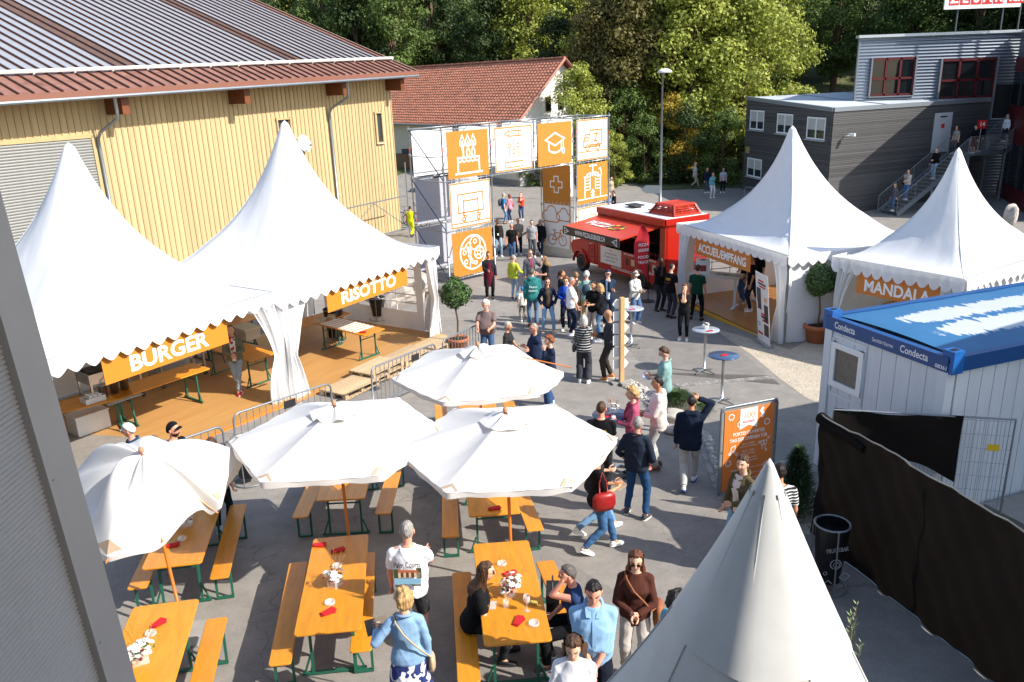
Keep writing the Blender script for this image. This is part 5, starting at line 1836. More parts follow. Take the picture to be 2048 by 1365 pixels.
def net2(u,v):
 s=ML*.72*u
 p=MA+md*s
 n_=Vector((md.y,-md.x,0))
 d_=.03+.03*math.sin(s*5+v*4)*v
 z=zt_m+.03-(.55+.45*u+.1*math.sin(s*4))*(1-v)
 return (p.x+n_.x*d_,p.y+n_.y*d_,z-.04*math.sin(u*3.1))
MB().grid(net2,30,12).build('screening_cloth',m_net,mf,True)
p=MA+md*(ML*.90)
MB().box((0,0,0),(.16,.01,.10)).build('tag_plate',mat('yellow_tag',hexc('d8b21e'),rough=.5),mf,M=T(p.x-md.y*-.03,p.y-.03,.98)@rotm(rz=math.atan2(md.y,md.x)))
# --- info board
ia,ib=at(1433,992),at(1550,962)
ib=Vector((4.42,12.58,0));ia=Vector((3.37,12.21,0))
iu=(ib-ia);IW=1.10;iu.normalize()
ic=(ia+ib)/2
zi=tz(ic.x,ic.y)
IH=1.60
info=thing('info_board','orange information board with PORTES OUVERTES lettering in a metal frame','sign',(ic.x,ic.y,zi),math.atan2(iu.y,iu.x))
iin=Vector((iu.y,-iu.x,0))
def iM(x,z,off):
 return Matrix.Translation((x,-off,z))@rotm(rx=math.pi/2)
z0i=.02
MB().box((0,.0,z0i+IH/2),(IW,.03,IH)).build('back_plate',mat('board_grey',hexc('8e8d88'),rough=.6,metal=.2,var=.15,vs=8),info)
g=MB()
rr=.08
pts=[]
for cx2,cz2,a0 in ((IW/2-rr,IH-rr,0),(-IW/2+rr,IH-rr,90),(-IW/2+rr,rr,180),(IW/2-rr,rr,270)):
 pts+=[(cx2+rr*math.cos(R(a0+q*30)),-.01,z0i+cz2+rr*math.sin(R(a0+q*30))) for q in range(4)]
g.tube(pts,.022,6,closed=True).build('frame',m_galv,info,True)
m_io=mat('info_orange',hexc('d97b35'),rough=.5,var=.03)
MB().box((0,-.02,z0i+IH/2),(IW-.13,.012,IH-.14)).build('poster',m_io,info)
MB().tube([(-.3,.08,-.0),(-.3,.03,IH)],.025,6).build('leg',m_galv,info)
MB().tube([(.3,.08,-.0),(.3,.03,IH)],.025,6).build('leg',m_galv,info)
mW=mat('print_white',(.82,.82,.80),rough=.5)
MB().prism([(-.17,.20),(.17,.20),(.17,-.17),(0,-.10),(-.17,-.17)],0,.003,iM(-.02,z0i+IH-.27,.027)).build('white_pennant',mW,info)
text('100',mat('print_tan',hexc('d2a06a'),rough=.5),info,iM(-.02,z0i+IH-.20,.0325),width=.2,size=.15,bold=.004)
MB().box((0,0,0),(.22,.035,.002)).build('red_bar',mat('sign_red'),info,M=iM(-.02,z0i+IH-.31,.032))
text('ZESAR.CH',mW,info,iM(-.02,z0i+IH-.31,.0345),width=.2,size=.035)
lines=[('PORTES OUVERTES',.62,.085,.022,1.125),('TAG DER OFFENEN TÜR',.74,.085,.022,1.02),('dès / ab 10h00',.24,.04,.01,.925),('Ouverture / Eröffnung',.34,.04,.0,.875),('10h15 - 16h00',.24,.04,.01,.79),('Visites / Führungen',.30,.04,.0,.74),('à partir de / ab 11h00',.34,.04,.01,.655),('Restauration / Verpflegung',.42,.04,.0,.605),('14h00',.12,.04,.01,.52),('Allocutions officielles / Offizielle Ansprachen',.66,.04,.0,.47),('Carrousel / Carrousel',.60,.04,.0,.36),('Toute la journée / den ganzen Tag',.6,.04,.01,.27),('Animations / Animationen',.5,.04,0,.22)]
for s,w_,sz,bo,z in lines:
 text(s,mW,info,iM(0,z0i+z-.04,.0275),width=w_,size=sz,bold=bo)
g=MB()
for x,z in ((-.18,1.26),(.35,1.22),(-.38,.58),(.38,.42),(-.36,1.42)):
 stroke(g,[(x+(.045+.012*(q%2))*math.cos(q*math.pi/8),z+z0i+(.045+.012*(q%2))*math.sin(q*math.pi/8)) for q in range(16)],.013,True)
stroke(g,[(.26,z0i+1.50),(.22,z0i+1.44),(.27,z0i+1.38),(.23,z0i+1.32)],.05,False)
stroke(g,[(-.34,z0i+.76),(-.34,z0i+.86),(-.26,z0i+.89),(-.26,z0i+.78)],.013,False)
for x,z in ((-.36,.75),(-.28,.77),(-.22,.72)):
 stroke(g,arc(x,z0i+z,.022,n=8),.013,True)
for x in (.28,.34):
 stroke(g,[(x-.03,z0i+.88),(x+.03,z0i+.88),(x+.02,z0i+.80),(x-.02,z0i+.80)],.012,True);stroke(g,[(x,z0i+.80),(x,z0i+.72)],.012)
for x,z in ((.22,.86),(.40,.92),(.36,.70)):
 stroke(g,arc(x,z0i+z,.018,n=8),.011,True)
struct(g.build('ornaments',mW,info,M=iM(0,0,.0265)),'stuff')
g=MB()
for x in (-IW/2+.04,IW/2-.04):
 for z in (.05,IH/2,IH-.05):
  g.ell((x,-.02,z0i+z),(.015,.008,.015),8,5)
struct(g.build('bolts',mat('rusty_bolt',hexc('7a4a2a'),rough=.8),info),'stuff')
# --- signpost with white arrows
sp_=at(1243,768)
post=thing('signpost','pale wooden signpost with a stack of blank white arrow boards','signpost',sp_,.25)
m_lath=mat('pale_wood',hexc('c39f6c'),rough=.7,var=.15,vs=5,stretch=(2,2,.3))
MB().box((0,0,1.08),(.10,.10,2.16)).build('post',m_lath,post)
g=MB()
g.box((0,0,.03),(.5,.16,.06)).box((0,0,.05),(.16,.5,.06))
g.build('base',mat('concrete'),post)
mAr=mat('arrow_white',(.80,.80,.79),rough=.6)
for i in range(6):
 z=2.0-i*.30
 s=(-1,1,1,1,1,1)[i]
 P=[(-.19,-.115),(.12,-.115),(.21,0),(.12,.115),(-.19,.115)]
 if s<0:
  P=[(-x,y) for x,y in P][::-1]
 MB().prism(P,0,.015,T(-.01,.068,z)@rotm(rx=math.pi/2)).build('arrow_board',mAr,post)
# --- standing tables
def standing_table(label,p,m_top,foot=True):
 t=thing('standing_table',label,'standing table',p,.4,rot=slope_rot(.4))
 MB().lathe([(.0,1.085),(.33,1.085),(.345,1.10),(.33,1.118),(.0,1.12)],32).build('tabletop',m_top,t,True)
 MB().tube([(0,0,.04),(0,0,1.09)],.032,10).build('column',mat('hub_chrome'),t,True)
 for q in range(4):
  a=q*math.pi/2+.3
  MB().tube([(0,0,.09),(.18*math.cos(a),.18*math.sin(a),.06),(.33*math.cos(a),.33*math.sin(a),.02)],[.03,.024,.018],6).build('foot',mat('hub_chrome'),t)
 return t
m_t1=mat('marbled_grey_top',hexc('9aa3ab'),rough=.25,var=.3,vs=14)
m_t2=mat('blue_grey_top',hexc('3f5776'),rough=.22,var=.15,vs=20)
ST=[(at(1408,745),m_t1,'round standing table with a pale marbled top and a flower vase near the reception tent'),(at(1443,806),m_t2,'round standing table with an empty dark blue top beside the sett strip'),(at(1222,830,1.12)-Vector((0,0,1.12)),m_t2,'round blue standing table between the woman in pink and the man in black'),(at(1262,694),m_t1,'round standing table half hidden behind the signpost')]
for p,m_,lb in ST:
 standing_table(lb,p,m_)
m_nap=mat('red_napkin',hexc('b3161f'),rough=.9,var=.08,vs=20)
def napkins(label,p,rz,z,n=3,cat='napkins'):
 t=thing('napkins',label,cat,(p[0],p[1],z),rz)
 for i in range(n):
  MB().box((0,0,.004+i*.005),(.17,.085,.004)).build('napkin',m_nap,t,M=T(.006*i,.004*i,0)@rotm(rz=.12*i))
 return t
rsf=random.Random(5)
m_petal=mat('white_petal',(.72,.71,.68),rough=.8,isl=.12)
m_dred=mat('dark_red_petal',hexc('6a0f22'),rough=.8,isl=.3)
m_lf=mat('bouquet_leaf',hexc('3a5528'),rough=.7,isl=.3)
m_dry=mat('dry_grass',hexc('a8713c'),rough=.9)
m_glass=mat('drinking_glass',(.95,.96,.96),rough=.02,alpha=.25,spec=.8)
def bouquet(label,p,z,s=1.0,sprigs=True):
 t=thing('flower_arrangement',label,'flowers',(p[0],p[1],z),rsf.uniform(0,6))
 MB().box((0,0,.05*s),(.13*s,.10*s,.10*s)).build('vase',m_glass,t)
 g=MB()
 for i in range(70):
  a,r_=rsf.uniform(0,6.28),rsf.uniform(0,.11)*s
  q=Vector((r_*math.cos(a)*1.2,r_*math.sin(a)*.85,(.08+rsf.uniform(0,.12))*s))
  n_=Vector((q.x*4,q.y*4,.5+rsf.random())).normalized()
  M_=T(*q)@n_.to_track_quat('Z','Y').to_matrix().to_4x4()
  k_=rsf.random()
  mi=0 if k_<.55 else 1 if k_<.75 else 2
  if mi==2:
   g.add([(0,-.012*s,0),(.05*s,0,.01),(0,.012*s,0),(-.01,0,0)],[(0,1,2,3)],2,M_)
  else:
   r2=(.034 if mi==0 else .018)*s
   g.add([(0,0,.008)]+[(r2*(1 if q_%2 else .72)*math.cos(q_*.393),r2*(1 if q_%2 else .72)*math.sin(q_*.393),0) for q_ in range(16)],[(0,1+q_,1+(q_+1)%16) for q_ in range(16)],mi,M_)
 struct(g.build('blooms',[m_petal,m_dred,m_lf],t),'stuff')
 if sprigs:
  g=MB()
  for i in range(14):
   a=rsf.uniform(0,6.28)
   b_=Vector((math.cos(a)*.14,math.sin(a)*.14,.2+rsf.uniform(0,.18)))*s
   g.tube([(0,0,.1*s),b_*.6+Vector((0,0,.05)),b_],[.0022,.0016,.001],3)
   for k_ in range(4):
    g.ell(tuple(b_*(.8+.07*k_)),(.005,.005,.007),4,3)
  g.build('sprigs',m_dry,t)
 return t
bouquet('small vase of white flowers on the pale standing table',(ST[0][0].x+.02,ST[0][0].y+.08),ST[0][0].z+1.12,.8,False)
napkins('red napkins on the pale standing table',(ST[0][0].x+.05,ST[0][0].y-.16),.2,ST[0][0].z+1.121)
napkins('red napkins alone on the dark blue standing table',(ST[1][0].x+.0,ST[1][0].y),.3,ST[1][0].z+1.121)
bouquet('vase of white flowers with a paper on the standing table by the woman in pink',(ST[2][0].x+.05,ST[2][0].y+.1),ST[2][0].z+1.12,.9)
napkins('red napkins on the standing table by the man in the black shirt',(ST[2][0].x-.08,ST[2][0].y-.1),.1,ST[2][0].z+1.121,4)
bouquet('vase of white flowers on the table behind the signpost',(ST[3][0].x-.1,ST[3][0].y+.1),ST[3][0].z+1.12,.8)
napkins('red napkins on the table behind the signpost',(ST[3][0].x-.02,ST[3][0].y-.15),.1,ST[3][0].z+1.121)
# --- potted bay trees
m_terra=mat('terracotta',hexc('b06a45'),rough=.85,var=.12,vs=6,bump=.2,bs=40)
m_soil=mat('soil',hexc('2a1f18'),rough=1)
m_bay=mat('bay_leaf',hexc('3f5c26'),rough=.45,spec=.5,isl=.45)
m_bark=mat('bark',hexc('5c4a38'),rough=.9,var=.25,vs=10,stretch=(1,1,.2),bump=.4,bs=40)
def bay(label,p,stem,r,seed,pot=.34):
 rs=random.Random(seed)
 t=thing('bay_tree',label,'potted tree',p)
 MB().lathe([(.20,0),(.235,.02),(.27,.34),(.32,.35),(.33,.44),(.29,.45),(.27,.40),(.0,.39)],24,M=Matrix.Diagonal((pot/.34,pot/.34,pot/.34,1))).build('pot',m_terra,t,True)
 MB().lathe([(.0,.405),(.27,.40)],16,M=Matrix.Diagonal((pot/.34,pot/.34,pot/.34,1))).build('soil',m_soil,t)
 MB().tube([(0,0,.35),(.03,.02,.9),(-.02,0,1.3),(.01,0,stem)],[.03,.026,.024,.03],8).build('trunk',m_bark,t,True)
 g=MB()
 for i in range(2600):
  d=Vector((rs.gauss(0,1),rs.gauss(0,1),rs.gauss(0,1))).normalized()
  rr_=r*(1-.35*rs.random()**2)*(1+.09*math.sin(d.x*5+seed)+.09*math.sin(d.z*6+d.y*5)+.06*math.sin(d.y*13+d.x*9)+(rs.uniform(.05,.22) if i%40==0 else 0))
  q=Vector((0,0,stem+r*.8))+Vector((d.x,d.y,d.z*.92))*rr_
  n_=(d+Vector((rs.gauss(0,.6),rs.gauss(0,.6),rs.gauss(0,.6)+.3))).normalized()
  M_=T(*q)@n_.to_track_quat('Z','Y').to_matrix().to_4x4()@rotm(rz=rs.uniform(0,6.28))
  l_=rs.uniform(.05,.12)
  g.add([(-l_*.5,0,0),(0,-l_*.2,.006),(l_*.5,0,-.005),(0,l_*.2,.006)],[(0,1,2,3)],0,M_)
 struct(g.build('crown',m_bay,t),'stuff')
 return t
bay('round bay tree in a terracotta pot between the reception and mandala tents',at(1633,684),1.42,.47,3,.40)
bay('round bay tree in a terracotta pot beside the risotto tent',at(917,704),1.35,.43,8,.32)
# --- roll-up banner by the reception tent
ra=at(1528,690)
ru=thing('rollup_banner','narrow white roll-up banner with red blocks leaning at the reception tent','banner',ra,math.atan2(au.y,au.x)-.2)
Mru=T(0,0,.05)@rotm(rx=math.pi/2+.10)
MB().box((0,1.0,0),(.80,2.0,.006)).build('sheet',mat('rollup_white',(.74,.71,.68),rough=.5),ru,M=Mru)
MB().box((0,0,.03),(.86,.22,.08)).build('base',m_ALU if False else M_ALU,ru)
g=MB()
rs=random.Random(4)
for (x,y,w_,h_,mi) in ((-.05,1.78,.34,.05,0),(.0,1.70,.5,.05,1),(.02,1.62,.4,.05,0),(-.22,1.35,.26,.42,2),(-.2,1.05,.24,.2,2),(.05,.84,.32,.06,0),(.08,.76,.4,.06,1),(.1,.67,.3,.06,0),(.22,.9,.26,.5,2),(-.2,.25,.3,.07,0),(.2,.42,.3,.34,2),(-.26,.55,.14,.03,3),(-.26,.48,.14,.03,3),(.2,1.3,.18,.14,4)):
 g.box((x,y,.004),(w_,h_,.003),mi=mi)
g.build('printed_blocks',[mat('sign_red'),mat('ink_black',hexc('1a1a1a')),mat('photo_grey',hexc('4a413c'),var=.4,vs=12),mat('blue_plastic',hexc('1e6fb0')),mat('peach',hexc('d9a37a'))],ru,M=Mru)
# --- beer tables and benches
def lacquer():
 m=mat('lacquered_pine',hexc('c98320'),rough=.32,var=.16,vs=2.2,stretch=(1,6,1),spec=.5,rvar=.08,orand=.10,col2=hexc('a8641c'),thr=(.62,.8),c2s=5,bump=.08,bs=50)
 return m
M_LAC=lacquer()
M_GRN=mat('green_steel',hexc('1f5a48'),rough=.45,spec=.5,var=.08)
def rr_slab(L_,W_,r,z0,z1):
 P=[]
 for cx2,cy2,a0 in ((L_/2-r,W_/2-r,0),(-L_/2+r,W_/2-r,90),(-L_/2+r,-W_/2+r,180),(L_/2-r,-W_/2+r,270)):
  P+=[(cx2+r*math.cos(R(a0+q*22.5)),cy2+r*math.sin(R(a0+q*22.5))) for q in range(5)]
 return MB().prism(P,z0,z1)
def slabmesh(nm,L_,W_,r,z0,z1):
 g=rr_slab(L_,W_,r,z0+.006,z1-.006)
 rr_=rr_slab(L_-.012,W_-.012,r,z0,z1)
 n=len(g.v)//2
 v=rr_.v[:n]+g.v[:n]+g.v[n:]+rr_.v[n:]
 f=[tuple(range(n))[::-1],tuple(range(3*n,4*n))]
 for k_ in range(3):
  f+=[(k_*n+i,k_*n+(i+1)%n,(k_+1)*n+(i+1)%n,(k_+1)*n+i) for i in range(n)]
 return MB().add(v,f).mesh(nm,M_LAC)
TT=slabmesh('tabletop',2.2,.75,.05,.742,.768)
BT=slabmesh('seat',2.2,.25,.035,.452,.478)
screw=MB()
for x in (-.86,-.70,.70,.86):
 for y in (-.22,-.08,.08,.22):
  screw.lathe([(.009,0),(.009,.0012)],6,(x,y,.768))
SCREW=screw.mesh('screws',mat('zinc'))
screw=MB()
for x in (-.86,-.74,.74,.86):
 for y in (-.05,.05):
  screw.lathe([(.008,0),(.008,.0012)],6,(x,y,.478))
SCREWB=screw.mesh('screws',mat('zinc'))
g=MB()
for y in (-.27,.27):
 g.box((0,y*.92,.385),(.035,.03,.71),rotm(rx=0))
 g.tube([(0,y,.25),(0,y*1.28,.03)],.014,5)
g.box((0,0,.03),(.04,.74,.03)).box((0,0,.725),(.04,.58,.03)).box((.0,0,.55),(.02,.5,.02))
TLEG=g.mesh('leg_frame',M_GRN)
g=MB()
for y in (-.10,.10):
 g.box((0,y,.235),(.03,.03,.44))
g.box((0,0,.025),(.035,.23,.03)).box((0,0,.44),(.03,.22,.02))
BLEG=g.mesh('leg_frame',M_GRN)
STRUT=MB().tube([(.02,0,.58),(.34,0,.74)],.010,5).mesh('strut',M_GRN)
def place_M(p,rz):
 return p,slope_rot(rz)
def beer_table(label,p,rz,group='beer tables',flat=False):
 t=thing('beer_table',label,'table',p,0,group,(0,0,rz) if flat else slope_rot(rz))
 place('tabletop',TT,t)
 struct(place('screws',SCREW,t),'stuff')
 for s in (-1,1):
  place('leg_frame',TLEG,t,T(s*.78,0,0) if s>0 else T(-.78,0,0))
  place('strut',STRUT,t,T(s*.78,0,0)@(rotm(rz=math.pi) if s>0 else Matrix()))
 return t
def bench(label,p,rz,group='benches at the beer tables'):
 t=thing('bench',label,'bench',p,0,group,slope_rot(rz))
 place('seat',BT,t)
 struct(place('screws',SCREWB,t),'stuff')
 for s in (-1,1):
  place('leg_frame',BLEG,t,T(s*.84,0,0))
 return t
def mid2(a,b,h):
 return (at(a[0],a[1],h)+at(b[0],b[1],h))/2
def along(p,rz,d,h):
 q=p+Vector((math.cos(rz),math.sin(rz),0))*d
 return on_ground(q.x,q.y)
TB={}
hC=at(445,1003,.765)-at(400.7,1131,.765);hC=math.atan2(hC.y,hC.x)
hD=at(395,1203.6,.765)-at(347,1365,.765);hD=math.atan2(hD.y,hD.x)
for k_,(fl_,fr2,rz,sgn,lb) in {'A':((582,1277.5),(721.3,1262.5),R(97.0),1,'orange beer table in the front row with two piles of red napkins and white flowers'),'B':((963,1298),(1107.5,1284.7),R(95.2),1,'orange beer table where the two women sit with a wine glass'),'C':((277,1141),(400.7,1131),hC,1,'orange beer table under the crumpled parasol'),'D':((262,1217),(396,1202),hD,-1,'orange beer table nearest the metal wall with flowers and an ashtray'),'E':((625.8,1004),(730,1000),R(93),1,'shaded orange beer table under the middle left parasol'),'G':((934.7,1037),(1043,1028),R(96),1,'orange beer table under the right hand parasol with one pile of napkins')}.items():
 p=mid2(fl_,fr2,.765)
 TB[k_]=(along(p,rz,1.1*sgn,0),rz)
 beer_table(lb,TB[k_][0],rz)
pH=at(958,828,.765)
TB['H']=(on_ground(pH.x-.05,pH.y+.35),R(96))
beer_table('orange beer table almost hidden under the rear parasol',TB['H'][0],R(96))
def bench_px(lb,front,rz,back=None):
 """from the middle of the front end, heading rz; or from the back end"""
 p=at(*(front or back),.478)
 return bench(lb,along(p,rz,1.1 if front else -1.1,0),rz)
def head(a,b):
 d=at(*b,.478)-at(*a,.478)
 return math.atan2(d.y,d.x)
bench_px('bench left of the front beer table with two napkin piles, empty',(557,1332),head((534,1332),(577,1125)))
bench_px('bench between the front beer table and the man in the white printed shirt',(720,1305),head((737,1304),(745,1108)))
bench_px('bench under the woman with long brown hair in black',None,R(95),(922,1146))
bench_px('bench under the grey haired woman in the denim vest',None,R(100),(1089,1123.5))
bench_px('bench left of the table under the crumpled parasol',(271,1179),hC)
bench_px('bench right of the table under the crumpled parasol',(436,1158),head((418,1159),(461.5,1007)))
bench_px('bench right of the table nearest the metal wall',None,hD,(432,1238))
bench_px('bench left of the shaded table under the middle left parasol',(598,1036.5),R(92))
bench_px('bench right of the shaded table under the middle left parasol',(764,1029),R(91))
bench_px('bench left of the table under the right hand parasol',(900,1075.5),R(94))
bench_px('bench right of the table under the right hand parasol',(1071,1062),head((1055,1063.5),(1040,1004)) if False else R(99))
bench('bench left of the table under the rear parasol',on_ground(TB['H'][0].x-.72,TB['H'][0].y),R(96))
bench('bench right of the table under the rear parasol',on_ground(TB['H'][0].x+.72,TB['H'][0].y),R(96))
# --- what lies on the tables
def on_table(px,py):
 return at(px,py,.77)
napk=[((316,1250),.9,'fan of red napkins on the table nearest the metal wall'),((343,1093),0.1,'red napkins on the table under the crumpled parasol'),((637,1092),-.2,'red napkins at the far left corner of the front table'),((675,1103),.2,'red napkins at the far end of the front table beside the first pile'),((655,1227),.5,'fan of red napkins at the near end of the front table'),((988,1019),.05,'red napkins on the table under the right hand parasol'),((1018,1150),.15,'red napkins behind the flowers on the table of the two women'),((1037,1245),.95,'red napkins beside the glass ashtray on the table of the two women'),((670,960),.1,'red napkins on the shaded table by the parasol pole'),((950,830),.1,'red napkins on the table under the rear parasol')]
for (px,py),rz,lb in napk:
 p=on_table(px,py)
 t_=napkins(lb,p,rz,p.z+.001,4)
 t_.rotation_euler=slope_rot(rz)
for (px,py),s,lb in (((282,1325),1.25,'long arrangement of white and dark red flowers on the table nearest the metal wall'),((372,1052),1.2,'flowers in the shade on the table under the crumpled parasol'),((671,1172),1.15,'white and red flowers with dry sprigs on the front table'),((1022,1190),1.25,'white flowers and green leaf on the table of the two women'),((688,948),1.0,'flowers on the shaded table under the middle left parasol')):
 p=on_table(px,py)
 bouquet(lb,p,p.z,s)
m_ash=mat('ashtray_glass',(.92,.9,.86),rough=.05,alpha=.35,spec=.9)
for (px,py),lb in (((302,1270),'glass ashtray beside the napkin fan on the table nearest the metal wall'),((364,1080),'glass ashtray on the table under the crumpled parasol'),((660,1208),'glass ashtray near the front end of the front table'),((674,1135),'glass ashtray behind the flowers on the front table'),((1004,1130),'glass ashtray at the far end of the table of the two women'),((1068,1250),'glass ashtray at the near end of the table of the two women'),((682,968),'glass ashtray on the shaded table')):
 p=on_table(px,py)
 tag(MB().lathe([(.0,.002),(.055,.002),(.062,.012),(.06,.038),(.052,.038),(.05,.014),(.0,.012)],18).build('ashtray',m_ash,None,True,T(*p)),lb,'ashtray')
p=on_table(1054,1222)
wg=thing('wine_glass','tall wine glass half full of rose wine on the table of the two women','glass',p)
MB().lathe([(.0,.0),(.036,.002),(.006,.008),(.004,.09),(.03,.115),(.042,.15),(.036,.21),(.034,.21),(.039,.15),(.028,.118),(.0,.1)],18).build('bowl',m_glass,wg,True)
MB().lathe([(.0,.103),(.027,.118),(.036,.145),(.0,.146)],16).build('wine',mat('rose_wine',hexc('d98a5a'),rough=.05,alpha=.55),wg,True)
p=on_table(1012,1214)
tag(MB().lathe([(.0,.0),(.03,.0),(.034,.09),(.031,.09),(.028,.006),(.0,.005)],16).build('tumbler',m_glass,None,True,T(*p)),'empty water glass beside the phone on the table of the two women','glass')
p=on_table(986,1212)
tag(MB().box((0,0,.006),(.075,.15,.009)).build('phone',mat('phone_pale',hexc('b9b2aa'),rough=.3),None,M=T(*p)@rotm(rz=-.1)),'pale phone lying on the table in front of the woman in black','phone')
p=on_table(1068,1208)
tag(MB().box((0,0,.012),(.06,.09,.024)).build('cigarette_packet',mat('packet_gold',hexc('b9a04a'),rough=.5),None,M=T(*p)@rotm(rz=1.2)),'small white and gold packet beside the wine glass','packet')
# --- parasols
M_PAR=mat('parasol_canvas',(.74,.735,.715),rough=.8,spec=.15,var=.03,vs=3,sub=(.22,(.85,.78,.66)),bump=.1,bs=60)
M_POLE=mat('parasol_wood',hexc('c06a1e'),rough=.4,var=.12,vs=5,stretch=(3,3,.4))
M_KNOB=mat('parasol_knob',hexc('b97e62'),rough=.6)
M_POCK=mat('parasol_pocket',hexc('b39a80'),rough=.8)
def parasol(label,p,top,r,turn,tilt=(0,0),dome=.40,seed=0,crumple=False,loose=None,zt=None):
 rs=random.Random(seed)
 t=thing('parasol',label,'parasol',p,0,'market parasols over the beer tables',(tilt[0],tilt[1],turn))
 MB().tube([(0,0,0),(0,0,top)],.022,10).build('pole',M_POLE,t,True)
 MB().lathe([(.05,0),(.05,.04),(.028,.06),(.028,.3)],14).build('base_tube',m_galv,t,True)
 MB().box((0,0,.02),(.5,.5,.05)).build('base_slab',mat('concrete'),t)
 MB().lathe([(.014,0),(.03,.02),(.034,.05),(.02,.08),(.0,.085)],12,(0,0,top+.0)).build('knob',M_KNOB,t,True)
 ph=[rs.uniform(0,6) for _ in range(6)]
 def edge(a):
  k_=a/(math.pi/3)
  f=k_-math.floor(k_)
  a0,a1=math.floor(k_)*math.pi/3,(math.floor(k_)+1)*math.pi/3
  P0,P1=Vector((math.cos(a0),math.sin(a0))),Vector((math.cos(a1),math.sin(a1)))
  return P0.lerp(P1,f),f
 def surf(u,v,off=0.0):
  a=u*2*math.pi
  q,f=edge(a%(2*math.pi-1e-9))
  sag=math.sin(math.pi*f)
  x,y=q.x*r*v,q.y*r*v
  z=top-.03-dome*v**1.12-.07*sag*math.sin(math.pi*min(v,1)*.9)+off
  z+=.012*math.sin(a*6+ph[0])*(v<.2)+.006*math.sin(a*23+ph[1]+v*9)*v
  if v>.97:
   z+=.0
  if crumple:
   w=.5+.5*math.cos(a-2.6)
   z+=(.20*math.sin(5*a+ph[2]+1.5*v)+.13*math.sin(11*a+ph[3])+.07*math.sin(19*a+2*v))*v*(1-.35*v)*(.45+w)
   z-=.55*max(0,v-.35)*w
   z-=.35*max(0,v-.5)*max(0,math.cos(a+1.57))
   rad=1-.16*w*v
   x,y=x*rad,y*rad
  if loose is not None:
   d_=math.cos(a-loose)
   if d_>.6:
    z-=.18*(d_-.6)/.4*v*v
  return (x,y,z)
 g=MB()
 g.grid(lambda u,v:surf(u,.02+.98*v),72,14,wrap=True)
 c=g.build('canopy',M_PAR,t,True)
 g=MB()
 def val(u,v):
  x,y,z=surf(u,1)
  a=u*6.283
  return (x*(1.0+.008*math.sin(u*90+ph[4])),y*(1.0+.008*math.sin(u*90+ph[4])),z-.075*v*(1+.12*math.sin(a*7+ph[5])))
 g.grid(val,144,3,wrap=True)
 g.build('valance',M_PAR,c,True)
 g=MB()
 g.grid(lambda u,v:tuple(Vector(surf(u,.03+.21*v,.035+.02*math.sin(u*6.283*7+ph[2])*v))+Vector((0,0,.015*math.sin(u*50)))),48,4,wrap=True)
 g.build('vent_cap',M_PAR,c,True)
 for k_ in range(6):
  a=k_*math.pi/3
  q=Vector(surf(k_/6,.995))
  i_=Vector(surf(k_/6,.04))
  o_=Vector((0,0,-.02))
  ext=1.10 if (loose is not None and abs((a-loose+math.pi)%(2*math.pi)-math.pi)<.5) else 1.0
  qq=(q if loose is None or ext==1.0 else Vector((q.x,q.y,q.z+.14)))
  rb=MB().tube([i_+o_,i_.lerp(qq,ext)+o_],.010,5).build('rib',M_POLE,t)
  mid_=i_.lerp(q,.5)+o_
  MB().tube([Vector((0,0,top-.75)),mid_],.009,5).build('strut',M_POLE,rb)
  d_=Vector((math.cos(a),math.sin(a),0));w_=Vector((-d_.y,d_.x,0))
  s1=Vector(surf((k_+.09)/6%1,.99));s0=Vector(surf((k_-.09)/6%1,.99));ii=Vector(surf(k_/6,.90))
  up_=Vector((0,0,.008))
  MB().add([q+up_-Vector((0,0,.03)),s1+up_,ii+up_,s0+up_],[(0,1,2),(0,2,3)]).build('rib_pocket',M_POCK,c)
 return t
parasol('white parasol over the shaded table, middle left',on_ground(-2.42,10.12),2.60,1.47,.04,seed=1)
parasol('white parasol over the right hand tables, tilted towards the viewer',on_ground(-.12,9.72),2.58,1.47,.02,(-.0,0),seed=2)
parasol('white parasol furthest back, one orange spoke poking out of its corner',on_ground(-.58,12.95),2.58,1.48,.16,seed=3,loose=.0)
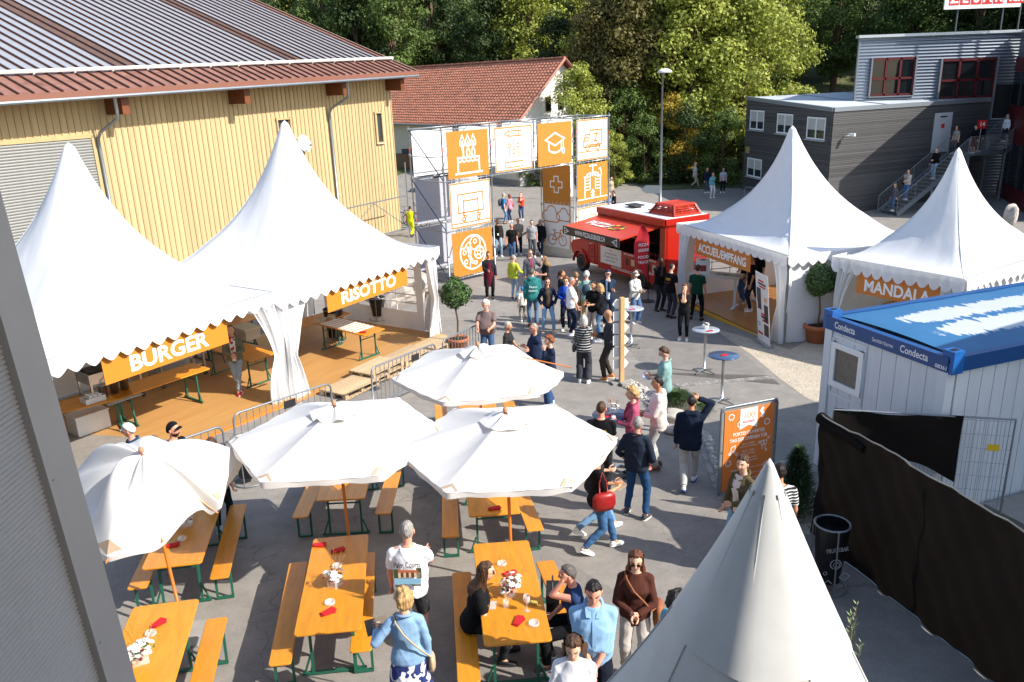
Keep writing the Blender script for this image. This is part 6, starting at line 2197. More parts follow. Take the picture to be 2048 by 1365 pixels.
def loose_parasol():
 K=at(284,910,2.42)
 base=on_ground(-4.30,8.72)
 t=thing('parasol','crumpled white parasol sagging beside the metal wall','parasol',base,0,'market parasols over the beer tables')
 k0=K-base
 ring=[at(*q)-base for q in ((484,905,1.98),(455,958,1.85),(441,1004,1.72),(404,1003,1.74),(352,1048,1.64),(300,1090,1.56),(214,1114,1.50),(150,1062,1.58),(118,985,1.72),(160,938,1.86),(225,915,2.0),(318,880,2.20),(392,903,2.08))]
 n=len(ring)
 def edge(u):
  f=(u%1.0)*n
  i=int(f)%n;w=f-int(f)
  a,b,c,d=(ring[(i+q)%n] for q in (-1,0,1,2))
  cr_=b+(c-a)*(.5*w)+(a-b*2.5+c*2-d*.5)*(w*w)+(b*1.5-a*.5-c*1.5+d*.5)*(w**3)
  return b.lerp(c,w)*.55+cr_*.45
 def surf(u,v):
  q=k0.lerp(edge(u),v)
  f=u*n
  s=math.sin(math.pi*min(1,v))
  g_=math.exp(-((f-7.2)/2.3)**2)
  z=q.z+.20*s*(1-.4*v)+s*(.035*math.sin(f*2.9+1.5*v)+.022*math.sin(f*6.1-v*3))*(.35+1.6*g_)
  z-=.20*math.exp(-((f-6.75-.9*(1-v))/.34)**2)*s
  z+=.14*math.exp(-((f-6.1-.6*(1-v))/.35)**2)*s-.07*math.exp(-((f-2.7)/.3)**2)*v*v
  z+=.05*math.sin(f*1.3+2)*s
  return (q.x,q.y,z)
 c=MB().grid(lambda u,v:surf(u,.02+.98*v),156,22,wrap=True).build('canopy',M_PAR,t,True)
 MB().grid(lambda u,v:tuple(Vector(surf(u,1))+Vector((0,0,-.09*v*(1+.4*math.sin(u*40))))),156,2,wrap=True).build('valance',M_PAR,c,True)
 MB().tube([(0,0,0),k0*.5,k0],.022,10).build('pole',M_POLE,t,True)
 MB().box((0,0,.02),(.5,.5,.05)).build('base_slab',mat('concrete'),t)
 MB().lathe([(.014,0),(.03,.02),(.034,.05),(.02,.08),(.0,.085)],12,tuple(k0+Vector((0,0,.02)))).build('knob',M_KNOB,t,True)
 for f in (0,2.6,4.6,6,9,11.3):
  e_=Vector(surf(f/n,1.0))-Vector((0,0,.03))
  MB().tube([k0-Vector((0,0,.06)),k0.lerp(e_,1.04 if f!=2.6 else 1.10)],.011,5).build('rib',M_POLE,t)
 for f in (2.0,6.0):
  q=Vector(surf(f/n,.99));a=Vector(surf((f+.35)/n,.97));b=Vector(surf((f-.35)/n,.97));i_=Vector(surf(f/n,.90))
  MB().add([q+Vector((0,0,.01)),a+Vector((0,0,.012)),i_+Vector((0,0,.014)),b+Vector((0,0,.012))],[(0,1,2),(0,2,3)]).build('rib_pocket',M_POCK,c)
loose_parasol()
# --- crowd barriers
BW=2.28
g=MB()
P=[]
for cx2,cz2,a0 in ((BW/2-.14,.94,0),(-BW/2+.14,.94,90)):
 P+=[(cx2+.14*math.cos(R(a0+q*22.5)),0,cz2+.14*math.sin(R(a0+q*22.5))) for q in range(5)]
P=[(BW/2,0,.05)]+P+[(-BW/2,0,.05)]
g.tube(P,.021,8).tube([(-BW/2,0,.22),(BW/2,0,.22)],.018,7)
BFR=g.mesh('frame',m_galv,True)
BBAR=MB().tube([(0,0,.22),(0,0,1.075)],.008,6).mesh('bar',m_galv)
BFT=MB().tube([(0,-.3,.02),(0,-.12,.07),(0,.12,.07),(0,.3,.02)],.018,6).mesh('foot',m_galv)
BPL=MB().box((0,-.02,.93),(.28,.006,.16)).mesh('name_plate',mat('plate_black',hexc('26282a'),rough=.5))
def barrier(label,a,b,plate=None):
 a,b=Vector((a[0],a[1],0)),Vector((b[0],b[1],0))
 m_=(a+b)/2
 d_=(b-a).normalized()
 rz=math.atan2(d_.y,d_.x)
 pit=-math.atan2(tz(b.x,b.y)-tz(a.x,a.y),(b-a).length)
 t=thing('crowd_barrier',label,'barrier',on_ground(m_.x,m_.y),0,'crowd barriers along the platform',(Matrix.Rotation(rz,3,'Z')@Matrix.Rotation(pit,3,'Y')).to_euler())
 place('frame',BFR,t)
 for i in range(15):
  place('bar',BBAR,t,T(-BW/2+BW*(i+1)/16,0,0))
 for s in (-1,1):
  place('foot',BFT,t,T(s*(BW/2-.06),0,0))
 if plate is not None:
  place('name_plate',BPL,t,T(plate,0,0))
barrier('crowd barrier nearest the metal wall, behind the man in the flat cap',(-6.75,11.58),(-5.25,13.42))
barrier('crowd barrier in front of the gathered tent curtains',(-5.27,13.95),(-3.82,15.70),.1)
barrier('crowd barrier in front of the wooden pallets',(-3.15,16.62),(-1.86,18.60),.35)
barrier('crowd barrier where the white haired man leans',(-1.72,18.80),(-.62,20.80))
barrier('crowd barrier beside the dark timber building across the road',(15.0,52.6),(17.1,50.4))
# --- pallets used as steps
m_pal=mat('pallet_wood',hexc('b39b7a'),rough=.9,var=.2,vs=5,stretch=(1,5,1),orand=.16)
PB=MB().box((0,0,0),(1.2,.095,.02)).mesh('board',m_pal)
PBL=MB().box((0,0,0),(.10,.10,.08)).mesh('block',m_pal)
PCR=MB().box((0,0,0),(.10,.8,.02)).mesh('cross_board',m_pal)
def pallet(label,p,z,rz):
 t=thing('pallet',label,'pallet',(p.x,p.y,z),rz,'pallets used as steps')
 for i in range(7):
  place('board',PB,t,T(0,-.35+i*.1167,.134))
 for x in (-.55,0,.55):
  place('cross_board',PCR,t,T(x,0,.113))
  for y in (-.35,0,.35):
   place('block',PBL,t,T(x,y,.062))
 for y in (-.35,0,.35):
  place('board',PB,t,T(0,y,.011))
for s,o,n,lb in ((1.25,-.75,1,'low wooden pallet left of the taller pallet steps'),(2.35,-.62,2,'wooden pallet with the broad light step'),(3.6,-.62,2,'wooden pallet at the barrier in the middle'),(4.85,-.62,2,'wooden pallet at the right end of the platform')):
 q=TP0+tu*s+tn*o
 for k_ in range(n):
  pallet(lb+(', upper of two' if k_ else ', lying on the ground'),q+tu*.03*k_,tz(q.x,q.y)+.03+k_*.146,TA+.02*k_)
# --- food tents inside
def plat_pt(px,py,zt,h=0.0):
 p=atz(px,py,zt+h)
 return Vector((p.x,p.y,zt))
def fit_table(lb,pts,zt):
 q=[plat_pt(px,py,zt,.765) for px,py in pts]
 c=sum(q,Vector())/len(q)
 d_=q[1]-q[0]
 return beer_table(lb,c,math.atan2(d_.y,d_.x),'serving tables in the food tents',True),c,math.atan2(d_.y,d_.x)
z1_,z2_=-.62,-.74
tR,cR,aR=fit_table('serving table set with rows of white paper napkins in the risotto tent',[(664.5,630),(777.8,656.7),(717,675),(629,648)],z2_)
_,cB,aB=fit_table('long serving table with three steel sauce pumps in the burger tent',[(194,783.6),(389,722),(428,735),(230,806)],z1_)
_,cB2,aB2=fit_table('serving table with a plastic tub at the left end of the burger tent',[(40,812),(178,782),(228,806),(148,833)],z1_)
dR=Vector((math.cos(aR),math.sin(aR),0));nR=Vector((-dR.y,dR.x,0))
beer_table('serving table behind the rows of napkins in the risotto tent',cR-dR*1.35-nR*.2+Vector((0,0,0)),aR+1.5,'serving tables in the food tents',True)
pt=plat_pt(480,700,z1_,.765)
beer_table('serving table with a grey cool box behind the woman in the green jacket',pt+tn*.1,TA+1.45,'serving tables in the food tents',True)
beer_table('serving table at the back of the burger tent',plat_pt(470,655,z1_,.765)+tn*.5,TA,'serving tables in the food tents',True)
m_paper=mat('white_paper',(.74,.73,.70),rough=.9)
pn=MB().box((0,0,0),(.17,.10,.006)).mesh('paper_napkin',m_paper)
k_=0
for i in range(9):
 for j in range(4):
  q=cR+dR*(-.72+i*.17)+nR*(-.26+j*.17)
  tag(place('paper_napkin',pn,None,T(q.x,q.y,q.z+.775+.001*k_%.003)@rotm(rz=aR+1.57+rnd.uniform(-.08,.08))),'white paper napkin on the risotto table, %s from the boxes in the %s row'%(('first','second','third','fourth','fifth','sixth','seventh','eighth','ninth')[i],('front','second','third','rear')[j]),'napkin','rows of white paper napkins')
  k_+=1
q=cR+dR*.86-nR*.22
napkins('folded red cloth at the corner of the risotto serving table',q,aR+.4,z2_+.775,5,'cloth')
for i,(a,b_) in enumerate(((-.98,-.1),(-.86,.12),(-.92,-.28),(-1.02,.26))):
 q=cR+dR*a+nR*b_
 tag(MB().box((0,0,.05),(.2,.14,.10)).build('napkin_box',mat('cardboard_pale',hexc('b8a68c'),rough=.85,var=.08),None,M=T(q.x,q.y,z2_+.77)@rotm(rz=aR+i*.3)),('low pale box at the left end of the risotto table','second pale box at the left end of the risotto table, further back','pale box nearest the tent curtain on the risotto table','pale box furthest back on the risotto table')[i],'box')
m_inox=mat('stainless_steel',hexc('a3a09b'),rough=.28,metal=.9,var=.08,vs=5)
dB=Vector((math.cos(aB),math.sin(aB),0));nB=Vector((-dB.y,dB.x,0))
for i,(px,py) in enumerate(((208,793),(230,786),(250,778))):
 p=plat_pt(px,py,z1_,.77)
 t=thing('sauce_pump',('left steel sauce pump on the burger table','middle steel sauce pump on the burger table','right steel sauce pump on the burger table')[i],'sauce pump',(p.x,p.y,z1_+.77),aB+.2)
 MB().lathe([(.0,0),(.085,0),(.085,.24),(.09,.245),(.09,.255),(.03,.27),(.0,.275)],20).build('canister',m_inox,t,True)
 MB().tube([(0,0,.26),(0,0,.36),(.10,0,.44),(.17,0,.46)],.010,6).tube([(-.03,0,.27),(-.03,0,.38),(.04,0,.40),(.06,0,.34)],.008,6).build('pump',m_inox,t,True)
p=plat_pt(250,800,z1_,.77)
tag(MB().box((0,0,.01),(.75,.10,.015)).build('tray',mat('grey_tray',hexc('9b978f'),rough=.5),None,M=T(p.x,p.y,z1_+.772)@rotm(rz=aB)),'narrow grey tray in front of the steel sauce pumps','tray')
p=plat_pt(187,803,z1_,.77)
t=thing('plastic_tub','white plastic tub of folded napkins on the burger tent end table','tub',(p.x,p.y,z1_+.77),aB)
MB().prism([(-.2,-.13),(.2,-.13),(.2,.13),(-.2,.13)],0,.012).box((0,-.13,.06),(.42,.012,.11)).box((0,.13,.06),(.42,.012,.11)).box((-.2,0,.06),(.012,.26,.11)).box((.2,0,.06),(.012,.26,.11)).build('tub',mat('tub_white',(.72,.72,.68),rough=.4),t)
for i in range(3):
 MB().box((-.1+i*.09,0,.10+.01*i),(.07,.2,.09),rotm(ry=.2)).build('napkin_stack',m_paper,t)
def steel_cart(lb,p,rz,w=1.2,dp=.65,h=.9):
 t=thing('steel_cart',lb,'grill',(p.x,p.y,z1_),rz)
 MB().box((0,0,h-.13),(w,dp,.24)).build('cabinet',m_inox,t)
 MB().box((0,0,h+.005),(w-.12,dp-.12,.02)).build('hot_plate',mat('hot_plate',hexc('2b2724'),rough=.5,metal=.5),t)
 MB().box((0,0,.32),(w-.06,dp-.06,.03)).build('shelf',m_inox,t)
 for sx in (-1,1):
  for sy in (-1,1):
   lg=MB().box((sx*(w/2-.03),sy*(dp/2-.03),(h-.13+.12)/2),(.045,.045,h-.24)).build('leg',m_inox,t)
   MB().lathe([(.0,-.02),(.055,-.02),(.055,.02),(.0,.02)],12,M=T(sx*(w/2-.03),sy*(dp/2-.03),.056)@rotm(rx=math.pi/2)).build('castor',mat('grey_castor',hexc('55504a'),rough=.6),lg,True)
p=plat_pt(225,735,z1_,.9)
steel_cart('steel grill cart behind the BURGER banner, left one',p+nB*.25,aB)
steel_cart('steel grill cart behind the BURGER banner, right one',p+dB*1.7+nB*.3,aB)
def bag_stand(lb,p,z,r=.24,h=.85,printed=False,bag='17171a'):
 t=thing('waste_bag_stand',lb,'waste bag',(p.x,p.y,z))
 MB().tube([(r*math.cos(q*.393),r*math.sin(q*.393),h) for q in range(16)],.016,6,closed=True).build('ring',m_galv,t,True)
 MB().tube([(r*1.15*math.cos(q*.393),r*1.15*math.sin(q*.393),.03) for q in range(16)],.012,6,closed=True).build('foot_ring',m_galv,t,True)
 for q in range(3):
  a=q*2.09+.5
  MB().tube([(r*1.15*math.cos(a),r*1.15*math.sin(a),.03),(r*1.04*math.cos(a),r*1.04*math.sin(a),h)],.011,6).build('leg',m_galv,t)
 rs=random.Random(int(p.x*100));ph=rs.uniform(0,6)
 g=MB().grid(lambda u,v:tuple(Vector((math.cos(u*6.2832),math.sin(u*6.2832),0))*((r*.98)*(1-.28*math.sin(v*1.6)**2+.05*math.sin(u*44+ph+v*3)*v))+Vector((0,0,h+.02-v*(h-.12)))),44,10,wrap=True)
 g.add([(r*.97*math.cos(q*.393),r*.97*math.sin(q*.393),h-.16) for q in range(16)],[tuple(range(16))])
 b_=g.build('bag',mat('black_bag',hexc(bag),rough=.35,spec=.5,var=.2,vs=10),t,True)
 if printed:
  mp=mat('bag_print',hexc('a9adb2'),rough=.5)
  text('TRUCKBAR',mp,b_,face_M((.0,-r*.965,h*.72),(1,0,.12),(0,0,1)),width=.3,size=.09,bold=.004)
  g=MB()
  stroke(g,arc(0,0,.07),.012,True);stroke(g,arc(.01,-.01,.04),.01,True)
  stroke(g,[(.12,-.12),(.2,-.18),(.14,-.25),(.06,-.2)],.01,True);stroke(g,arc(-.13,-.13,.025,n=8),.009,True)
  stroke(g,[(-.16,-.3),(-.08,-.24),(-.02,-.3)],.01);stroke(g,[(.02,-.36),(.12,-.33)],.01)
  g.build('bag_print',mp,b_,M=face_M((.0,-r*.93,h*.50),(1,0,0),(0,0,1)))
 return t
bag_stand('black waste bag on a round wire stand beside the crumpled parasol',on_ground(-4.86,13.3),tz(-4.86,13.3))
p=plat_pt(640,700,z2_)
bag_stand('black waste bag on a stand behind the risotto serving table',cR-dR*1.2+nR*.45,z2_,.27,.95)
q=p_=plat_pt(365,700,z1_)
bag_stand('black waste bag beside the grill carts in the burger tent',p+dB*2.7+nB*.45,z1_,.25,.7)
pz=on_ground(4.16,9.42)
bag_stand('black printed waste bag on a steel stand in front of the dark screen',pz,pz.z,.225,.98,True)
p=plat_pt(495,675,z1_,.77)
t=thing('cool_box','grey cool box on the table behind the woman in the green jacket','box',(p.x,p.y,z1_+.77),TA+1.4)
MB().box((0,0,.13),(.6,.42,.26)).build('body',mat('cool_box_grey',hexc('a8a49a'),rough=.6),t)
MB().box((0,0,.28),(.64,.46,.05)).build('lid',mat('cool_box_lid',hexc('b9b5a8'),rough=.5),t)
p=plat_pt(180,855,z1_,.05)
t=thing('storage_box','white storage box on the floor under the end table of the burger tent','box',(p.x,p.y,z1_),aB)
MB().box((0,0,.2),(.7,.45,.4)).build('body',mat('tub_white'),t)
MB().box((0,0,.415),(.73,.48,.03)).build('lid',mat('tub_white'),t)
pa,pb,pc=plat_pt(365,715,z1_,.02),plat_pt(400,705,z1_,.02),plat_pt(450,725,z1_,.02)
tag(MB().tube([pa+Vector((0,0,.015)),pb+Vector((0,.2,.015)),pb.lerp(pc,.6)+Vector((.1,.3,.015)),pc+Vector((0,0,.015))],.014,6).build('power_cable',m_blk),'black power cable lying across the burger tent floor','cable')
# --- reception tent inside
def acc_pt(px,py,h=0.0):
 p=atz(px,py,zA+h);return Vector((p.x,p.y,zA))
a_,b_=acc_pt(1388,545,1.05),acc_pt(1478,553,1.05)
cq=(a_+b_)/2;da=(b_-a_)
t=thing('reception_desk','pale height adjustable desk with brochures in the reception tent','desk',cq,math.atan2(da.y,da.x))
MB().box((0,0,1.04),(da.length+.15,.75,.03)).build('desktop',mat('desk_pale',hexc('c4bfb6'),rough=.4),t)
for s in (-1,1):
 lg=MB().box((s*(da.length/2-.1),0,.53),(.07,.09,1.0)).build('leg',mat('desk_white',(.72,.72,.71),rough=.4),t)
 MB().box((s*(da.length/2-.1),0,.02),(.08,.68,.035)).build('foot',mat('desk_white'),lg)
dn2=da.normalized()
p=cq-dn2*.45
t=thing('ballot_box','white ballot box with a round hole on the reception desk','box',(p.x,p.y,zA+1.056),math.atan2(da.y,da.x)+.35)
MB().box((0,0,.22),(.42,.42,.44)).build('body',mat('box_white',(.70,.69,.66),rough=.6),t)
MB().lathe([(.0,.4415),(.09,.4415),(.09,.4425),(.0,.443)],16).build('hole',m_blk,t)
MB().box((.213,0,.2),(.004,.26,.24)).box((0,-.213,.2),(.2,.004,.2)).build('print',mat('box_red',hexc('8c3128'),rough=.6),t)
for i in range(4):
 p=cq+dn2*(.1+i*.2)
 tag(MB().box((0,0,.02),(.15,.21,.03)).build('brochures',mat('brochure_%d'%i,(hexc('a89c86'),hexc('8c8372'),hexc('b1a48a'),hexc('9b9a90'))[i],rough=.5),None,M=T(p.x,p.y,zA+1.057)@rotm(rz=.3)),('first stack of brochures beside the ballot box','second stack of brochures on the reception desk','third stack of brochures on the reception desk','stack of brochures at the right end of the reception desk')[i],'brochures')
p=atz(1800,592,zM+.78)
t=beer_table('orange table with colouring pencils in the mandala tent',Vector((p.x,p.y,zM)),math.atan2(mu.y,mu.x)+1.75,'serving tables in the food tents',True)
def shrub(name,label,cat,p,r,h,n,m,seed,tall=False,leaf=.05):
 rs=random.Random(seed)
 t=thing(name,label,cat,p)
 g=MB()
 for i in range(n):
  a,q,z=rs.uniform(0,6.283),rs.random()**.6,rs.random()
  rr_=r*(1-z)**.75 if tall else r*math.sqrt(max(0,1-z*z))
  rr_*=.75+.35*math.sin(a*5+seed+z*6)**2
  pos=Vector((rr_*q*math.cos(a),rr_*q*math.sin(a),h*z+.02))
  d_=Vector((math.cos(a),math.sin(a),.9+rs.gauss(0,.4))).normalized()
  l_=leaf*rs.uniform(.7,1.5)
  s_=Vector((-d_.y,d_.x,0))*l_*.14
  g.add([pos-s_,pos+d_*l_,pos+s_],[(0,1,2)])
 struct(g.build('foliage',m,t),'stuff')
 MB().tube([(0,0,-.05),(0,0,h*.6)],[.03,.012],6).build('stem',m_bark,t)
 return t
m_con=mat('conifer_green',hexc('2f4a2a'),rough=.8,isl=.5)
m_jun=mat('juniper_green',hexc('50673a'),rough=.8,isl=.5)
shrub('conifer','small dark upright conifer beside the black screen','conifer',on_ground(4.42,11.45),.42,1.15,5200,m_con,2,True,.09)
shrub('low_shrub','low spreading green shrub between the reading man and the man in the dark hoodie','shrub',at(1352,812),.55,.30,4200,m_jun,3,False,.07)
shrub('low_shrub','small green shrub behind the head of the man in the dark hoodie','shrub',at(1405,828),.25,.22,900,m_jun,5,False,.06)
m_oli=mat('olive_leaf',hexc('7d8a5a'),rough=.6,isl=.35)
def olive(label,p,h,seed):
 rs=random.Random(seed)
 t=thing('olive_shoot',label,'plant',p)
 g=MB();st_=MB()
 for k_ in range(3):
  b_=Vector((rs.uniform(-.12,.12),rs.uniform(-.1,.1),h*rs.uniform(.75,1)))
  st_.tube([(0,0,0),b_*.5+Vector((.02,0,0)),b_],[.008,.006,.003],5)
  for i in range(46):
   f=.25+.75*i/46
   q=b_*f
   a=rs.uniform(0,6.283)
   d_=Vector((math.cos(a),math.sin(a),.7)).normalized()*rs.uniform(.05,.08)
   s_=Vector((-d_.y,d_.x,0))*.13
   g.add([q,q+d_*.5+s_,q+d_,q+d_*.5-s_],[(0,1,2,3)])
 st_.build('stem',m_bark,t);struct(g.build('leaves',m_oli,t),'stuff')
olive('thin olive shoot beside the black screen, nearer the viewer',on_ground(3.32,6.75),1.25,4)
olive('thin olive shoot beside the black screen, further from the viewer',on_ground(3.55,7.35),1.2,9)
q1,q2=on_ground(4.40,9.9),on_ground(5.02,7.6)
# --- people
SKIN={'light':hexc('d8a78c'),'tan':hexc('c08a68'),'red':hexc('d3937a'),'dark':hexc('4a2e22')}
HAIR={'grey':hexc('8f8a84'),'white':hexc('d8d4cc'),'brown':hexc('4a3120'),'dark':hexc('1d1613'),'black':hexc('100d0c'),'blond':hexc('b08d5c'),'red':hexc('7c4423'),'auburn':hexc('5e3420'),'silver':hexc('b5b0a8'),'salt':hexc('57524d'),'sand':hexc('8a6b48')}
def skin_mat(k):
 return mat('skin_'+k,SKIN[k],rough=0.5,spec=0.35,var=0.05,vs=20)
def hair_mat(k):
 return mat('hair_'+k,HAIR[k],rough=.5,spec=.4,var=.55,vs=45,stretch=(1,1,0.12),bump=1.0,bs=45)
def capsule(p0,p1,r0,r1,n=10,cap0=True,cap1=True,sq=None):
 """tapered limb; a flat end where cap is False; sq = (direction, factor) flattens it"""
 p0,p1=np.array(p0,float),np.array(p1,float)
 d=p1-p0
 L=np.linalg.norm(d) or 1e-6
 d=d/L
 a=np.array([0,0,1.0]) if abs(d[2])<0.9 else np.array([1.0,0,0])
 u=np.cross(d,a);u/=np.linalg.norm(u)
 w=np.cross(d,u)
 rings=[]
 if cap0:
  for q in (80,50,25):
   rings.append((-r0*math.sin(R(q)),r0*math.cos(R(q))))
 rings.append((0,r0));rings.append((L*0.5,(r0+r1)/2));rings.append((L,r1))
 if cap1:
  for q in (25,50,80):
   rings.append((L+r1*math.sin(R(q)),r1*math.cos(R(q))))
 an=np.arange(n)*2*math.pi/n
 V=[]
 for t,r in rings:
  V.append(p0+d*t+np.outer(np.cos(an)*r,u)+np.outer(np.sin(an)*r,w))
 V=np.concatenate(V)
 if sq is not None:
  s=np.array(sq[0],float);s/=np.linalg.norm(s)
  k=(V-p0)@s
  V=V+np.outer(k*(sq[1]-1),s)
 k=len(rings)
 F=[(i*n+j,i*n+(j+1)%n,(i+1)*n+(j+1)%n,(i+1)*n+j) for i in range(k-1) for j in range(n)]
 F.append(tuple(range(n))[::-1]);F.append(tuple((k-1)*n+j for j in range(n)))
 return V,F
def loft(rings,n=16,ex=2.3):
 """rings = (centre, half depth x, half width y, x axis, y axis)"""
 an=np.arange(n)*2*math.pi/n
 cx_=np.sign(np.cos(an))*np.abs(np.cos(an))**(2/ex)
 sy_=np.sign(np.sin(an))*np.abs(np.sin(an))**(2/ex)
 V=[np.array(c)+np.outer(cx_*hx,np.array(ax))+np.outer(sy_*hy,np.array(ay)) for c,hx,hy,ax,ay in rings]
 k=len(rings)
 F=[(i*n+j,i*n+(j+1)%n,(i+1)*n+(j+1)%n,(i+1)*n+j) for i in range(k-1) for j in range(n)]
 F.append(tuple(range(n))[::-1]);F.append(tuple((k-1)*n+j for j in range(n)))
 return np.concatenate(V),F
def join(parts):
 V,F,o=[],[],0
 for v,f in parts:
  V.append(np.asarray(v,float));F+=[tuple(i+o for i in q) for q in f];o+=len(v)
 return np.concatenate(V),F
def ik(a,t,l1,l2,pole):
 a,t,pole=Vector(a),Vector(t),Vector(pole)
 d=t-a
 L=min(d.length,l1+l2-0.004)
 dn=d.normalized()
 x=(l1*l1-l2*l2+L*L)/(2*L)
 h=math.sqrt(max(0,l1*l1-x*x))
 p=pole-dn*pole.dot(dn)
 p=p.normalized() if p.length>1e-4 else Vector((1,0,0))
 return a+dn*x+p*h,a+dn*L
def head_shape(res,fem=False):
 """skull and face as a displaced sphere; x forward, y left, z up, metres about the head centre"""
 n,k=(44,34) if res else (26,20)
 V,F,I=[],[],[]
 for i in range(k+1):
  th=math.pi*i/k
  for j in range(n):
   ph=2*math.pi*j/n
   ph=ph-0.35*math.sin(ph)
   V.append((math.sin(th)*math.cos(ph),math.sin(th)*math.sin(ph),math.cos(th)))
 V=np.array(V)
 U=V.copy()
 x,y,z=V[:,0]*.098,V[:,1]*.076,V[:,2]*.12
 dn=np.clip(-V[:,2],0,1)
 y=y*(1-(.30 if fem else .24)*dn**1.6)
 x=np.where(x<0,x*(1-.45*dn),x*(1-.08*dn))
 fr=np.clip(V[:,0]*2.2,0,1)
 g=lambda a,s:np.exp(-(a/s)**2)
 nose=np.where(z>-.022,np.clip(1-(z+.022)/.062,0,1),np.clip(1+(z+.022)/.014,0,1))
 x=x+fr*(.027*g(y,.013)*nose-.009*(g(y-.031,.015)+g(y+.031,.015))*g(z-.014,.012)+.005*g(z-.036,.011)*g(y,.05)+.006*g(z+.056,.013)*g(y,.024)+.010*g(z+.098,.02)*g(y,.03)-.004*g(z+.075,.008)*g(y,.03)+.005*(g(y-.042,.018)+g(y+.042,.018))*g(z+.022,.022))
 V=np.stack([x,y,z],1)
 for i in range(k):
  for j in range(n):
   F.append((i*n+j,(i+1)*n+j,(i+1)*n+(j+1)%n,i*n+(j+1)%n))
 C=V[np.array(F)].mean(1)
 eye=(np.abs(np.abs(C[:,1])-.031)<.0135)&(np.abs(C[:,2]-.013)<.0065)&(C[:,0]>.04)
 lip=(np.abs(C[:,1])<.021)&(np.abs(C[:,2]+.058)<.0065)&(C[:,0]>.04)
 brow=(np.abs(np.abs(C[:,1])-.033)<.019)&(np.abs(C[:,2]-.036)<.0055)&(C[:,0]>.04)
 beard=(C[:,2]<-.04)&(C[:,0]>.0)&~lip&((C[:,2]<-.052)|(np.abs(C[:,1])>.03))|((np.abs(C[:,2]+.043)<.006)&(np.abs(C[:,1])<.028)&(C[:,0]>.05))
 MI=np.where(eye,1,np.where(lip,2,np.where(brow,3,0)))
 MIb=np.where(beard&(MI==0),3,MI)
 ev,ef=[],[]
 for s in (-1,1):
  e=MB().ell((-.008,s*.079,-.004),(.02,.010,.032),8,6)
  o=len(V)+len(ev)
  ev+=e.v;ef+=[tuple(i+o for i in f) for f in e.f]
 V=np.concatenate([V,np.array(ev)])
 F=F+ef
 MI=np.concatenate([MI,np.zeros(len(ef),int)]);MIb=np.concatenate([MIb,np.zeros(len(ef),int)])
 return V,F,MI,MIb
HEADS={(r,f):head_shape(r,f) for r in (0,1) for f in (False,True)}
def hair_cap(res,thick,thr=.06,noise=.3,seed=1,low=0.0):
 """close hair as a shell that sinks into the skull along the hairline"""
 V,F,_,_=HEADS[(res,False)]
 n,k=(44,34) if res else (26,20)
 V=V[:n*(k+1)]
 F=F[:n*k]
 u=V/np.array([.098,.076,.12])
 rs=np.random.RandomState(seed)
 ph=rs.rand(4)*6
 m=u[:,2]*.9-u[:,0]*.80-.10*np.abs(u[:,1])-.22*np.clip(u[:,0],0,1)*np.abs(u[:,1])+low+(.07*np.sin(u[:,1]*13+ph[3])*noise*2)
 nz=(np.sin(u[:,0]*9+ph[0])+np.sin(u[:,1]*11+ph[1]+3*u[:,2])+np.sin(u[:,2]*10+ph[2]))/3
 t=np.clip((m-thr)*6,-1,1)
 off=np.where(t>0,thick*(.25+.75*np.sqrt(np.clip(t,0,1)))*(1+noise*nz),-.014)
 nrm=V/np.linalg.norm(V,axis=1)[:,None]
 W=V+nrm*off[:,None]
 return W,F
def hair_fall(L,r=.1,a0=100,seed=0,flare=.0,front=False):
 """hair hanging behind and beside the face"""
 n,k=18,9
 rs=np.random.RandomState(seed)
 ph=rs.rand(3)*6
 V,F=[],[]
 for side in (0,1):
  for i in range(k+1):
   t=i/k
   for j in range(n+1):
    a=R(180-a0+2*a0*j/n)
    w=1+.06*math.sin(a*9+ph[0]+t*4)+.05*math.sin(a*17+ph[1])
    rr=(r+flare*t+((.055*max(0,-math.cos(a))+.02)*cl((t-.42)/.3,0,1) if L>.25 else 0))*w-(.03 if side else 0)
    if t>.75:
     rr-=(.02 if not side else -.005)*(t-.75)*4
    z=.055-t*L*(1+.08*math.sin(a*5+ph[2]))
    V.append((math.cos(a)*rr*1.02-.012-.02*t,math.sin(a)*rr*.92,z))
 w=n+1
 o=w*(k+1)
 for i in range(k):
  for j in range(n):
   F.append((i*w+j,i*w+j+1,(i+1)*w+j+1,(i+1)*w+j))
   F.append((o+i*w+j,o+(i+1)*w+j,o+(i+1)*w+j+1,o+i*w+j+1))
 for j in range(n):
  F.append((k*w+j,k*w+j+1,o+k*w+j+1,o+k*w+j))
 for i in range(k):
  for j in (0,n):
   F.append((i*w+j,(i+1)*w+j,o+(i+1)*w+j,o+i*w+j))
 return np.array(V),F
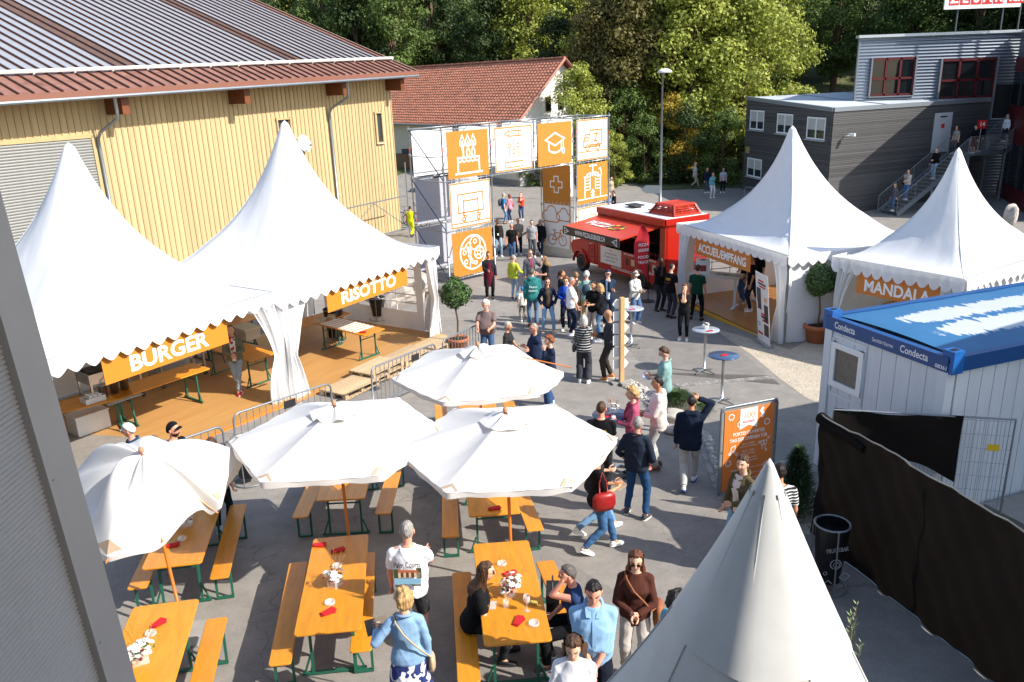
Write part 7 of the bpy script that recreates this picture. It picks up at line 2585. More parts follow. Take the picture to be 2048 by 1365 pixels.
def hand_shape(curl):
 """a left hand: x along the fingers, y towards the thumb, z out of the back of the hand"""
 parts=[loft([((.0,0,0),.016,.024,(0,0,1),(0,1,0)),((.03,0,0),.017,.036,(0,0,1),(0,1,0)),((.07,0,0),.015,.041,(0,0,1),(0,1,0)),((.092,0,0),.011,.038,(0,0,1),(0,1,0))],10)]
 for q,(y,ln,r) in enumerate(((.029,.072,.0092),(.0098,.082,.0095),(-.0098,.076,.0092),(-.028,.058,.0082))):
  p=np.array([.086,y,0.0]);a=.12
  for s,f in enumerate((.45,.32,.23)):
   a+=curl*(.55+.25*s)+.04*q*curl
   d=np.array([math.cos(a),y*.6,-math.sin(a)])
   e=p+d*ln*f
   parts.append(capsule(p,e,r*(1-.08*s),r*(.93-.08*s),6))
   p=e
 p=np.array([.018,.03,-.004])
 for d,ln,r in (((.55,.75,-.25),.042,.0125),((.85,.35,-.35-curl*.3),.034,.0105),((.95,.05,-.3-curl*.4),.026,.0092)):
  d=np.array(d);d/=np.linalg.norm(d)
  e=p+d*ln
  parts.append(capsule(p,e,r,r*.92,6))
  p=e
 return join(parts)
HANDS={c:hand_shape(c) for c in (0.25,0.6,1.1)}
def shoe_shape():
 up=loft([((x,0,.032+dz),hz,hy,(0,0,1),(0,1,0)) for x,dz,hz,hy in ((-.075,.012,.026,.022),(-.062,.018,.038,.034),(-.02,.022,.045,.038),(.03,.014,.036,.040),(.09,.002,.026,.046),(.145,-.004,.020,.042),(.175,-.006,.012,.024))],12)
 an=loft([((-.025,0,.05),.038,.034,(1,0,0),(0,1,0)),((-.03,0,.105),.040,.036,(1,0,0),(0,1,0))],12)
 so=loft([((0.0+.05,0,z),.130,.046,(1,0,0),(0,1,0)) for z in (0,.024)],18,2.6)
 V,F=join([up,an,so])
 return V,F,[0]*(len(up[1])+len(an[1]))+[1]*len(so[1])
SHOE=shoe_shape()
SHOE_MESH={}
def shoe_mesh(c,sole):
 k=(c,sole)
 if k not in SHOE_MESH:
  me=fast_mesh('shoe',*SHOE,smooth=True)
  me.materials.append(mat('shoe_'+c,hexc(c),rough=0.65,var=0.08))
  me.materials.append(mat('sole_'+sole,hexc(sole),rough=0.7))
  SHOE_MESH[k]=me
 return SHOE_MESH[k]
ARM={'down':(.03,.235,.80),'loose':(.09,.25,.83),'pocket':(.07,.19,.93),'hold':(.29,.07,1.12),'phone':(.30,.05,1.20),'face':(.15,.035,1.50),'brow':(.13,.06,1.60),'head':(.02,.10,1.70),'clasp':(.21,.025,.93),'hip':(.03,.20,1.0),'cross':(.19,-.11,1.17),'behind':(-.16,.04,.95),'chin':(.15,.03,1.44),'belly':(.24,.03,1.06),'fwd':(.40,.14,1.10),'side':(.10,.42,1.05),'swing':(.24,.22,.88),'back':(-.20,.25,.84),'strap':(.13,.12,1.28),'point':(.38,.16,1.30),'table':(.36,.16,.98)}
PEOPLE=[]
TMP=[]
def remesh_tmp(V,F,vox,smooth):
 me=fast_mesh('tmp',V,F)
 o=bpy.data.objects.new('tmp',me)
 COL.objects.link(o)
 m=o.modifiers.new('r','REMESH')
 m.mode='VOXEL'
 m.voxel_size=vox
 s=o.modifiers.new('s','SMOOTH')
 s.factor=0.5
 s.iterations=smooth
 TMP.append(o)
 return o
def person(label,x,y,h=1.72,yaw=-90.0,top=('tee','222222'),bottom=('trousers','2b3850'),shoes=('e8e6e2','f0f0f0'),hair=('short','brown'),skin='light',arms=('down','down'),stance='stand',lean=0.0,look=0.0,nod=0.0,fem=False,sit=None,belly=0.0,z=None,inner=None,cap=None,glasses=False,beard=False,badge=False,apron=None,vox=None,curl=0.6,group=None,seed=None,base=0.0):
 """yaw: the way the person faces, degrees from +X; look and nod turn the head. Works in a body frame of 1.75 m, then scales"""
 k=h/1.75
 dist=math.hypot(x,y)
 if vox is None:
  vox=.0125 if dist<13 else .016 if dist<26 else .022
 res=1 if dist<26 else 0
 zg=tz(x,y)+base if z is None else z
 root=thing('person',label,'person',(x,y,zg),R(yaw),group)
 root.scale=(k,k,k)
 rs=random.Random(len(PEOPLE)*7+3)
 sw=.155 if fem else .18
# ---- skeleton
 if sit:
  hz=sit/k+.085
  feet=[(.40,.11),(.36,-.13)]
  ank=[(.40,.11,.085),(.34,-.13,.085)]
 else:
  st={'stand':((.02,.10),(-.02,-.10),0,0),'walk':((.30,.07),(-.26,-.07),.0,.07),'walk2':((-.26,.07),(.30,-.07),.07,0),'stride':((.38,.06),(-.36,-.06),.0,.12),'relax':((.10,.13),(-.05,-.09),0,0),'relax2':((-.04,.10),(.10,-.13),0,0),'wide':((.03,.17),(-.03,-.17),0,0),'stair':((.20,.08),(-.06,-.08),-.12,.06),'crossed':((.08,-.02),(.0,.03),0,0)}[stance]
  ank=[(st[0][0],st[0][1],.085+st[2]),(st[1][0],st[1][1],.085+st[3])]
  hz=.935-.35*(max(abs(st[0][0]),abs(st[1][0]))**2)
 cl_,sl_=math.cos(R(lean)),math.sin(R(lean))
 def up(p):
  px_,py_,pz_=p[0],p[1],p[2]-.935
  return (px_*cl_+pz_*sl_,py_,hz-px_*sl_+pz_*cl_)
 ax=(cl_,0,-sl_)
 ay=(0,1,0)
 if fem:
  tor=[(.845,.10,.150,-.015),(.90,.118,.172,-.02),(.97,.112,.165,-.012),(1.08,.092,.128,.0),(1.18,.10,.137,.0),(1.27,.122,.150,.018),(1.35,.098,.138,.0),(1.42,.074,.094,-.012),(1.475,.050,.054,-.015)]
 else:
  tor=[(.845,.105,.150,-.01),(.90,.118,.165,-.015),(.97,.112,.162,-.01),(1.08,.108,.156,.0),(1.18,.112,.165,.0),(1.28,.122,.178,.005),(1.36,.106,.164,-.005),(1.42,.082,.112,-.015),(1.48,.056,.062,-.018)]
 if belly:
  tor=[(q,hx+belly*math.exp(-((q-1.1)/.13)**2),hy+belly*.7*math.exp(-((q-1.08)/.16)**2),xo+belly*.7*math.exp(-((q-1.1)/.13)**2)) for q,hx,hy,xo in tor]
 def torso(z0,z1,inf,flare=0.0):
  zs=[q[0] for q in tor]
  out=[]
  lv=sorted(set([z0,z1]+[q for q in zs if z0<q<z1]))
  for q in lv:
   hx,hy,xo=(float(np.interp(q,zs,[t_[i] for t_ in tor])) for i in (1,2,3))
   e=inf+flare*max(0,1.15-q)
   out.append((up((xo,0,q)),hx+e,hy+e,ax,ay))
  return loft(out,18)
 sho=[up((-.01,s*sw,1.378)) for s in (1,-1)]
 hip=[(0+sl_*0,s*.088,hz-.02) for s in (1,-1)]
 el,wr,kn,an=[],[],[],[]
 for i,s in enumerate((1,-1)):
  a=arms[i]
  t=ARM[a] if isinstance(a,str) else a
  t=(t[0],t[1]*s,t[2]-.935+hz)
  if lean and not isinstance(a,tuple):
   t=(t[0]+sl_*.35,t[1],t[2]-.05*sl_)
  pole=(-.5,s*.55,-.6)
  if a in ('clasp','belly'):
   pole=(-.45,s*.85,-.35)
  if a in ('hip','pocket'):
   pole=(-.7,s*.8,.1)
  if a in ('face','brow','chin','phone','hold','cross','strap'):
   pole=(-.25,s*.28,-.9)
  if a=='head':
   pole=(.3,s*.9,.1)
  e,w=ik(sho[i],t,.285,.25,pole)
  el.append(e);wr.append(w)
  b,c=ik(hip[i],ank[i],.435,.43,(1,s*.12,.15) if not sit else (.6,s*.15,1))
  kn.append(b);an.append(c)
# ---- bare body, one surface
 nk=up((-.012,0,1.47))
 hc=up((.022,0,1.632))
 parts=[torso(.845,1.48,0),capsule(nk,up((.005,0,1.57)),.054,.050,12)]
 for i in (0,1):
  parts+=[capsule(up((-.012,(1,-1)[i]*.045,1.435)),sho[i],.046,.054),capsule(sho[i],el[i],.050,.040),capsule(el[i],wr[i],.041,.027),capsule(hip[i],kn[i],.083,.054),capsule(kn[i],an[i],.055,.036),capsule(an[i],(an[i][0]+.05,an[i][1],an[i][2]-.03),.036,.034)]
 body=remesh_tmp(*join(parts),vox,3)
# ---- head and hands, added to the same surface
 Mh=T(*hc)@rotm(rz=R(look))@rotm(ry=R(nod)+R(lean)*.5)
 hv,hf,hmi,hmib=HEADS[(res,fem)]
 ext=[(np.array([tuple(Mh@Vector(v)) for v in hv]),hf,hmib if beard else hmi)]
 hm=[]
 for i,s in enumerate((1,-1)):
  d=(wr[i]-el[i]).normalized()
  side=Vector((.25,s*-.2,1)) if d.z>-.6 else Vector((1,-s*.35,.1))
  yv=(side-d*side.dot(d)).normalized()
  zv=d.cross(yv)
  if i==1:
   zv=-zv
  Mx=Matrix((d,yv,zv)).transposed().to_4x4()
  Mx.translation=wr[i]-d*.012
  hV,hF=HANDS[curl]
  ext.append((np.array([tuple(Mx@Vector(v)) for v in hV]),hF if i==0 else [f[::-1] for f in hF],np.zeros(len(hF),int)))
  hm.append(Mx)
 rec=dict(root=root,body=body,ext=ext,skin=skin,hair=hair[1],cloth=[],M=hm,k=k,head=Mh)
# ---- clothes
 kind,tc=top
 tp=[]
 if kind!='none':
  lo=.80 if kind in ('hoodie','jacket','coat','blouse') else .84
  if kind=='dress':
   lo=.86
  inf={'tee':.016,'shirt':.018,'hoodie':.030,'jacket':.021,'coat':.028,'vest':.020,'blouse':.016,'dress':.014,'sweater':.024}[kind]
  tp=[torso(lo if not sit else .88,1.465,inf,.03 if kind=='tee' else .012)]
  longs=kind in ('hoodie','jacket','coat','blouse','sweater') or kind=='shirt'
  roll=kind=='shirt'
  for i in (0,1):
   s=(1,-1)[i]
   tp.append(capsule(up((-.012,s*.05,1.428)),sho[i],.044+inf*.5,.054+inf*.5))
   if kind in ('vest',):
    continue
   if longs:
    tp.append(capsule(sho[i],el[i],.054+inf*.5,.046+inf*.45))
    f=.45 if roll else .96
    w=el[i]+(wr[i]-el[i])*f
    tp.append(capsule(el[i],w,.046+inf*.45,.038+inf*.3,cap1=False))
   else:
    m_=Vector(sho[i])+(el[i]-Vector(sho[i]))*.72
    tp.append(capsule(sho[i],m_,.056+inf*.6,.060+inf*.5,cap1=False))
  if kind=='hoodie':
   tp.append(capsule(up((-.075,-.07,1.46)),up((-.075,.07,1.46)),.055,.055))
  if kind in ('shirt','jacket','coat'):
   g=MB()
   g.tube([up((-.02+.085*math.cos(R(a_)),.085*math.sin(R(a_)),1.478-.035*math.cos(R(a_))-.01)) for a_ in range(28,333,16)],.017,6)
   for s_ in (1,-1):
    g.add([up((.062,s_*.035,1.452)),up((.115,s_*.018,1.395)),up((.112,s_*.075,1.405)),up((.03,s_*.085,1.47))],[(0,1,2,3)])
   g.build('collar',cloth(tc),root,True)
  if kind=='dress':
   tp.append(loft([(up((-.01,0,.98)),.13,.175,ax,ay),(up((0,0,.78)),.17,.215,ax,ay),(up((0,0,.48)),.22,.27,ax,ay)],18))
  rec['cloth'].append(({'tee':'t_shirt','shirt':'shirt','hoodie':'hooded_sweatshirt','jacket':'jacket','coat':'coat','vest':'vest','blouse':'blouse','dress':'dress','sweater':'sweater'}[kind],remesh_tmp(*join(tp),vox,2),cloth(tc),.0045))
  if kind=='shirt':
   zs=[q[0] for q in tor]
   g=MB()
   g.grid(lambda u_,v_:up((float(np.interp(.88+.54*v_,zs,[q[1]+q[3] for q in tor]))+inf+.007,(u_-.5)*.032,.88+.54*v_)),1,10)
   g.build('placket',cloth(tc),root,True)
  if inner:
   zs=[q[0] for q in tor]
   rg=[]
   for q in (.88,1.0,1.12,1.25,1.36,1.43,1.47):
    hx,hy,xo=(float(np.interp(q,zs,[t_[i] for t_ in tor])) for i in (1,2,3))
    rg.append((q,hx+inf+.016,hy,xo))
   g=MB()
   g.grid(lambda u_,v_:up((float(np.interp(v_*6,range(7),[a[3] for a in rg]))+float(np.interp(v_*6,range(7),[a[1] for a in rg]))*math.cos((u_-.5)*1.15)**.7,(u_-.5)*2*(.05+.03*v_)*(1 if v_<.95 else .7),float(np.interp(v_*6,range(7),[a[0] for a in rg])))),6,12)
   g.build('inner_shirt',cloth(inner),root,True)
 kind,bc=bottom
 if kind!='none':
  bp=[torso(.845,1.0 if not sit else .98,.012)]
  wide={'trousers':1.0,'slim':.86,'wide':1.3,'shorts':1.12,'skirt':1.0,'jeans':.95}[kind]
  if kind=='skirt':
   bp.append(loft([((0,0,hz+.04),.135,.18,(1,0,0),ay),((.0,0,hz-.18),.18,.215,(1,0,0),ay),((.02,0,hz-.52),.24,.26,(1,0,0),ay)],18))
  else:
   for i in (0,1):
    bp.append(capsule(hip[i],kn[i] if kind!='shorts' else Vector(hip[i])+(kn[i]-Vector(hip[i]))*.88,.098 if not fem else .094,.066*wide+.008,cap1=kind!='shorts'))
    if kind!='shorts':
     e=kn[i]+(an[i]-kn[i])*(.94 if kind!='slim' else .90)
     bp.append(capsule(kn[i],e,.068*wide+.004,(.052 if kind!='wide' else .075)*wide+.006,cap1=False))
  rec['cloth'].append(({'trousers':'trousers','jeans':'jeans','slim':'trousers','wide':'trousers','shorts':'shorts','skirt':'skirt'}[kind],remesh_tmp(*join(bp),vox,2),cloth(bc),.0045))
 if apron:
  g=MB()
  g.grid(lambda u_,v_:up((.137+.014*math.cos((u_-.5)*2.6)-.12*(2*u_-1)**2*(1 if v_<.6 else .6),(u_-.5)*(.40 if v_<.62 else .26),.50+.86*v_)),10,14)
  g.build('apron',cloth(apron),root,True)
# ---- shoes
 for i in (0,1):
  sx=ank[i]
  Mf=T(sx[0],sx[1],0 if sx[2]<=.09 and sx[2]>.08 else sx[2]-.085)@rotm(rz=(1,-1)[i]*R(9),ry=R(28) if sx[2]>.1 else 0)
  if sx[2]>.1:
   Mf=T(sx[0],sx[1],sx[2]-.085)@rotm(rz=(1,-1)[i]*R(4),ry=R(26))
  place('shoe',shoe_mesh(*shoes),root,Mf)
# ---- hair, hats and what is on the face
 style,hcn=hair
 hp=[]
 sd_=len(PEOPLE)+5
 if style in ('short','long','bob','bun','pony','longcurly'):
  hp.append(hair_cap(res,.013 if style=='short' else .02,.10,.45,sd_))
 if style=='crop':
  hp.append(hair_cap(res,.007,.10,.2,sd_))
 if style=='curly':
  hp.append(hair_cap(res,.036,.04,.55,sd_,low=.04))
 if style=='fringe':
  hp.append(hair_cap(res,.006,.02,.2,sd_,low=-.25))
 if style=='long':
  hp.append(hair_fall(.38,.098,112,sd_))
 if style=='longcurly':
  hp.append(hair_fall(.32,.106,112,sd_,.012))
 if style=='bob':
  hp.append(hair_fall(.19,.102,116,sd_,.01))
 if style=='pony':
  hp.append(capsule((-.105,0,.04),(-.15,0,-.16),.032,.014))
 if style=='bun':
  e=MB().ell((-.10,0,.06),(.05,.05,.05),10,7)
  hp.append((np.array(e.v),e.f))
 if hp:
  V,F=join(hp)
  o=place('hair',fast_mesh('hair',[tuple(Mh@Vector(v)) for v in V],F,None,True),root)
  o.data.materials.append(hair_mat(hcn))
 if cap:
  ck,cc=cap
  V,F=hair_cap(res,.022,.16 if ck!='kid' else .1,.0,3,low=.05)
  g=MB()
  g.add([tuple(v) for v in V],F)
  if ck in ('peak','kid','back'):
   sgn=-1 if ck=='back' else 1
   g.grid(lambda u_,v_:(sgn*(.085+.075*v_*math.cos((u_-.5)*2.2)),(u_-.5)*.155*(1-.15*v_),.062-.012*v_-.02*(2*u_-1)**2),8,4)
  else:
   g.grid(lambda u_,v_:(.07+.05*v_*math.cos((u_-.5)*2.4),(u_-.5)*.17,.06-.012*v_),8,3)
  g.build('cap',cloth(cc),root,True,Mh)
 if glasses:
  g=MB()
  w_=.021 if glasses=='sun' else .019
  for s in (1,-1):
   if glasses=='sun':
    g.ell((.098,s*.032,.010),(.006,.027,w_),10,6)
   else:
    g.tube([(.102,s*.032+.024*math.cos(q*.7),.011+.017*math.sin(q*.7)) for q in range(9)],.002,4,closed=True)
   g.tube([(.092,s*.056,.014),(.0,s*.084,.016)],.003,4)
  g.tube([(.104,.01,.014),(.104,-.01,.014)],.003,4)
  g.build('sunglasses' if glasses=='sun' else 'glasses',mat('dark_lens',hexc('15120f'),rough=.15),root,True,Mh)
 if badge:
  g=MB()
  g.tube([up((-.05,.06,1.46)),up((.10,.06,1.40)),up((.155,.0,1.12))],.004,4)
  g.tube([up((-.05,-.06,1.46)),up((.10,-.06,1.40)),up((.155,.0,1.12))],.004,4)
  g.box(up((.165,0,1.07)),(.006,.075,.10),mi=1)
  g.build('lanyard_badge',[cloth('15161a'),mat('badge_white',(.75,.75,.73))],root)
 PEOPLE.append(rec)
 return rec
def finish_people():
 """grow all the bodies and garments in one go"""
 dg=bpy.context.evaluated_depsgraph_get()
 dg.update()
 def grab(o):
  e=o.evaluated_get(dg)
  me=e.to_mesh()
  V=np.empty(len(me.vertices)*3,np.float32)
  me.vertices.foreach_get('co',V)
  li=np.empty(len(me.loops),np.int32)
  me.loops.foreach_get('vertex_index',li)
  F=li.reshape(-1,4)
  e.to_mesh_clear()
  return V.reshape(-1,3).astype(float),F
 for q,p in enumerate(PEOPLE):
  V,F=grab(p['body'])
  Vs,Fs,Ms=[V],list(F),[np.zeros(len(F),int)]
  o=len(V)
  for v,f,mi in p['ext']:
   Vs.append(v);Fs+=[tuple(i+o for i in t) for t in f];Ms.append(mi);o+=len(v)
  me=fast_mesh('body',np.concatenate(Vs),Fs,np.concatenate(Ms),True)
  dk=p['skin']=='dark'
  me.materials.append(skin_mat(p['skin']))
  me.materials.append(mat('eye_dark',hexc('2a1d18'),rough=.2))
  me.materials.append(mat('lip_'+p['skin'],tuple(a*b for a,b in zip(SKIN[p['skin']],(.75,.5,.5))),rough=.5))
  me.materials.append(hair_mat(p['hair']))
  place('body',me,p['root'])
  for nm,ob,m,amp in p['cloth']:
   V,F=grab(ob)
   r_=np.random.RandomState(q)
   w=r_.rand(6)*6.28
   d=(np.sin(V[:,2]*31+V[:,1]*14+w[0])+np.sin(V[:,2]*19-V[:,1]*23+V[:,0]*17+w[1])+np.sin(V[:,2]*53+V[:,0]*29+w[2])*.6)*amp*.45
   me=fast_mesh(nm,V,F,None,True)
   d=d+amp*1.1*((1-np.abs(np.sin(V[:,2]*13+V[:,1]*9+V[:,0]*7+w[3])))**4+(1-np.abs(np.sin(V[:,2]*9-V[:,1]*15+w[4])))**5-.3)
   n=np.empty(len(V)*3,np.float32)
   me.vertices.foreach_get('normal',n)
   V=V+n.reshape(-1,3)*d[:,None]
   me.vertices.foreach_set('co',V.astype(np.float32).ravel())
   me.update()
   me.materials.append(m)
   place(nm,me,p['root'])
 for o in TMP:
  me=o.data
  bpy.data.objects.remove(o)
  bpy.data.meshes.remove(me)
 TMP.clear()
def hold(p,i,d=(.06,0,-.02)):
 """world matrix of what a person holds in hand i"""
 r=p['root']
 Mw=Matrix.Translation(r.location)@r.rotation_euler.to_matrix().to_4x4()@Matrix.Scale(p['k'],4)
 q=Mw@p['M'][i]@Vector(d)
 return q
# --- everyone in the yard
def foot(px,py):
 p=at(px,py);return p.x,p.y
def crown(px,py,h):
 p=at(px,py,h);return p.x,p.y
def P(label,xy,h,yaw,**k):
 return person(label,xy[0],xy[1],h,yaw,**k)
P('man in a blue shirt, grey cap and dark backpack beyond the gateway',foot(1008.7,447.7),1.80,10,top=('tee','2f6ea8'),bottom=('jeans','5f7fa3'),shoes=('6b5a48','3a3a3a'),cap=('peak','9a9890'),arms=('pocket','down'))
P('woman in a pink patterned blouse holding a red bag beyond the gateway',foot(1021,444.6),1.66,150,fem=True,top=('blouse',spots('pink_print',hexc('e3a2ae'),hexc('b5586c'),30)),bottom=('jeans','2c3a50'),hair=('bob','red'),arms=('belly','down'))
P('woman with an orange red vest holding a phone to her face beyond the gateway',foot(1043.5,440.5),1.66,-110,fem=True,top=('vest','c8452f'),bottom=('jeans','33496b'),hair=('short','auburn'),arms=('face','belly'))
P('bearded man in a dark open jacket walking under the gateway',foot(997.4,513),1.76,-85,top=('jacket','2c2a26'),inner='121214',bottom=('jeans','7f96a6'),hair=('crop','black'),beard=True,skin='tan',badge=True,arms=('down','pocket'),stance='relax')
P('man in a black polo and blue jeans walking under the gateway',foot(1025,521.5),1.74,-88,top=('tee','161618'),bottom=('jeans','39547a'),hair=('fringe','grey'),glasses='sun',skin='red',shoes=('6a3c24','3a2a20'),stance='walk',arms=('loose','loose'))
P('bald man in a grey brown shirt under the gateway',foot(1038,510),1.76,-95,top=('tee','8a827c'),bottom=('trousers','1b1c20'),hair=('none','grey'),skin='tan',nod=15,badge=True,arms=('belly','belly'))
P('woman in black with a white badge walking under the gateway',foot(1066,512),1.68,-90,fem=True,top=('tee','17181a'),bottom=('slim','18191c'),hair=('bun','sand'),badge=True,stance='walk2',arms=('loose','swing'))
P('man in a grey shirt half hidden behind the woman in black',crown(1063,440,1.75),1.74,-90,top=('tee','8f9094'),bottom=('trousers','4a4d55'),hair=('short','dark'))
P('man in a black jacket with sunglasses at the right gate tower',foot(1082,512),1.74,-100,top=('jacket','15161a'),bottom=('trousers','23293a'),hair=('crop','black'),glasses='sun',skin='tan',stance='walk',arms=('down','loose'))
P('cook in a dark red apron standing before the orange watch panel',foot(980,599),1.74,-80,top=('blouse','26262a'),bottom=('trousers','1a1b1e'),apron='5c1a28',hair=('short','dark'),skin='tan',arms=('loose','hold'),shoes=('2a2a2a','dddddd'))
P('woman in a lime green top with a jacket round her waist',foot(1029,599.5),1.62,60,fem=True,top=('sweater','b4bf3e'),bottom=('slim','8fa6bb'),hair=('short','grey'),arms=('down','side'),look=-30,shoes=('3c4a5c','e8e8e8'))
P('man in a grey zip jacket over a maroon shirt, hand raised',crown(1059,500,1.8),1.80,-60,top=('jacket','4d5158'),inner='7a3d4c',bottom=('jeans','55687f'),hair=('short','sand'),glasses='sun',arms=('point','down'))
P('woman with long curly hair in a black top behind the teal hoodie',crown(1090,513,1.66),1.66,200,fem=True,top=('tee','1b1b1d'),bottom=('jeans','7d97b0'),hair=('longcurly','sand'),glasses='sun',arms=('hold','hold'))
P('man in a teal hooded sweatshirt seen from behind',foot(1067,653),1.84,95,top=('hoodie','2f7473'),bottom=('jeans','56718c'),hair=('short','salt'),look=-35,arms=('down','down'),shoes=('6a4a30','3a2a20'))
P('small child in a blue cap, white shirt and spotted trousers',foot(1047,644),1.14,110,top=('tee','dcdad4'),bottom=('trousers',spots('leopard',hexc('a8a093'),hexc('4a4238'),40)),cap=('kid','3a7fc0'),hair=('short','dark'))
P('woman with long auburn hair in a navy jacket and blue jeans',foot(1097,666.5),1.70,-88,fem=True,top=('jacket','1d2136'),inner='4f4433',bottom=('slim','7da0bf'),hair=('long','auburn'),glasses='sun',arms=('pocket','pocket'),shoes=('b9a79a','e8e4de'),stance='wide')
mum=P('woman in a black top and rust trousers carrying a baby',foot(1124,643),1.66,0,fem=True,top=('tee','222224'),bottom=('slim','9a4038'),hair=('pony','brown'),skin='tan',arms=('belly','belly'),shoes=('8a5a55','eeeeee'))
P('woman with short red hair and a bright blue jacket',foot(1133,661),1.66,-100,fem=True,top=('jacket','1f49a8'),inner='2f5ab8',bottom=('trousers','1b2233'),hair=('curly','red'),glasses='sun',shoes=('e8e8e8','f0f0f0'),arms=('down','belly'))
P('man in a plain white t-shirt and dark jeans',foot(1143,670),1.76,0,top=('tee','e9e9ea'),bottom=('jeans','222a3c'),hair=('crop','grey'),glasses=True,skin='red',belly=.05,arms=('loose',(.20,.12,.84)),shoes=('f0f0f0','f4f4f4'),stance='relax',look=-20)
P('man with a pale cap and small backpack in a mint t-shirt',crown(1173,543,1.74),1.74,80,top=('tee','8fb8ae'),bottom=('trousers','a58f68'),hair=('short','dark'),cap=('back','c9c4ba'),arms=('down','belly'))
P('person in a beige jacket behind the man in the pale cap',crown(1152,545,1.66),1.66,100,fem=True,top=('jacket','b59a7c'),bottom=('trousers','7a6a55'),hair=('short','sand'))
P('man in a black v-neck t-shirt looking at a phone in both hands',crown(1187,562,1.76),1.76,-130,top=('tee','151517'),bottom=('trousers','a79a90'),hair=('short','dark'),skin='tan',arms=('hold','hold'),nod=12)
P('blonde woman in a black sweater and sunglasses with a black shoulder bag',foot(1201,681),1.68,165,fem=True,top=('sweater','17171a'),bottom=('jeans','4f7190'),hair=('bob','blond'),glasses='sun',arms=('belly','down'),shoes=('8fa3b8','e0e0e0'))
P('older man in a navy cap and jacket with his hand on his chin',crown(1216,540,1.78),1.78,-95,top=('jacket','24344a'),inner='c9d2da',bottom=('trousers','1f2a3c'),cap=('peak','27314f'),hair=('short','grey'),arms=('chin','cross'),nod=12)
rd=P('woman in a cream jacket and pale cap reading a booklet',foot(1269,646),1.66,-60,fem=True,top=('jacket','c9c8bf'),inner='d8d8d4',bottom=('wide','4d6484'),cap=('flat','c3ccd6'),hair=('bob','sand'),glasses=True,arms=('hold','hold'),nod=25,shoes=('cfd0d2','eeeeee'))
P('grey haired woman in a black and white striped sweater seen from behind',foot(1168,766),1.70,80,fem=True,top=('sweater',stripes('stripe_sweater',hexc('17171a'),hexc('d8d8d6'),16,.80)),bottom=('wide',spots('dark_print',hexc('23242c'),hexc('3a3c46'),60)),hair=('bob','silver'),arms=('belly','brow'),look=15)
P('bald man in a dark checked shirt facing left beside the signpost',foot(1218,759),1.78,170,top=('blouse',spots('dark_check',hexc('222226'),hexc('3f3f44'),45)),bottom=('trousers','3d352f'),hair=('none','grey'),skin='tan',arms=('hold','hold'),shoes=('c07a2a','f2f2f2'),stance='relax')
P('white haired bearded man in a taupe t-shirt leaning on the barrier',crown(972,599,1.80),1.80,-100,top=('tee','6f5f5c'),bottom=('jeans','3f5878'),hair=('curly','white'),beard=True,glasses=True,skin='red',belly=.10,arms=('fwd','fwd'),lean=6)
P('grey haired woman in a black top behind the rear parasol',crown(1014.5,644,1.60),1.60,-20,fem=True,top=('tee','2a2a2c'),bottom=('trousers','222225'),hair=('short','silver'),skin='tan',arms=('belly','down'))
P('bald bearded man with glasses in a navy sweater',crown(1069,647,1.76),1.76,195,top=('hoodie','222c44'),bottom=('jeans','33507a'),hair=('fringe','grey'),beard=False,glasses=True,skin='red',belly=.05,arms=('cross','cross'),shoes=('7d93a6','d8d8d8'))
P('woman with curly red hair in a navy shirt holding a bag, back turned',foot(1102,812),1.66,200,fem=True,top=('blouse','222a3f'),bottom=('wide','31496e'),hair=('curly','red'),arms=('chin','belly'),shoes=('b9c6d0','e6e6e6'),stance='relax')
rm=P('man in a pale teal shirt and blue shorts reading a blue leaflet',foot(1327,860),1.80,165,top=('shirt','7fa09c'),bottom=('shorts','8fa3b8'),hair=('short','brown'),glasses=True,arms=('hold','hold'),nod=28,shoes=('d9d8d4','eeeeee'))
P('man in a pale pink hooded sweatshirt and grey trousers facing left',foot(1314,938),1.80,172,top=('hoodie','d9cdc6'),bottom=('trousers','a9a9a6'),hair=('crop','dark'),skin='tan',arms=('belly','belly'),shoes=('6a4a40','8a8078'))
P('woman in a pink quilted jacket and olive trousers at the standing table',foot(1264,952),1.70,178,fem=True,top=('jacket',stripes('quilted_pink',hexc('a84a64'),hexc('8c3a52'),22,.85)),inner='8c2c40',bottom=('trousers','6d6b48'),hair=('curly','blond'),arms=('hold','hold'),shoes=('2a2a2c','3a3a3a'))
P('man in a black t-shirt with a yellow back print at the standing table',crown(1202.5,805,1.76),1.76,80,top=('tee','141416'),bottom=('trousers','26262a'),hair=('crop','brown'),skin='red',arms=('hold','hold'),look=-10)
P('grey haired man in a dark blue shirt and jeans seen from behind',foot(1272,1033),1.74,60,top=('shirt','262d3a'),bottom=('jeans','27476b'),hair=('crop','grey'),skin='red',belly=.05,arms=('pocket','pocket'),shoes=('3a3d40','cfcac0'),stance='wide',look=20)
rb=P('dark haired woman with a red shoulder bag walking with a book',foot(1196,1103),1.68,15,fem=True,top=('tee','17171a'),bottom=('jeans','3f6288'),hair=('bun','dark'),skin='tan',glasses=True,arms=('hold','hold'),shoes=('cfccc8','efefef'),stance='walk',nod=12)
P('woman with brown hair in blue jeans stepping behind the red bag',crown(1189,877,1.62),1.64,20,fem=True,top=('tee','2a2c33'),bottom=('jeans','6f92b4'),hair=('long','brown'),arms=('hold','loose'),shoes=('e8e4da','f0f0f0'),stance='stride')
P('man in a dark navy hoodie and grey trousers with a hand on his head',foot(1377,977),1.76,75,top=('hoodie','1b2334'),bottom=('trousers','b1b0ac'),hair=('fringe','dark'),skin='tan',arms=('down','head'),shoes=('e0e0e0','2a4a9a'),stance='walk2')
P('woman in an olive jacket and pale jeans in front of the orange board',crown(1488,913,1.68),1.68,-150,fem=True,top=('jacket','5a4f38'),inner='d8c9c2',bottom=('jeans','7da3c2'),hair=('bun','brown'),arms=('belly','loose'),look=20)
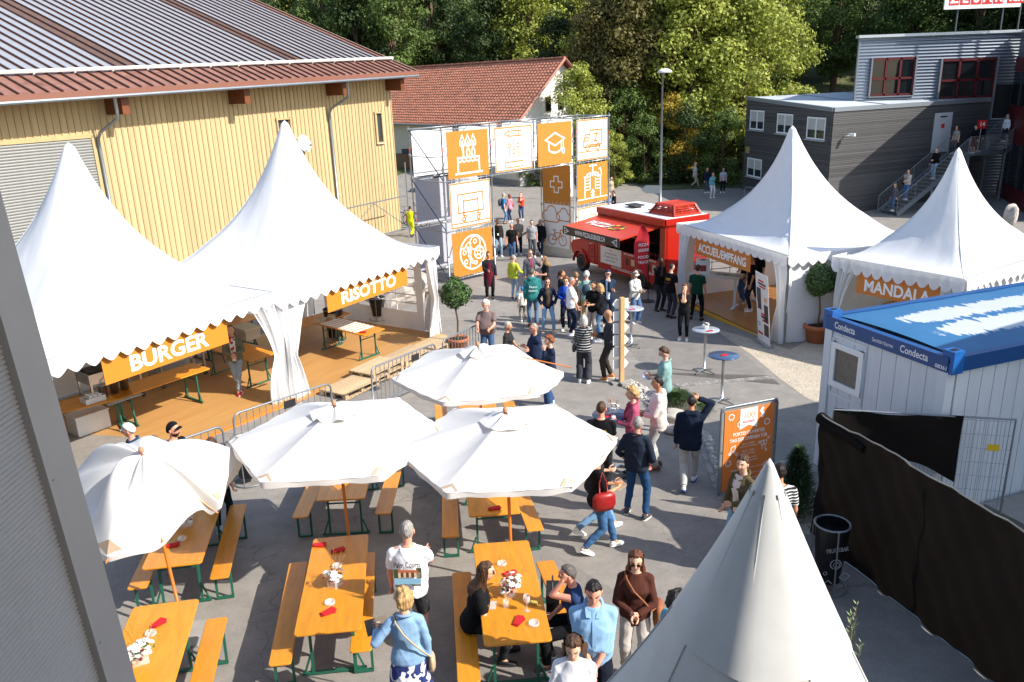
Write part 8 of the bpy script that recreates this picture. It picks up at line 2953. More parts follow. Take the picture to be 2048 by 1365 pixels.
P('person in a black and white striped t-shirt behind the tent peak',crown(1561,930,1.74),1.74,80,top=('tee',stripes('stripe_tee',hexc('1b1b1d'),hexc('dcdcda'),24,.62)),bottom=('trousers','2c3038'),hair=('short','dark'),skin='tan')
P('man in a white ringer t-shirt with a printed back standing by the bench',crown(812,1045,1.80),1.80,88,top=('tee','e6e6e8'),bottom=('shorts','2f2f31'),hair=('crop','grey'),skin='red',belly=.04,arms=('loose','fwd'),shoes=('2a2c30','5a5a5a'),stance='relax')
dj=P('blond woman in a denim jacket and blue white skirt holding a booklet',crown(805,1183,1.64),1.64,95,fem=True,top=('jacket','7f9fc0'),bottom=('skirt',spots('skirt_print',hexc('1d2c66'),hexc('d4d6dc'),9,.52)),hair=('curly','blond'),arms=((.16,.34,1.16),'down'),look=20)
P('woman with long brown hair and sunglasses in black sitting on the bench',(crown(948,1137,1.27)[0]-.05,crown(948,1137,1.27)[1]),1.70,3,fem=True,sit=.48,top=('tee','17181a'),bottom=('trousers','26262a'),hair=('long','brown'),glasses='sun',skin='light',arms=((.33,.18,1.0),(.36,.10,1.02)),lean=14,shoes=('1b1b1d','2a2a2a'))
P('grey haired woman with sunglasses in a denim vest sitting, hand at her temple',(crown(1141,1141,1.27)[0]+.08,crown(1141,1141,1.27)[1]),1.68,183,fem=True,sit=.48,top=('vest','26395c'),bottom=('trousers','17181b'),hair=('short','salt'),glasses='sun',skin='red',arms=('brow',(.30,.12,.98)),lean=8,shoes=('55504a','d0d0d0'))
P('man in a light blue shirt with clasped hands looking down',crown(1187,1160,1.82),1.82,-95,top=('shirt','86aacb'),bottom=('trousers','161a26'),hair=('short','dark'),skin='red',belly=.03,arms=('clasp','clasp'),nod=22)
P('woman with long auburn hair in a brown blouse and beige trousers',crown(1272,1101,1.68),1.68,-100,fem=True,top=('blouse','4a2a22'),bottom=('trousers','b3aaa2'),hair=('long','auburn'),glasses='sun',arms=('belly','belly'),nod=10)
P('woman with wavy brown hair in a white shirt at the bottom edge',crown(1147,1270,1.66),1.66,-100,fem=True,top=('blouse','dedde0'),bottom=('trousers','4a4d55'),hair=('longcurly','brown'),nod=25,arms=('hold','belly'))
P('dark curly haired person in teal just left of the tent peak',crown(1352,1186,1.66),1.66,20,fem=True,top=('tee','5fa3ad'),bottom=('trousers','33363d'),hair=('curly','dark'))
P('old man with a white moustache in a pale flat cap and denim jacket',crown(257,848,1.70),1.70,190,top=('jacket','27405f'),inner='4f6d8c',bottom=('trousers','3c4048'),cap=('flat','bcc2bc'),hair=('short','white'),glasses=True,skin='red',nod=10)
P('person with short grey brown hair between the two men in caps',crown(305,874,1.66),1.66,100,top=('jacket','3c4654'),bottom=('trousers','33363d'),hair=('short','salt'))
P('bearded man in a black cap and black t-shirt with a lanyard',crown(342,846,1.78),1.78,-15,top=('tee','17181a'),bottom=('trousers','22252c'),cap=('peak','17181a'),hair=('crop','dark'),beard=True,badge=True,skin='red')
P('woman with straight brown hair seen from behind by the crumpled parasol',crown(420,878,1.64),1.64,95,fem=True,top=('tee','2a2d36'),bottom=('slim','1c2430'),hair=('long','brown'),shoes=('c9c6c4','eeeeee'))
P('woman in a turquoise flowered dress bending at the rear table',crown(885,833,1.30),1.66,-5,fem=True,sit=.48,top=('dress',spots('flower_dress',hexc('79b0a6'),hexc('c7b9a0'),26,.56)),bottom=('none',''),hair=('bun','sand'),skin='tan',arms=('table','table'),lean=25)
q_=plat_pt(480,787,z1_)
P('smiling woman in an open green jacket and pale jeans in the burger tent',(q_.x,q_.y),1.70,-75,fem=True,top=('jacket','6b6a55'),inner=spots('red_white',hexc('d8d0c8'),hexc('a82a3a'),12,.55),bottom=('jeans','8a97a0'),hair=('short','sand'),arms=('belly','belly'),shoes=('c0283a','f0f0f0'),stance='crossed',z=z1_)
P('man in a yellow high visibility vest and trousers beside the bicycles',foot(824,474),1.74,70,top=('vest','cfd816'),bottom=('trousers','d3dc1c'),hair=('crop','dark'),skin='tan',stance='walk',shoes=('2a2a2a','3a3a3a'))
P('dark skinned man in black t-shirt and grey red work trousers by the flag',foot(1318,622),1.80,-60,top=('tee','121214'),bottom=('trousers','2d2e34'),hair=('crop','black'),skin='dark',arms=('down','chin'),shoes=('1a1a1a','2a2a2a'))
P('man with back turned in a black t-shirt with yellow print at the reception',foot(1340,636),1.76,40,top=('tee','121214'),bottom=('trousers','3a3a42'),hair=('fringe','dark'),skin='light',arms=('fwd','down'),shoes=('1a1a1a','2a2a2a'))
P('young woman in black with both hands at her mouth',foot(1366.6,680),1.64,-110,fem=True,top=('tee','1b1c1f'),bottom=('slim','17181b'),hair=('long','red'),arms=('face','face'),shoes=('dcdcdc','f0f0f0'))
P('man in a dark green polo and black trousers facing the reception desk',foot(1392,640),1.76,60,top=('tee','14392b'),bottom=('trousers','141518'),hair=('short','dark'),skin='red',arms=('loose','loose'),shoes=('161618','222222'),stance='wide')
q_=acc_pt(1500,622)
P('man in a black t-shirt with white trainers inside the reception tent',(q_.x,q_.y),1.82,175,top=('tee','121214'),bottom=('jeans','1f2a3d'),hair=('crop','black'),skin='tan',arms=('loose','belly'),shoes=('e6e6e6','f2f2f2'),z=zA)
q_=acc_pt(1486,606)
P('woman in black with a badge behind the reception desk',(q_.x,q_.y),1.72,195,fem=True,top=('tee','151517'),bottom=('jeans','3c5a80'),hair=('short','dark'),badge=True,arms=('loose','belly'),shoes=('a58a6a','e0e0e0'),z=zA)
P('person in dark clothes behind the white trainers in the reception tent',(q_.x+.55,q_.y+.25),1.72,200,top=('tee','17181a'),bottom=('jeans','2f4a6e'),hair=('short','dark'),z=zA)
def stair(f,off=0.0):
 """a spot on the stairs: f = 0 at the foot, 1 at the landing"""
 p=S0+wd*(run*f)+wnn*off
 k_=max(0,min(NS,round(f*NS)))
 return (p.x,p.y),zS0+(LZ-zS0)*k_/NS+.018
yd=math.degrees(math.atan2(-wd.y,-wd.x))
for f,off,lb,h,kw in ((.06,.1,'woman in dark patterned top at the bottom of the outside stairs',1.62,dict(fem=True,top=('blouse',spots('grey_print',hexc('33323a'),hexc('6a6a74'),50)),bottom=('jeans','4f6785'),hair=('bob','sand'),shoes=('e0e0e0','f0f0f0'),nod=15)),(.26,.0,'man in a cream sweater with a black bag coming down the stairs',1.78,dict(top=('sweater','c4b8aa'),bottom=('jeans','4a74a4'),hair=('crop','dark'),glasses=True,arms=('fwd','strap'))),(.60,.2,'man in a black sweatshirt and pale jeans on the stairs',1.80,dict(top=('sweater','131416'),bottom=('jeans','8aa5bd'),hair=('crop','dark'),arms=('belly','loose')))):
 xy,zz=stair(f,off)
 P(lb,xy,h,yd,z=zz,stance='relax',**kw)
def landing(m_,off):
 p=S1+wd*m_+wnn*off
 return (p.x,p.y),LZ
for m_,off,lb,h,kw in ((.0,-.35,'woman in a grey t-shirt with a cross strap at the top of the stairs',1.66,dict(fem=True,top=('tee','8d8c84'),bottom=('trousers','4f5157'),hair=('long','brown'),glasses='sun')),(1.1,.1,'woman in black with a white scarf and dark red skirt on the landing',1.64,dict(fem=True,top=('sweater','151517'),bottom=('skirt','4c1722'),hair=('bun','black'))),(2.0,-.2,'grey haired person in black on the landing',1.76,dict(top=('sweater','121316'),bottom=('trousers','2a2c33'),hair=('short','silver')))):
 xy,zz=landing(m_,off)
 P(lb,xy,h,yd,z=zz,**kw)
p=land_end+wd*.7
P('person in a white top and grey headscarf on the upper stairs',(p.x,p.y),1.62,yd,fem=True,z=LZ+(dz0-LZ)*.27,top=('blouse','d6d7da'),bottom=('trousers','2a2d36'),hair=('bob','silver'),glasses='sun')
p=land_end+wd*1.8
P('man in a blue checked shirt at the upper stair door',(p.x,p.y),1.80,yd+10,z=LZ+(dz0-LZ)*.66,top=('tee',spots('blue_check',hexc('33506b'),hexc('5b7a94'),40)),bottom=('trousers','222630'),hair=('fringe','grey'),skin='red',belly=.08)
P('grey haired man in a pale shirt and beige trousers striding across the road',foot(1389,376),1.84,5,top=('tee','b9b4bd'),bottom=('trousers','a39a86'),hair=('short','silver'),stance='walk',arms=('swing','back'),shoes=('2a2a2a','3a3a3a'))
P('man in a dark blue jacket standing across the road',foot(1413,386),1.72,-70,top=('jacket','1a2336'),bottom=('trousers','4a5262'),hair=('short','grey'),skin='tan')
P('woman in a teal top and white trousers across the road',foot(1424,396),1.68,-80,fem=True,top=('blouse','6aa0a8'),bottom=('trousers','cfccc8'),hair=('short','brown'),arms=('face','loose'))
P('person in grey with a sweater round the shoulders across the road',foot(1445,386),1.70,-100,top=('tee','9ba1aa'),bottom=('trousers','17191d'),hair=('short','brown'),glasses='sun',arms=('down','swing'))
P('woman with long brown hair beyond the van roof',crown(1345,400,1.66),1.66,-100,fem=True,top=('blouse','9fb6c2'),bottom=('jeans','4f6785'),hair=('longcurly','brown'))
P('dark haired man beyond the red van cowl',crown(1371,402,1.72),1.72,90,top=('tee','2c2e36'),bottom=('jeans','3c4f6b'),hair=('short','dark'))
P('white haired person beyond the red van cowl',crown(1380,405,1.66),1.66,100,top=('tee','c9c9c6'),bottom=('trousers','5a5d63'),hair=('short','white'))
P('boy in a bright blue t-shirt beyond the red van cowl',crown(1388,409,1.45),1.45,60,top=('tee','2a63b8'),bottom=('shorts','33363d'),hair=('short','brown'))
P('person in beige just right of the scaffold gateway',crown(1222,354,1.72),1.72,-60,fem=True,top=('blouse','a5977f'),bottom=('trousers','7a705f'),hair=('short','dark'))
P('man in black holding a camera right of the scaffold gateway',crown(1228,382,1.74),1.74,180,top=('tee','15161a'),bottom=('trousers','1d1f24'),hair=('short','brown'),arms=('belly','belly'))
P('person in a blue shirt behind the scaffold gateway tower',crown(1217,385,1.72),1.72,20,top=('tee','5d7fae'),bottom=('jeans','33496b'),hair=('short','grey'))
finish_people()
# --- what people carry
def between(p,d=(.07,0,-.03)):
 return (hold(p,0,d)+hold(p,1,d))/2
def carried(name,label,cat,p,dims,m,rz=0.0,rx=-.5,q=None):
 q=q or between(p)
 yaw=p['root'].rotation_euler.z
 return tag(MB().box((0,0,0),dims).build(name,m,None,M=T(*q)@rotm(rz=yaw+rz)@rotm(ry=rx)),label,cat)
carried('leaflet','blue and white leaflet held by the reading man','leaflet',rm,(.16,.30,.006),mat('leaflet_blue',hexc('7f9fd0'),rough=.6,col2=(.7,.72,.76),thr=(.5,.52),c2s=14))
carried('booklet','grey booklet held by the woman in the cream jacket','booklet',rd,(.16,.26,.012),mat('booklet_grey',hexc('6d655c'),rough=.6))
carried('booklet','small open booklet held by the woman with the red bag','booklet',rb,(.15,.22,.014),mat('booklet_tan',hexc('b8a78c'),rough=.6))
q=hold(dj,0,(.10,0,.0))
bk=carried('booklet','brown booklet held out by the woman in the denim jacket','booklet',dj,(.17,.24,.012),mat('booklet_brown',hexc('5f5442'),rough=.5),.3,-.7,q)
g=MB()
for i in range(4):
 stroke(g,[(-.03+i*.02,-.04),(-.03+i*.02,.05)],.006,False,.0062)
g.build('print',mat('print_pale',hexc('c9c2ae')),bk)
def strap_bag(name,label,p,side,drop,size,m,strap=True,z0=1.43):
 """a bag at the hip on a strap from the other shoulder"""
 r_=p['root'];k_=p['k']
 t=thing(name,label,'bag',r_.location,r_.rotation_euler.z)
 t.scale=(k_,k_,k_)
 w,h,d_=size
 bx=MB().lathe([(.0,-.5),(.8,-.48),(1,-.2),(.95,.3),(.7,.5),(.0,.52)],14,M=T(.0,side,drop)@Matrix.Diagonal((w/2,d_/2,h,1)))
 bx.build('body',m,t,True)
 pts=[(.03,side,drop+h*.45),(.15,side*.72,1.06),(.172,side*.35,1.20),(.165,-side*.05,1.31),(.10,-side*.36,1.42),(.0,-side*.46,z0+.035),(-.10,-side*.38,1.42),(-.165,-side*.05,1.30),(-.165,side*.4,1.15),(-.13,side*.75,1.02),(-.03,side,drop+h*.45)] if strap else [(.06,side,drop+h*.4),(.05,side*.85,1.3),(.0,side*.72,z0+.02),(-.06,side*.85,1.3),(-.07,side,drop+h*.4)]
 MB().tube(pts,.011,5).build('strap',m,t,True)
 return t
m_rbag=mat('red_leather',hexc('8e1a18'),rough=.4,var=.1,vs=10,bump=.2,bs=20)
strap_bag('shoulder_bag','soft red leather bag on the shoulder of the walking woman',rb,-.25,1.0,(.38,.28,.15),m_rbag,False)
m_bbag=mat('black_leather',hexc('1a191b'),rough=.4)
for i,lb in ((None,None),):
 pass
def who(s):
 return next(p for p in PEOPLE if s in p['root']['label'])
strap_bag('shoulder_bag','black shoulder bag of the blonde woman in sunglasses',who('blonde woman'),-.24,.95,(.28,.2,.12),m_bbag)
strap_bag('shoulder_bag','small dark bag of the woman in the striped sweater',who('striped sweater'),.24,.92,(.22,.18,.1),m_bbag)
strap_bag('shoulder_bag','black bag of the man in the cream sweater on the stairs',who('cream sweater'),-.25,.98,(.42,.26,.16),m_bbag)
strap_bag('shoulder_bag','woven brown bag of the woman in the brown blouse',who('brown blouse'),.27,.92,(.3,.3,.14),mat('woven_brown',hexc('8a5230'),rough=.7,var=.25,vs=40))
strap_bag('shoulder_bag','thin beige strap bag of the woman in the denim jacket',dj,-.26,.80,(.2,.18,.08),mat('beige_leather',hexc('b09a7d'),rough=.5))
strap_bag('shoulder_bag','red bag of the woman in the pink blouse',who('pink patterned'),-.25,1.0,(.26,.24,.12),m_rbag)
def backpack(label,p,m,s=1.0):
 r_=p['root']
 t=thing('backpack',label,'backpack',r_.location,r_.rotation_euler.z)
 t.scale=r_.scale
 MB().ell((-.22,0,1.22),(.11*s,.15*s,.22*s),14,9).build('body',m,t,True)
 for y in (-.1,.1):
  MB().tube([(-.16,y,1.38),(-.02,y*1.2,1.47),(.13,y*1.1,1.36),(.12,y*1.3,1.15),(-.12,y*1.5,1.05)],.018,5).build('strap',m,t,True)
backpack('dark backpack of the man in the blue shirt',who('blue shirt, grey cap'),mat('pack_slate',hexc('39434f'),rough=.8))
backpack('orange red backpack of the woman with the phone',who('orange red vest'),mat('pack_orange',hexc('c9482c'),rough=.7))
backpack('small dark backpack of the man in the mint t-shirt',who('mint t-shirt'),mat('pack_dark',hexc('2c3b4a'),rough=.8),.85)
def back_print(p,s,m,w,z=1.27,size=.12,x=-.158):
 o=p['root']
 return text(s,m,o,face_M((x,0,z),(0,-1,0),(.12,0,1)),width=w,size=size,bold=.012)
m_yp=mat('print_yellow',hexc('d8a42a'),rough=.7)
m_rp=mat('print_red',hexc('b0303a'),rough=.7)
for s in ('yellow back print at the standing','yellow print at the reception'):
 p=who(s)
 back_print(p,'100',m_yp,.17,1.28);back_print(p,'ZESAR',m_rp,.12,1.17,.05)
p=who('printed back standing')
back_print(p,'Palm Courts',mat('ink_black',hexc('1a1a1a')),.30,1.30,.09,-.165)
g=MB()
for i,(x,y,w_,h_,mi) in enumerate(((0,.02,.30,.07,0),(0,.065,.24,.03,1),(0,-.06,.30,.07,2),(-.13,.04,.05,.11,3),(.13,.04,.06,.13,3),(-.06,.02,.03,.06,4),(0,.02,.03,.06,4),(.06,.02,.03,.06,4),(-.1,-.12,.1,.02,3),(.1,-.11,.1,.02,3))):
 g.box((x,y,.001*(i%4)),(w_,h_,.002),mi=mi)
g.build('picture_print',[mat('print_cream',hexc('cdb99a')),mat('print_brick',hexc('b5623c')),mat('print_blue',hexc('86b4cc')),mat('print_green',hexc('3f4a2c')),mat('print_door',hexc('6b3a24'))],p['root'],M=face_M((-.172,0,1.16),(0,-1,0),(.05,0,1)))
p=who('teal hooded')
back_print(p,'Peace',mat('print_pale2',hexc('b9d0cc')),.22,1.24,.1,-.178);back_print(p,'Harbour',mat('print_pale2'),.26,1.13,.1,-.178)
for s,lb in (('black v-neck','dark phone held by the man in the black v-neck'),('hand at',None)):
 if lb:
  carried('phone',lb,'phone',who(s),(.008,.075,.15),mat('phone_black',hexc('131316'),rough=.2),0,-.9)
p=who('pink quilted')
q=between(p,(.08,0,0))
tag(MB().lathe([(.0,0),(.03,0),(.04,.11),(.0,.11)],14).build('paper_cup',mat('white_paper'),None,True,T(q.x,q.y,q.z-.03)),'paper cup held by the woman in the pink jacket','cup')
r_=mum['root']
by=thing('baby','baby held against the shoulder of the woman in rust trousers','person',r_.location,r_.rotation_euler.z)
MB().ell((.17,.02,1.16),(.08,.10,.16),12,8).build('romper',cloth('c7b9a4'),by,True)
V_,F_,MI_,_=HEADS[(0,False)]
me=fast_mesh('head',V_*.72,F_,MI_,True)
for m_ in (skin_mat('light'),mat('eye_dark'),mat('lip_light'),hair_mat('sand')):
 me.materials.append(m_)
place('head',me,by,T(.16,.02,1.38)@rotm(rz=2.6))
Vh,Fh=hair_cap(0,.008,.0,.1,2)
me=fast_mesh('hair',Vh*.72,Fh,None,True);me.materials.append(hair_mat('sand'))
place('hair',me,by,T(.16,.02,1.38)@rotm(rz=2.6))
for s in (1,-1):
 v_,f_=capsule((.16,s*.07,1.06),(.24,s*.10,.93),.04,.03)
 me=fast_mesh('leg',v_,f_,None,True);me.materials.append(cloth('c7b9a4'));place('leg',me,by)
p=at(1106,1210,.48)
hb=thing('handbag','black handbag on the bench beside the grey haired woman','handbag',p,1.5)
MB().box((0,0,.12),(.32,.16,.24)).build('body',m_bbag,hb)
MB().tube([(-.1,0,.24),(-.08,0,.36),(.08,0,.36),(.1,0,.24)],.01,5).build('handle',m_bbag,hb,True)
# --- the wood on the slope
def leaf_mat(name,c,v=.35):
 m=mat(name,hexc(c),rough=.55,spec=.3,isl=v,sub=(.22,tuple(min(1,q*1.6) for q in hexc(c))))
 return m
LEAF=[leaf_mat('leaf_green','586a34'),leaf_mat('leaf_yellow_green','8f9642'),leaf_mat('leaf_olive','625c30'),leaf_mat('leaf_rust','62562f'),leaf_mat('leaf_dark','384824'),leaf_mat('leaf_gold','a88f36')]
def tree_meshes(seed,h,r,n_cl,n_leaf,trunk=.22,crown0=.25,leaf=.26,shape=1.0):
 rs=np.random.RandomState(seed)
 V,F=[],[]
 tr=MB()
 lean=rs.uniform(-.3,.3,2)
 tr.tube([(0,0,-.6),(lean[0]*.3,lean[1]*.3,h*.25),(lean[0],lean[1],h*.6),(lean[0],lean[1],h*.92)],[trunk*1.3,trunk,trunk*.6,trunk*.15],8)
 C=[]
 for i in range(n_cl):
  t=rs.rand()
  z=crown0+(1-crown0)*t
  rad=r*(math.sin(math.pi*min(1,(t*.86+.14)))**.7)*shape
  a=rs.rand()*6.283
  q=rad*math.sqrt(rs.rand())*.95
  c=np.array([lean[0]*z+q*math.cos(a),lean[1]*z+q*math.sin(a),h*z])
  C.append((c,r*rs.uniform(.22,.42)))
  if i%3==0:
   zb_=h*max(.2,z-.22)
   tr.tube([(lean[0]*zb_/h,lean[1]*zb_/h,zb_),tuple((c+np.array([lean[0]*z,lean[1]*z,h*(z-.08)]))/2),tuple(c)],[trunk*.35,trunk*.2,.02],5)
 per=n_leaf//n_cl
 VV=[]
 for c,s in C:
  d=rs.randn(per,3);d/=np.linalg.norm(d,axis=1)[:,None]
  rr_=s*(rs.rand(per)**.4)[:,None]
  p=c+d*rr_*np.array([1.1,1.1,.75])
  n=d+rs.randn(per,3)*.55+np.array([0,0,.45]);n/=np.linalg.norm(n,axis=1)[:,None]
  a=np.cross(n,rs.randn(per,3));a/=np.linalg.norm(a,axis=1)[:,None]+1e-9
  b=np.cross(n,a)
  l=(leaf*rs.uniform(.6,1.35,per))[:,None]
  quad=np.stack([p-a*l*.5,p+b*l*.32+n*l*.06,p+a*l*.5,p-b*l*.32+n*l*.06],1)
  VV.append(quad.reshape(-1,3))
 V=np.concatenate(VV)
 nq=len(V)//4
 me=bpy.data.meshes.new('crown')
 me.vertices.add(len(V));me.vertices.foreach_set('co',V.astype(np.float32).ravel())
 me.loops.add(len(V));me.loops.foreach_set('vertex_index',np.arange(len(V),dtype=np.int32))
 me.polygons.add(nq);me.polygons.foreach_set('loop_start',np.arange(0,len(V),4,dtype=np.int32))
 me.update(calc_edges=True)
 me.materials.append(LEAF[0])
 return me,tr.mesh('trunk',m_bark,True)
KIND=[tree_meshes(1,13,3.4,60,15000,.24,.16,.27),tree_meshes(2,16,4.2,75,17000,.3,.2,.30),tree_meshes(3,10,3.0,46,12000,.18,.1,.24),tree_meshes(4,18,3.0,64,14000,.26,.28,.30),tree_meshes(5,7,2.6,34,9000,.12,.04,.20)]
KH=(13,16,10,18,7)
def tree(label,x,y,kind,scale,leafi,rz,group,sxy=1.0,cat='tree',name='broadleaf_tree'):
 t=thing(name,label,cat,(x,y,tz(x,y)),rz,group)
 t.scale=(scale*sxy,scale*sxy,scale)
 place('crown',KIND[kind][0],t,None,LEAF[leafi])['kind']='stuff'
 place('trunk',KIND[kind][1],t)
 return t
rt=random.Random(21)
GRP='trees of the wood on the slope'
edge_trees=[((1158,345),62.0,0,.66,1,'yellow green tree hugging the white gable of the tiled house'),((1205,345),67.0,1,.80,2,'tall olive tree rising behind the scaffold gateway'),((1240,350),64.0,4,1.0,0,'bushy low tree right of the gateway top'),((1262,340),66.0,1,.88,2,'tall olive tree left of the street lamp'),((1318,340),69.0,1,.98,1,'yellow flecked tree directly behind the street lamp'),((1345,345),62.5,2,.62,5,'small golden leaved tree beside the lamp post'),((1385,335),65.0,1,.92,1,'tall yellow green tree right of the street lamp'),((1430,335),66.5,1,1.0,1,'broad yellow green tree right of the street lamp'),((1480,330),66.0,0,1.15,1,'bright yellow green tree behind the dark timber building corner'),((1525,300),72.0,1,.92,1,'yellow edged tree at the right end of the lit wood'),((1290,352),61.5,4,.72,0,'low green bush under the lamp'),((1370,350),61.5,4,.80,4,'dark bush behind the roadside railing'),((1440,348),60.8,4,.75,0,'green bush at the end of the roadside railing'),((1230,352),60.5,4,.55,1,'small pale bush at the foot of the gateway tower')]
for (px,py),y,k_,sc,lf,lb in edge_trees:
 p=aty(px,py,y)
 tree(lb,p.x,y,k_,sc,lf,rt.uniform(0,6.28),GRP)
n_=0
for row,(y0,x0,x1,st_) in enumerate(((74,-2,36,4.4),(81,-24,44,4.6),(88,-34,52,4.8),(96,-42,66,5.0),(105,-50,76,5.4),(116,-58,84,5.8),(128,-64,92,6.6))):
 x=x0
 while x<x1:
  xx,yy=x+rt.uniform(-1.4,1.4),y0+rt.uniform(-2.2,2.2)
  x+=st_
  right=xx/yy>.40
  hv_=Vector((xx-HO.x,yy-HO.y,0))
  if -4<hv_.dot(hd)<26 and -7<hv_.dot(hn)<13:
   continue
  if row<2 and xx<-16:
   continue
  if yy<104 and 24<xx<44 and yy<99 and xx/yy>.27:
   continue
  k_=rt.choice((0,1,1,3)) if not right else rt.choice((1,3,3))
  lf=rt.choice((0,4,2,4,4,2,4,0,2,1) if not right else (4,4,0,4,2))
  if xx/yy>.33:
   lf=rt.choice((4,4,0))  # darker leaf colour at the right stands in for the shade there
  sc_=rt.uniform(.85,1.2)
  px_,py_=proj((xx,yy,tz(xx,yy)+KH[k_]*sc_*.8))
  if px_<-150 or px_>2250:
   continue
  wh=next(w for lim,w in ((520,'hidden behind the barn roof'),(700,'above the barn roof edge'),(850,'left of the tiled roof ridge'),(1000,'above the middle of the tiled roof'),(1140,'above the tiled gable'),(1300,'behind the gateway trees'),(1450,'behind the street lamp trees'),(1600,'behind the trees by the timber building'),(1750,'over the parked cars'),(1900,'above the metal roof'),(9999,'behind the roof sign')) if px_<lim)
  dp_=('in the front row','in the second row','in the third row','in the fourth row','in the fifth row','in the sixth row','in the last row')[row]
  lb='%s %s tree %s, %s'%('tall' if KH[k_]*sc_>15.5 else 'lower',('green','yellow green','olive','rusty brown','dark green')[lf],wh,dp_)
  tree(lb,xx,yy,k_,sc_,lf,rt.uniform(0,6.28),GRP)
  n_+=1
for i in range(16):  # stand added beyond the right edge to cast shade over the wood
 tree('tall tree added right of the wood to shade it',56+(i%4)*5+rt.uniform(-1,1),62+(i//4)*10+rt.uniform(-2,2),3,1.35,4,rt.uniform(0,6.28),'shading stand right of the wood')
for i in range(26):
 px,py=rt.uniform(1230,1480),rt.uniform(338,356)
 p=at(px,py)
 tree('low bush along the bank beside the road',p.x,p.y+1.5,4,rt.uniform(.16,.34),rt.choice((0,1,4,0)),rt.uniform(0,6.28),'low bushes along the bank',1.3,'bush','roadside_bush')
p=at(1062,372)
tree('rounded bush under the gable of the tiled house',p.x+.6,p.y,4,.34,0,1,None,1.5,'bush','gable_bush')
# --- roadside railing and low wall
ra_,rb_=at(1330,352),at(1440,332)
rw=thing('roadside_railing','pale steel railing on a low wall beside the road','railing')
d_=(rb_-ra_).normalized()
L_=(rb_-ra_).length
for i in range(6):
 p=ra_.lerp(rb_,i/5)
 z=tz(p.x,p.y)
 MB().tube([(p.x,p.y,z+.3),(p.x,p.y,z+1.35)],.03,6).build('post',m_galv,rw)
for h in (1.35,.95,.62):
 MB().tube([ra_+Vector((0,0,tz(ra_.x,ra_.y)-ra_.z+h)),rb_+Vector((0,0,tz(rb_.x,rb_.y)-rb_.z+h))],.028,6).build('rail',m_galv,rw)
m0=(ra_+rb_)/2
MB().box((0,0,.15),(L_+1.0,.3,.36)).build('low_wall',mat('concrete'),rw,M=T(m0.x,m0.y,tz(m0.x,m0.y))@rotm(rz=math.atan2(d_.y,d_.x)))
p=at(1447,335)
tag(MB().box((0,0,1.6),(.55,.05,.9)).tube([(0,.05,0),(0,.05,1.4)],.03,6).build('notice_board',mat('notice_rust',hexc('8a4a26'),rough=.6),None,M=T(*p)@rotm(rz=.3)),'small rust coloured notice board beside the road','sign')
# --- cars
def car(label,p,rz,col,suv=False):
 t=thing('parked_car',label,'car',p,rz,'parked cars')
 m_=mat('car_'+label.split()[0],col,rough=.2,spec=.7)
 h=.2 if suv else 0
 prof=[(-2.15,.35),(-2.2,.75),(-2.05,.98+h*.6),(-1.55,1.02+h),(-1.05,1.42+h),(.55,1.45+h),(1.15,1.02+h*.7),(2.0,.86+h*.5),(2.2,.65),(2.18,.35)]
 g=MB();n=len(prof)
 rows=[(-.88,.06),(-.82,.0),(.82,.0),(.88,.06)]
 vs=[(x*(1-e_*.2),y*(1 if z<1.05+h else .86),z-e_*(z-.7)*.2) for y,e_ in rows for x,z in prof]
 fs=[(i*n+j,(i+1)*n+j,(i+1)*n+(j+1)%n,i*n+(j+1)%n) for i in range(3) for j in range(n)]+[tuple(range(n)),tuple(3*n+j for j in range(n))[::-1]]
 g.add(vs,fs);g.build('body',m_,t)
 gl=mat('car_glass',hexc('14181c'),rough=.04,spec=.9)
 for s in (-1,1):
  MB().add([(-1.4,s*.885,1.05+h),(1.0,s*.885,1.05+h),(.5,s*.775,1.40+h),(-1.0,s*.775,1.38+h)],[(0,1,2,3)]).build('side_window',gl,t)
  for x in (-1.35,1.35):
   w=MB().lathe([(.0,-.1),(.3,-.1),(.33,-.06),(.33,.06),(.3,.1),(.0,.1)],18,M=T(x,s*.80,.33)@rotm(rx=math.pi/2)).build('wheel',m_blk,t,True)
   MB().lathe([(.0,-.11),(.2,-.108),(.2,.108),(.0,.11)],12,M=T(x,s*.80,.33)@rotm(rx=math.pi/2)).build('rim',m_galv,w,True)
  MB().box((2.14,s*.62,.72),(.08,.3,.14)).build('headlight',mat('lamp_glass'),t)
 MB().add([(.58,-.74,1.44+h),(.58,.74,1.44+h),(1.17,.78,1.06+h*.7),(1.17,-.78,1.06+h*.7)],[(0,1,2,3)]).build('windscreen',gl,t,M=T(.02,0,.02))
 return t
p=at(852,385)
car('white car parked behind the left gate tower',on_ground(p.x+1.6,p.y+.6),R(175),(.72,.72,.71))
for px,py,yy,rz,col,suv,lb in ((1685,192,92,172,(.62,.64,.66),True,'silver suv parked beyond the flat roof'),(1645,194,91,170,(.03,.04,.07),False,'dark car parked left of the silver suv'),(1606,196,89,168,(.6,.62,.64),False,'pale car parked furthest left beyond the flat roof')):
 p=aty(px,py,yy)
 car(lb,on_ground(p.x,yy),R(rz),col,suv)
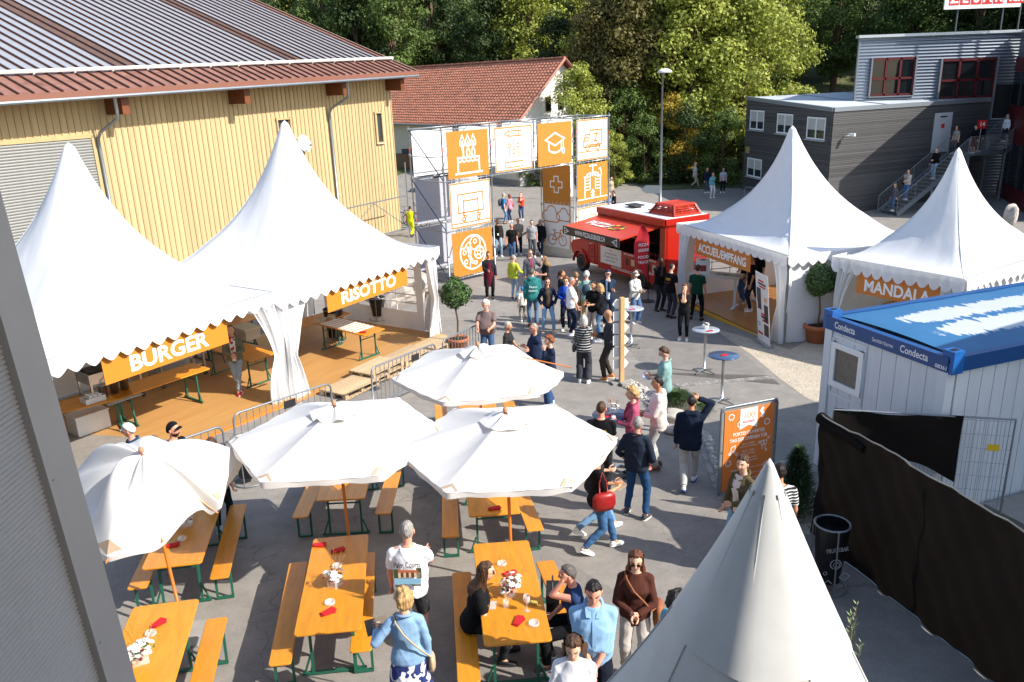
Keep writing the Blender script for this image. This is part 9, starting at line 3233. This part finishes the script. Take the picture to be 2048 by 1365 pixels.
# --- bicycles by the barn
def bicycle(label,p,rz,col):
 t=thing('bicycle',label,'bicycle',p,rz,'bicycles by the barn')
 for s in (-1,1):
  w=MB().tube([(s*.52+.33*math.cos(q*.3142),0,.34+.33*math.sin(q*.3142)) for q in range(20)],.022,6,closed=True).build('wheel',m_blk,t,True)
  g=MB()
  for q in range(8):
   g.tube([(s*.52,0,.34),(s*.52+.32*math.cos(q*.785),0,.34+.32*math.sin(q*.785))],.003,3)
  g.build('spokes',m_galv,w)
 m_=mat('bike_'+label.split()[0],col,rough=.35)
 a,b,c,d=(-.52,0,.34),(-.05,0,.30),(-.2,0,.80),(.34,0,.82)
 MB().tube([a,b,c,a],.016,6).tube([b,d],.024,6).tube([c,d],.02,6).tube([d,(.52,0,.34)],.016,6).build('frame',m_,t,True)
 MB().tube([(-.2,0,.8),(-.23,0,.95)],.012,5).ell((-.24,0,.97),(.13,.06,.03)).build('saddle',m_blk,t)
 MB().tube([(.36,-.28,1.04),(.34,0,1.0),(.36,.28,1.04)],.012,5).tube([(.34,0,.82),(.34,0,1.0)],.012,5).build('handlebar',m_blk,t)
p=at(836,460)
bicycle('red mountain bicycle leaning behind the man in the yellow vest',on_ground(p.x,p.y+.3),2.6,hexc('c22a22'))
bicycle('black bicycle behind the red bicycle',on_ground(p.x-.25,p.y+1.1),2.7,hexc('1d1f22'))
bicycle('grey bicycle furthest back by the barn corner',on_ground(p.x-.7,p.y+1.8),2.5,hexc('6a6e73'))
p0,p1=at(700,470),at(800,462)
p1=on_ground(-5.55,45.6);p0=on_ground(-8.6,40.9)
gf=thing('steel_gate','galvanised steel gate frame with cross braces at the barn corner','gate')
zt_=lambda p,h:Vector((p.x,p.y,tz(p.x,p.y)+h))
for a,b,nm in ((zt_(p0,0),zt_(p0,2.0),'post'),(zt_(p1,0),zt_(p1,4.0),'post'),(zt_(p0,2.0),zt_(p1,2.2),'rail'),(zt_(p0,.3),zt_(p1,.35),'rail'),(zt_(p0,.3),zt_(p0.lerp(p1,.5),2.1),'brace'),(zt_(p0.lerp(p1,.5),2.1),zt_(p1,.35),'brace'),(zt_(p0.lerp(p1,.5),.3),zt_(p0.lerp(p1,.5),2.1),'brace')):
 MB().tube([a,b],.035 if nm!='brace' else .022,6).build(nm,m_galv,gf)
a,b=at(1092,432),at(990,512)
for i,o in enumerate((0,.14)):
 tag(MB().tube([at(1092,440)+Vector((o,o,.05)),at(1040,474)+Vector((o,o,.05)),at(985,515)+Vector((o,o,.05))],.035,6).build('cable_cover',m_blk),('left black cable running over the ground through the gateway','right black cable running over the ground through the gateway')[i],'cable')
p=at(1255,412)
tag(MB().lathe([(.0,.006),(.36,.006),(.38,.0)],24).build('manhole_cover',mat('cast_iron',hexc('4a4744'),rough=.7,metal=.4),None,False,T(*p)@rotm(rx=-.04)),'round manhole cover in the road beyond the food truck','manhole cover')
hx=lambda x,y,z:Vector((HO.x,HO.y,0))+(Mx@Vector((x,y,z)))
zb2=tz(HO.x,HO.y)
for x,y,s,c,lb,nm in ((13.2,-1.6,(1.5,.9,1.1),'6d5540','brown wooden crate beside the house door','wooden_crate'),(14.8,-1.5,(.6,.6,.9),'a8a598','pale plastic bin beside the wooden crate','plastic_bin'),(13.0,-1.5,(.8,.5,.4),'3c4044','dark box on the wooden crate','dark_box')):
 q=hx(x,y,0)
 z=tz(q.x,q.y)+(1.1 if nm=='dark_box' else 0)
 t=thing(nm,lb,'box',(q.x,q.y,z),math.atan2(hd.y,hd.x))
 MB().box((0,0,s[2]/2),s).build('body',mat('clutter_'+c,hexc(c),rough=.8,var=.15,vs=6),t)
 MB().box((0,0,s[2]+.02),(s[0]+.05,s[1]+.05,.05)).build('lid',mat('clutter_'+c),t)
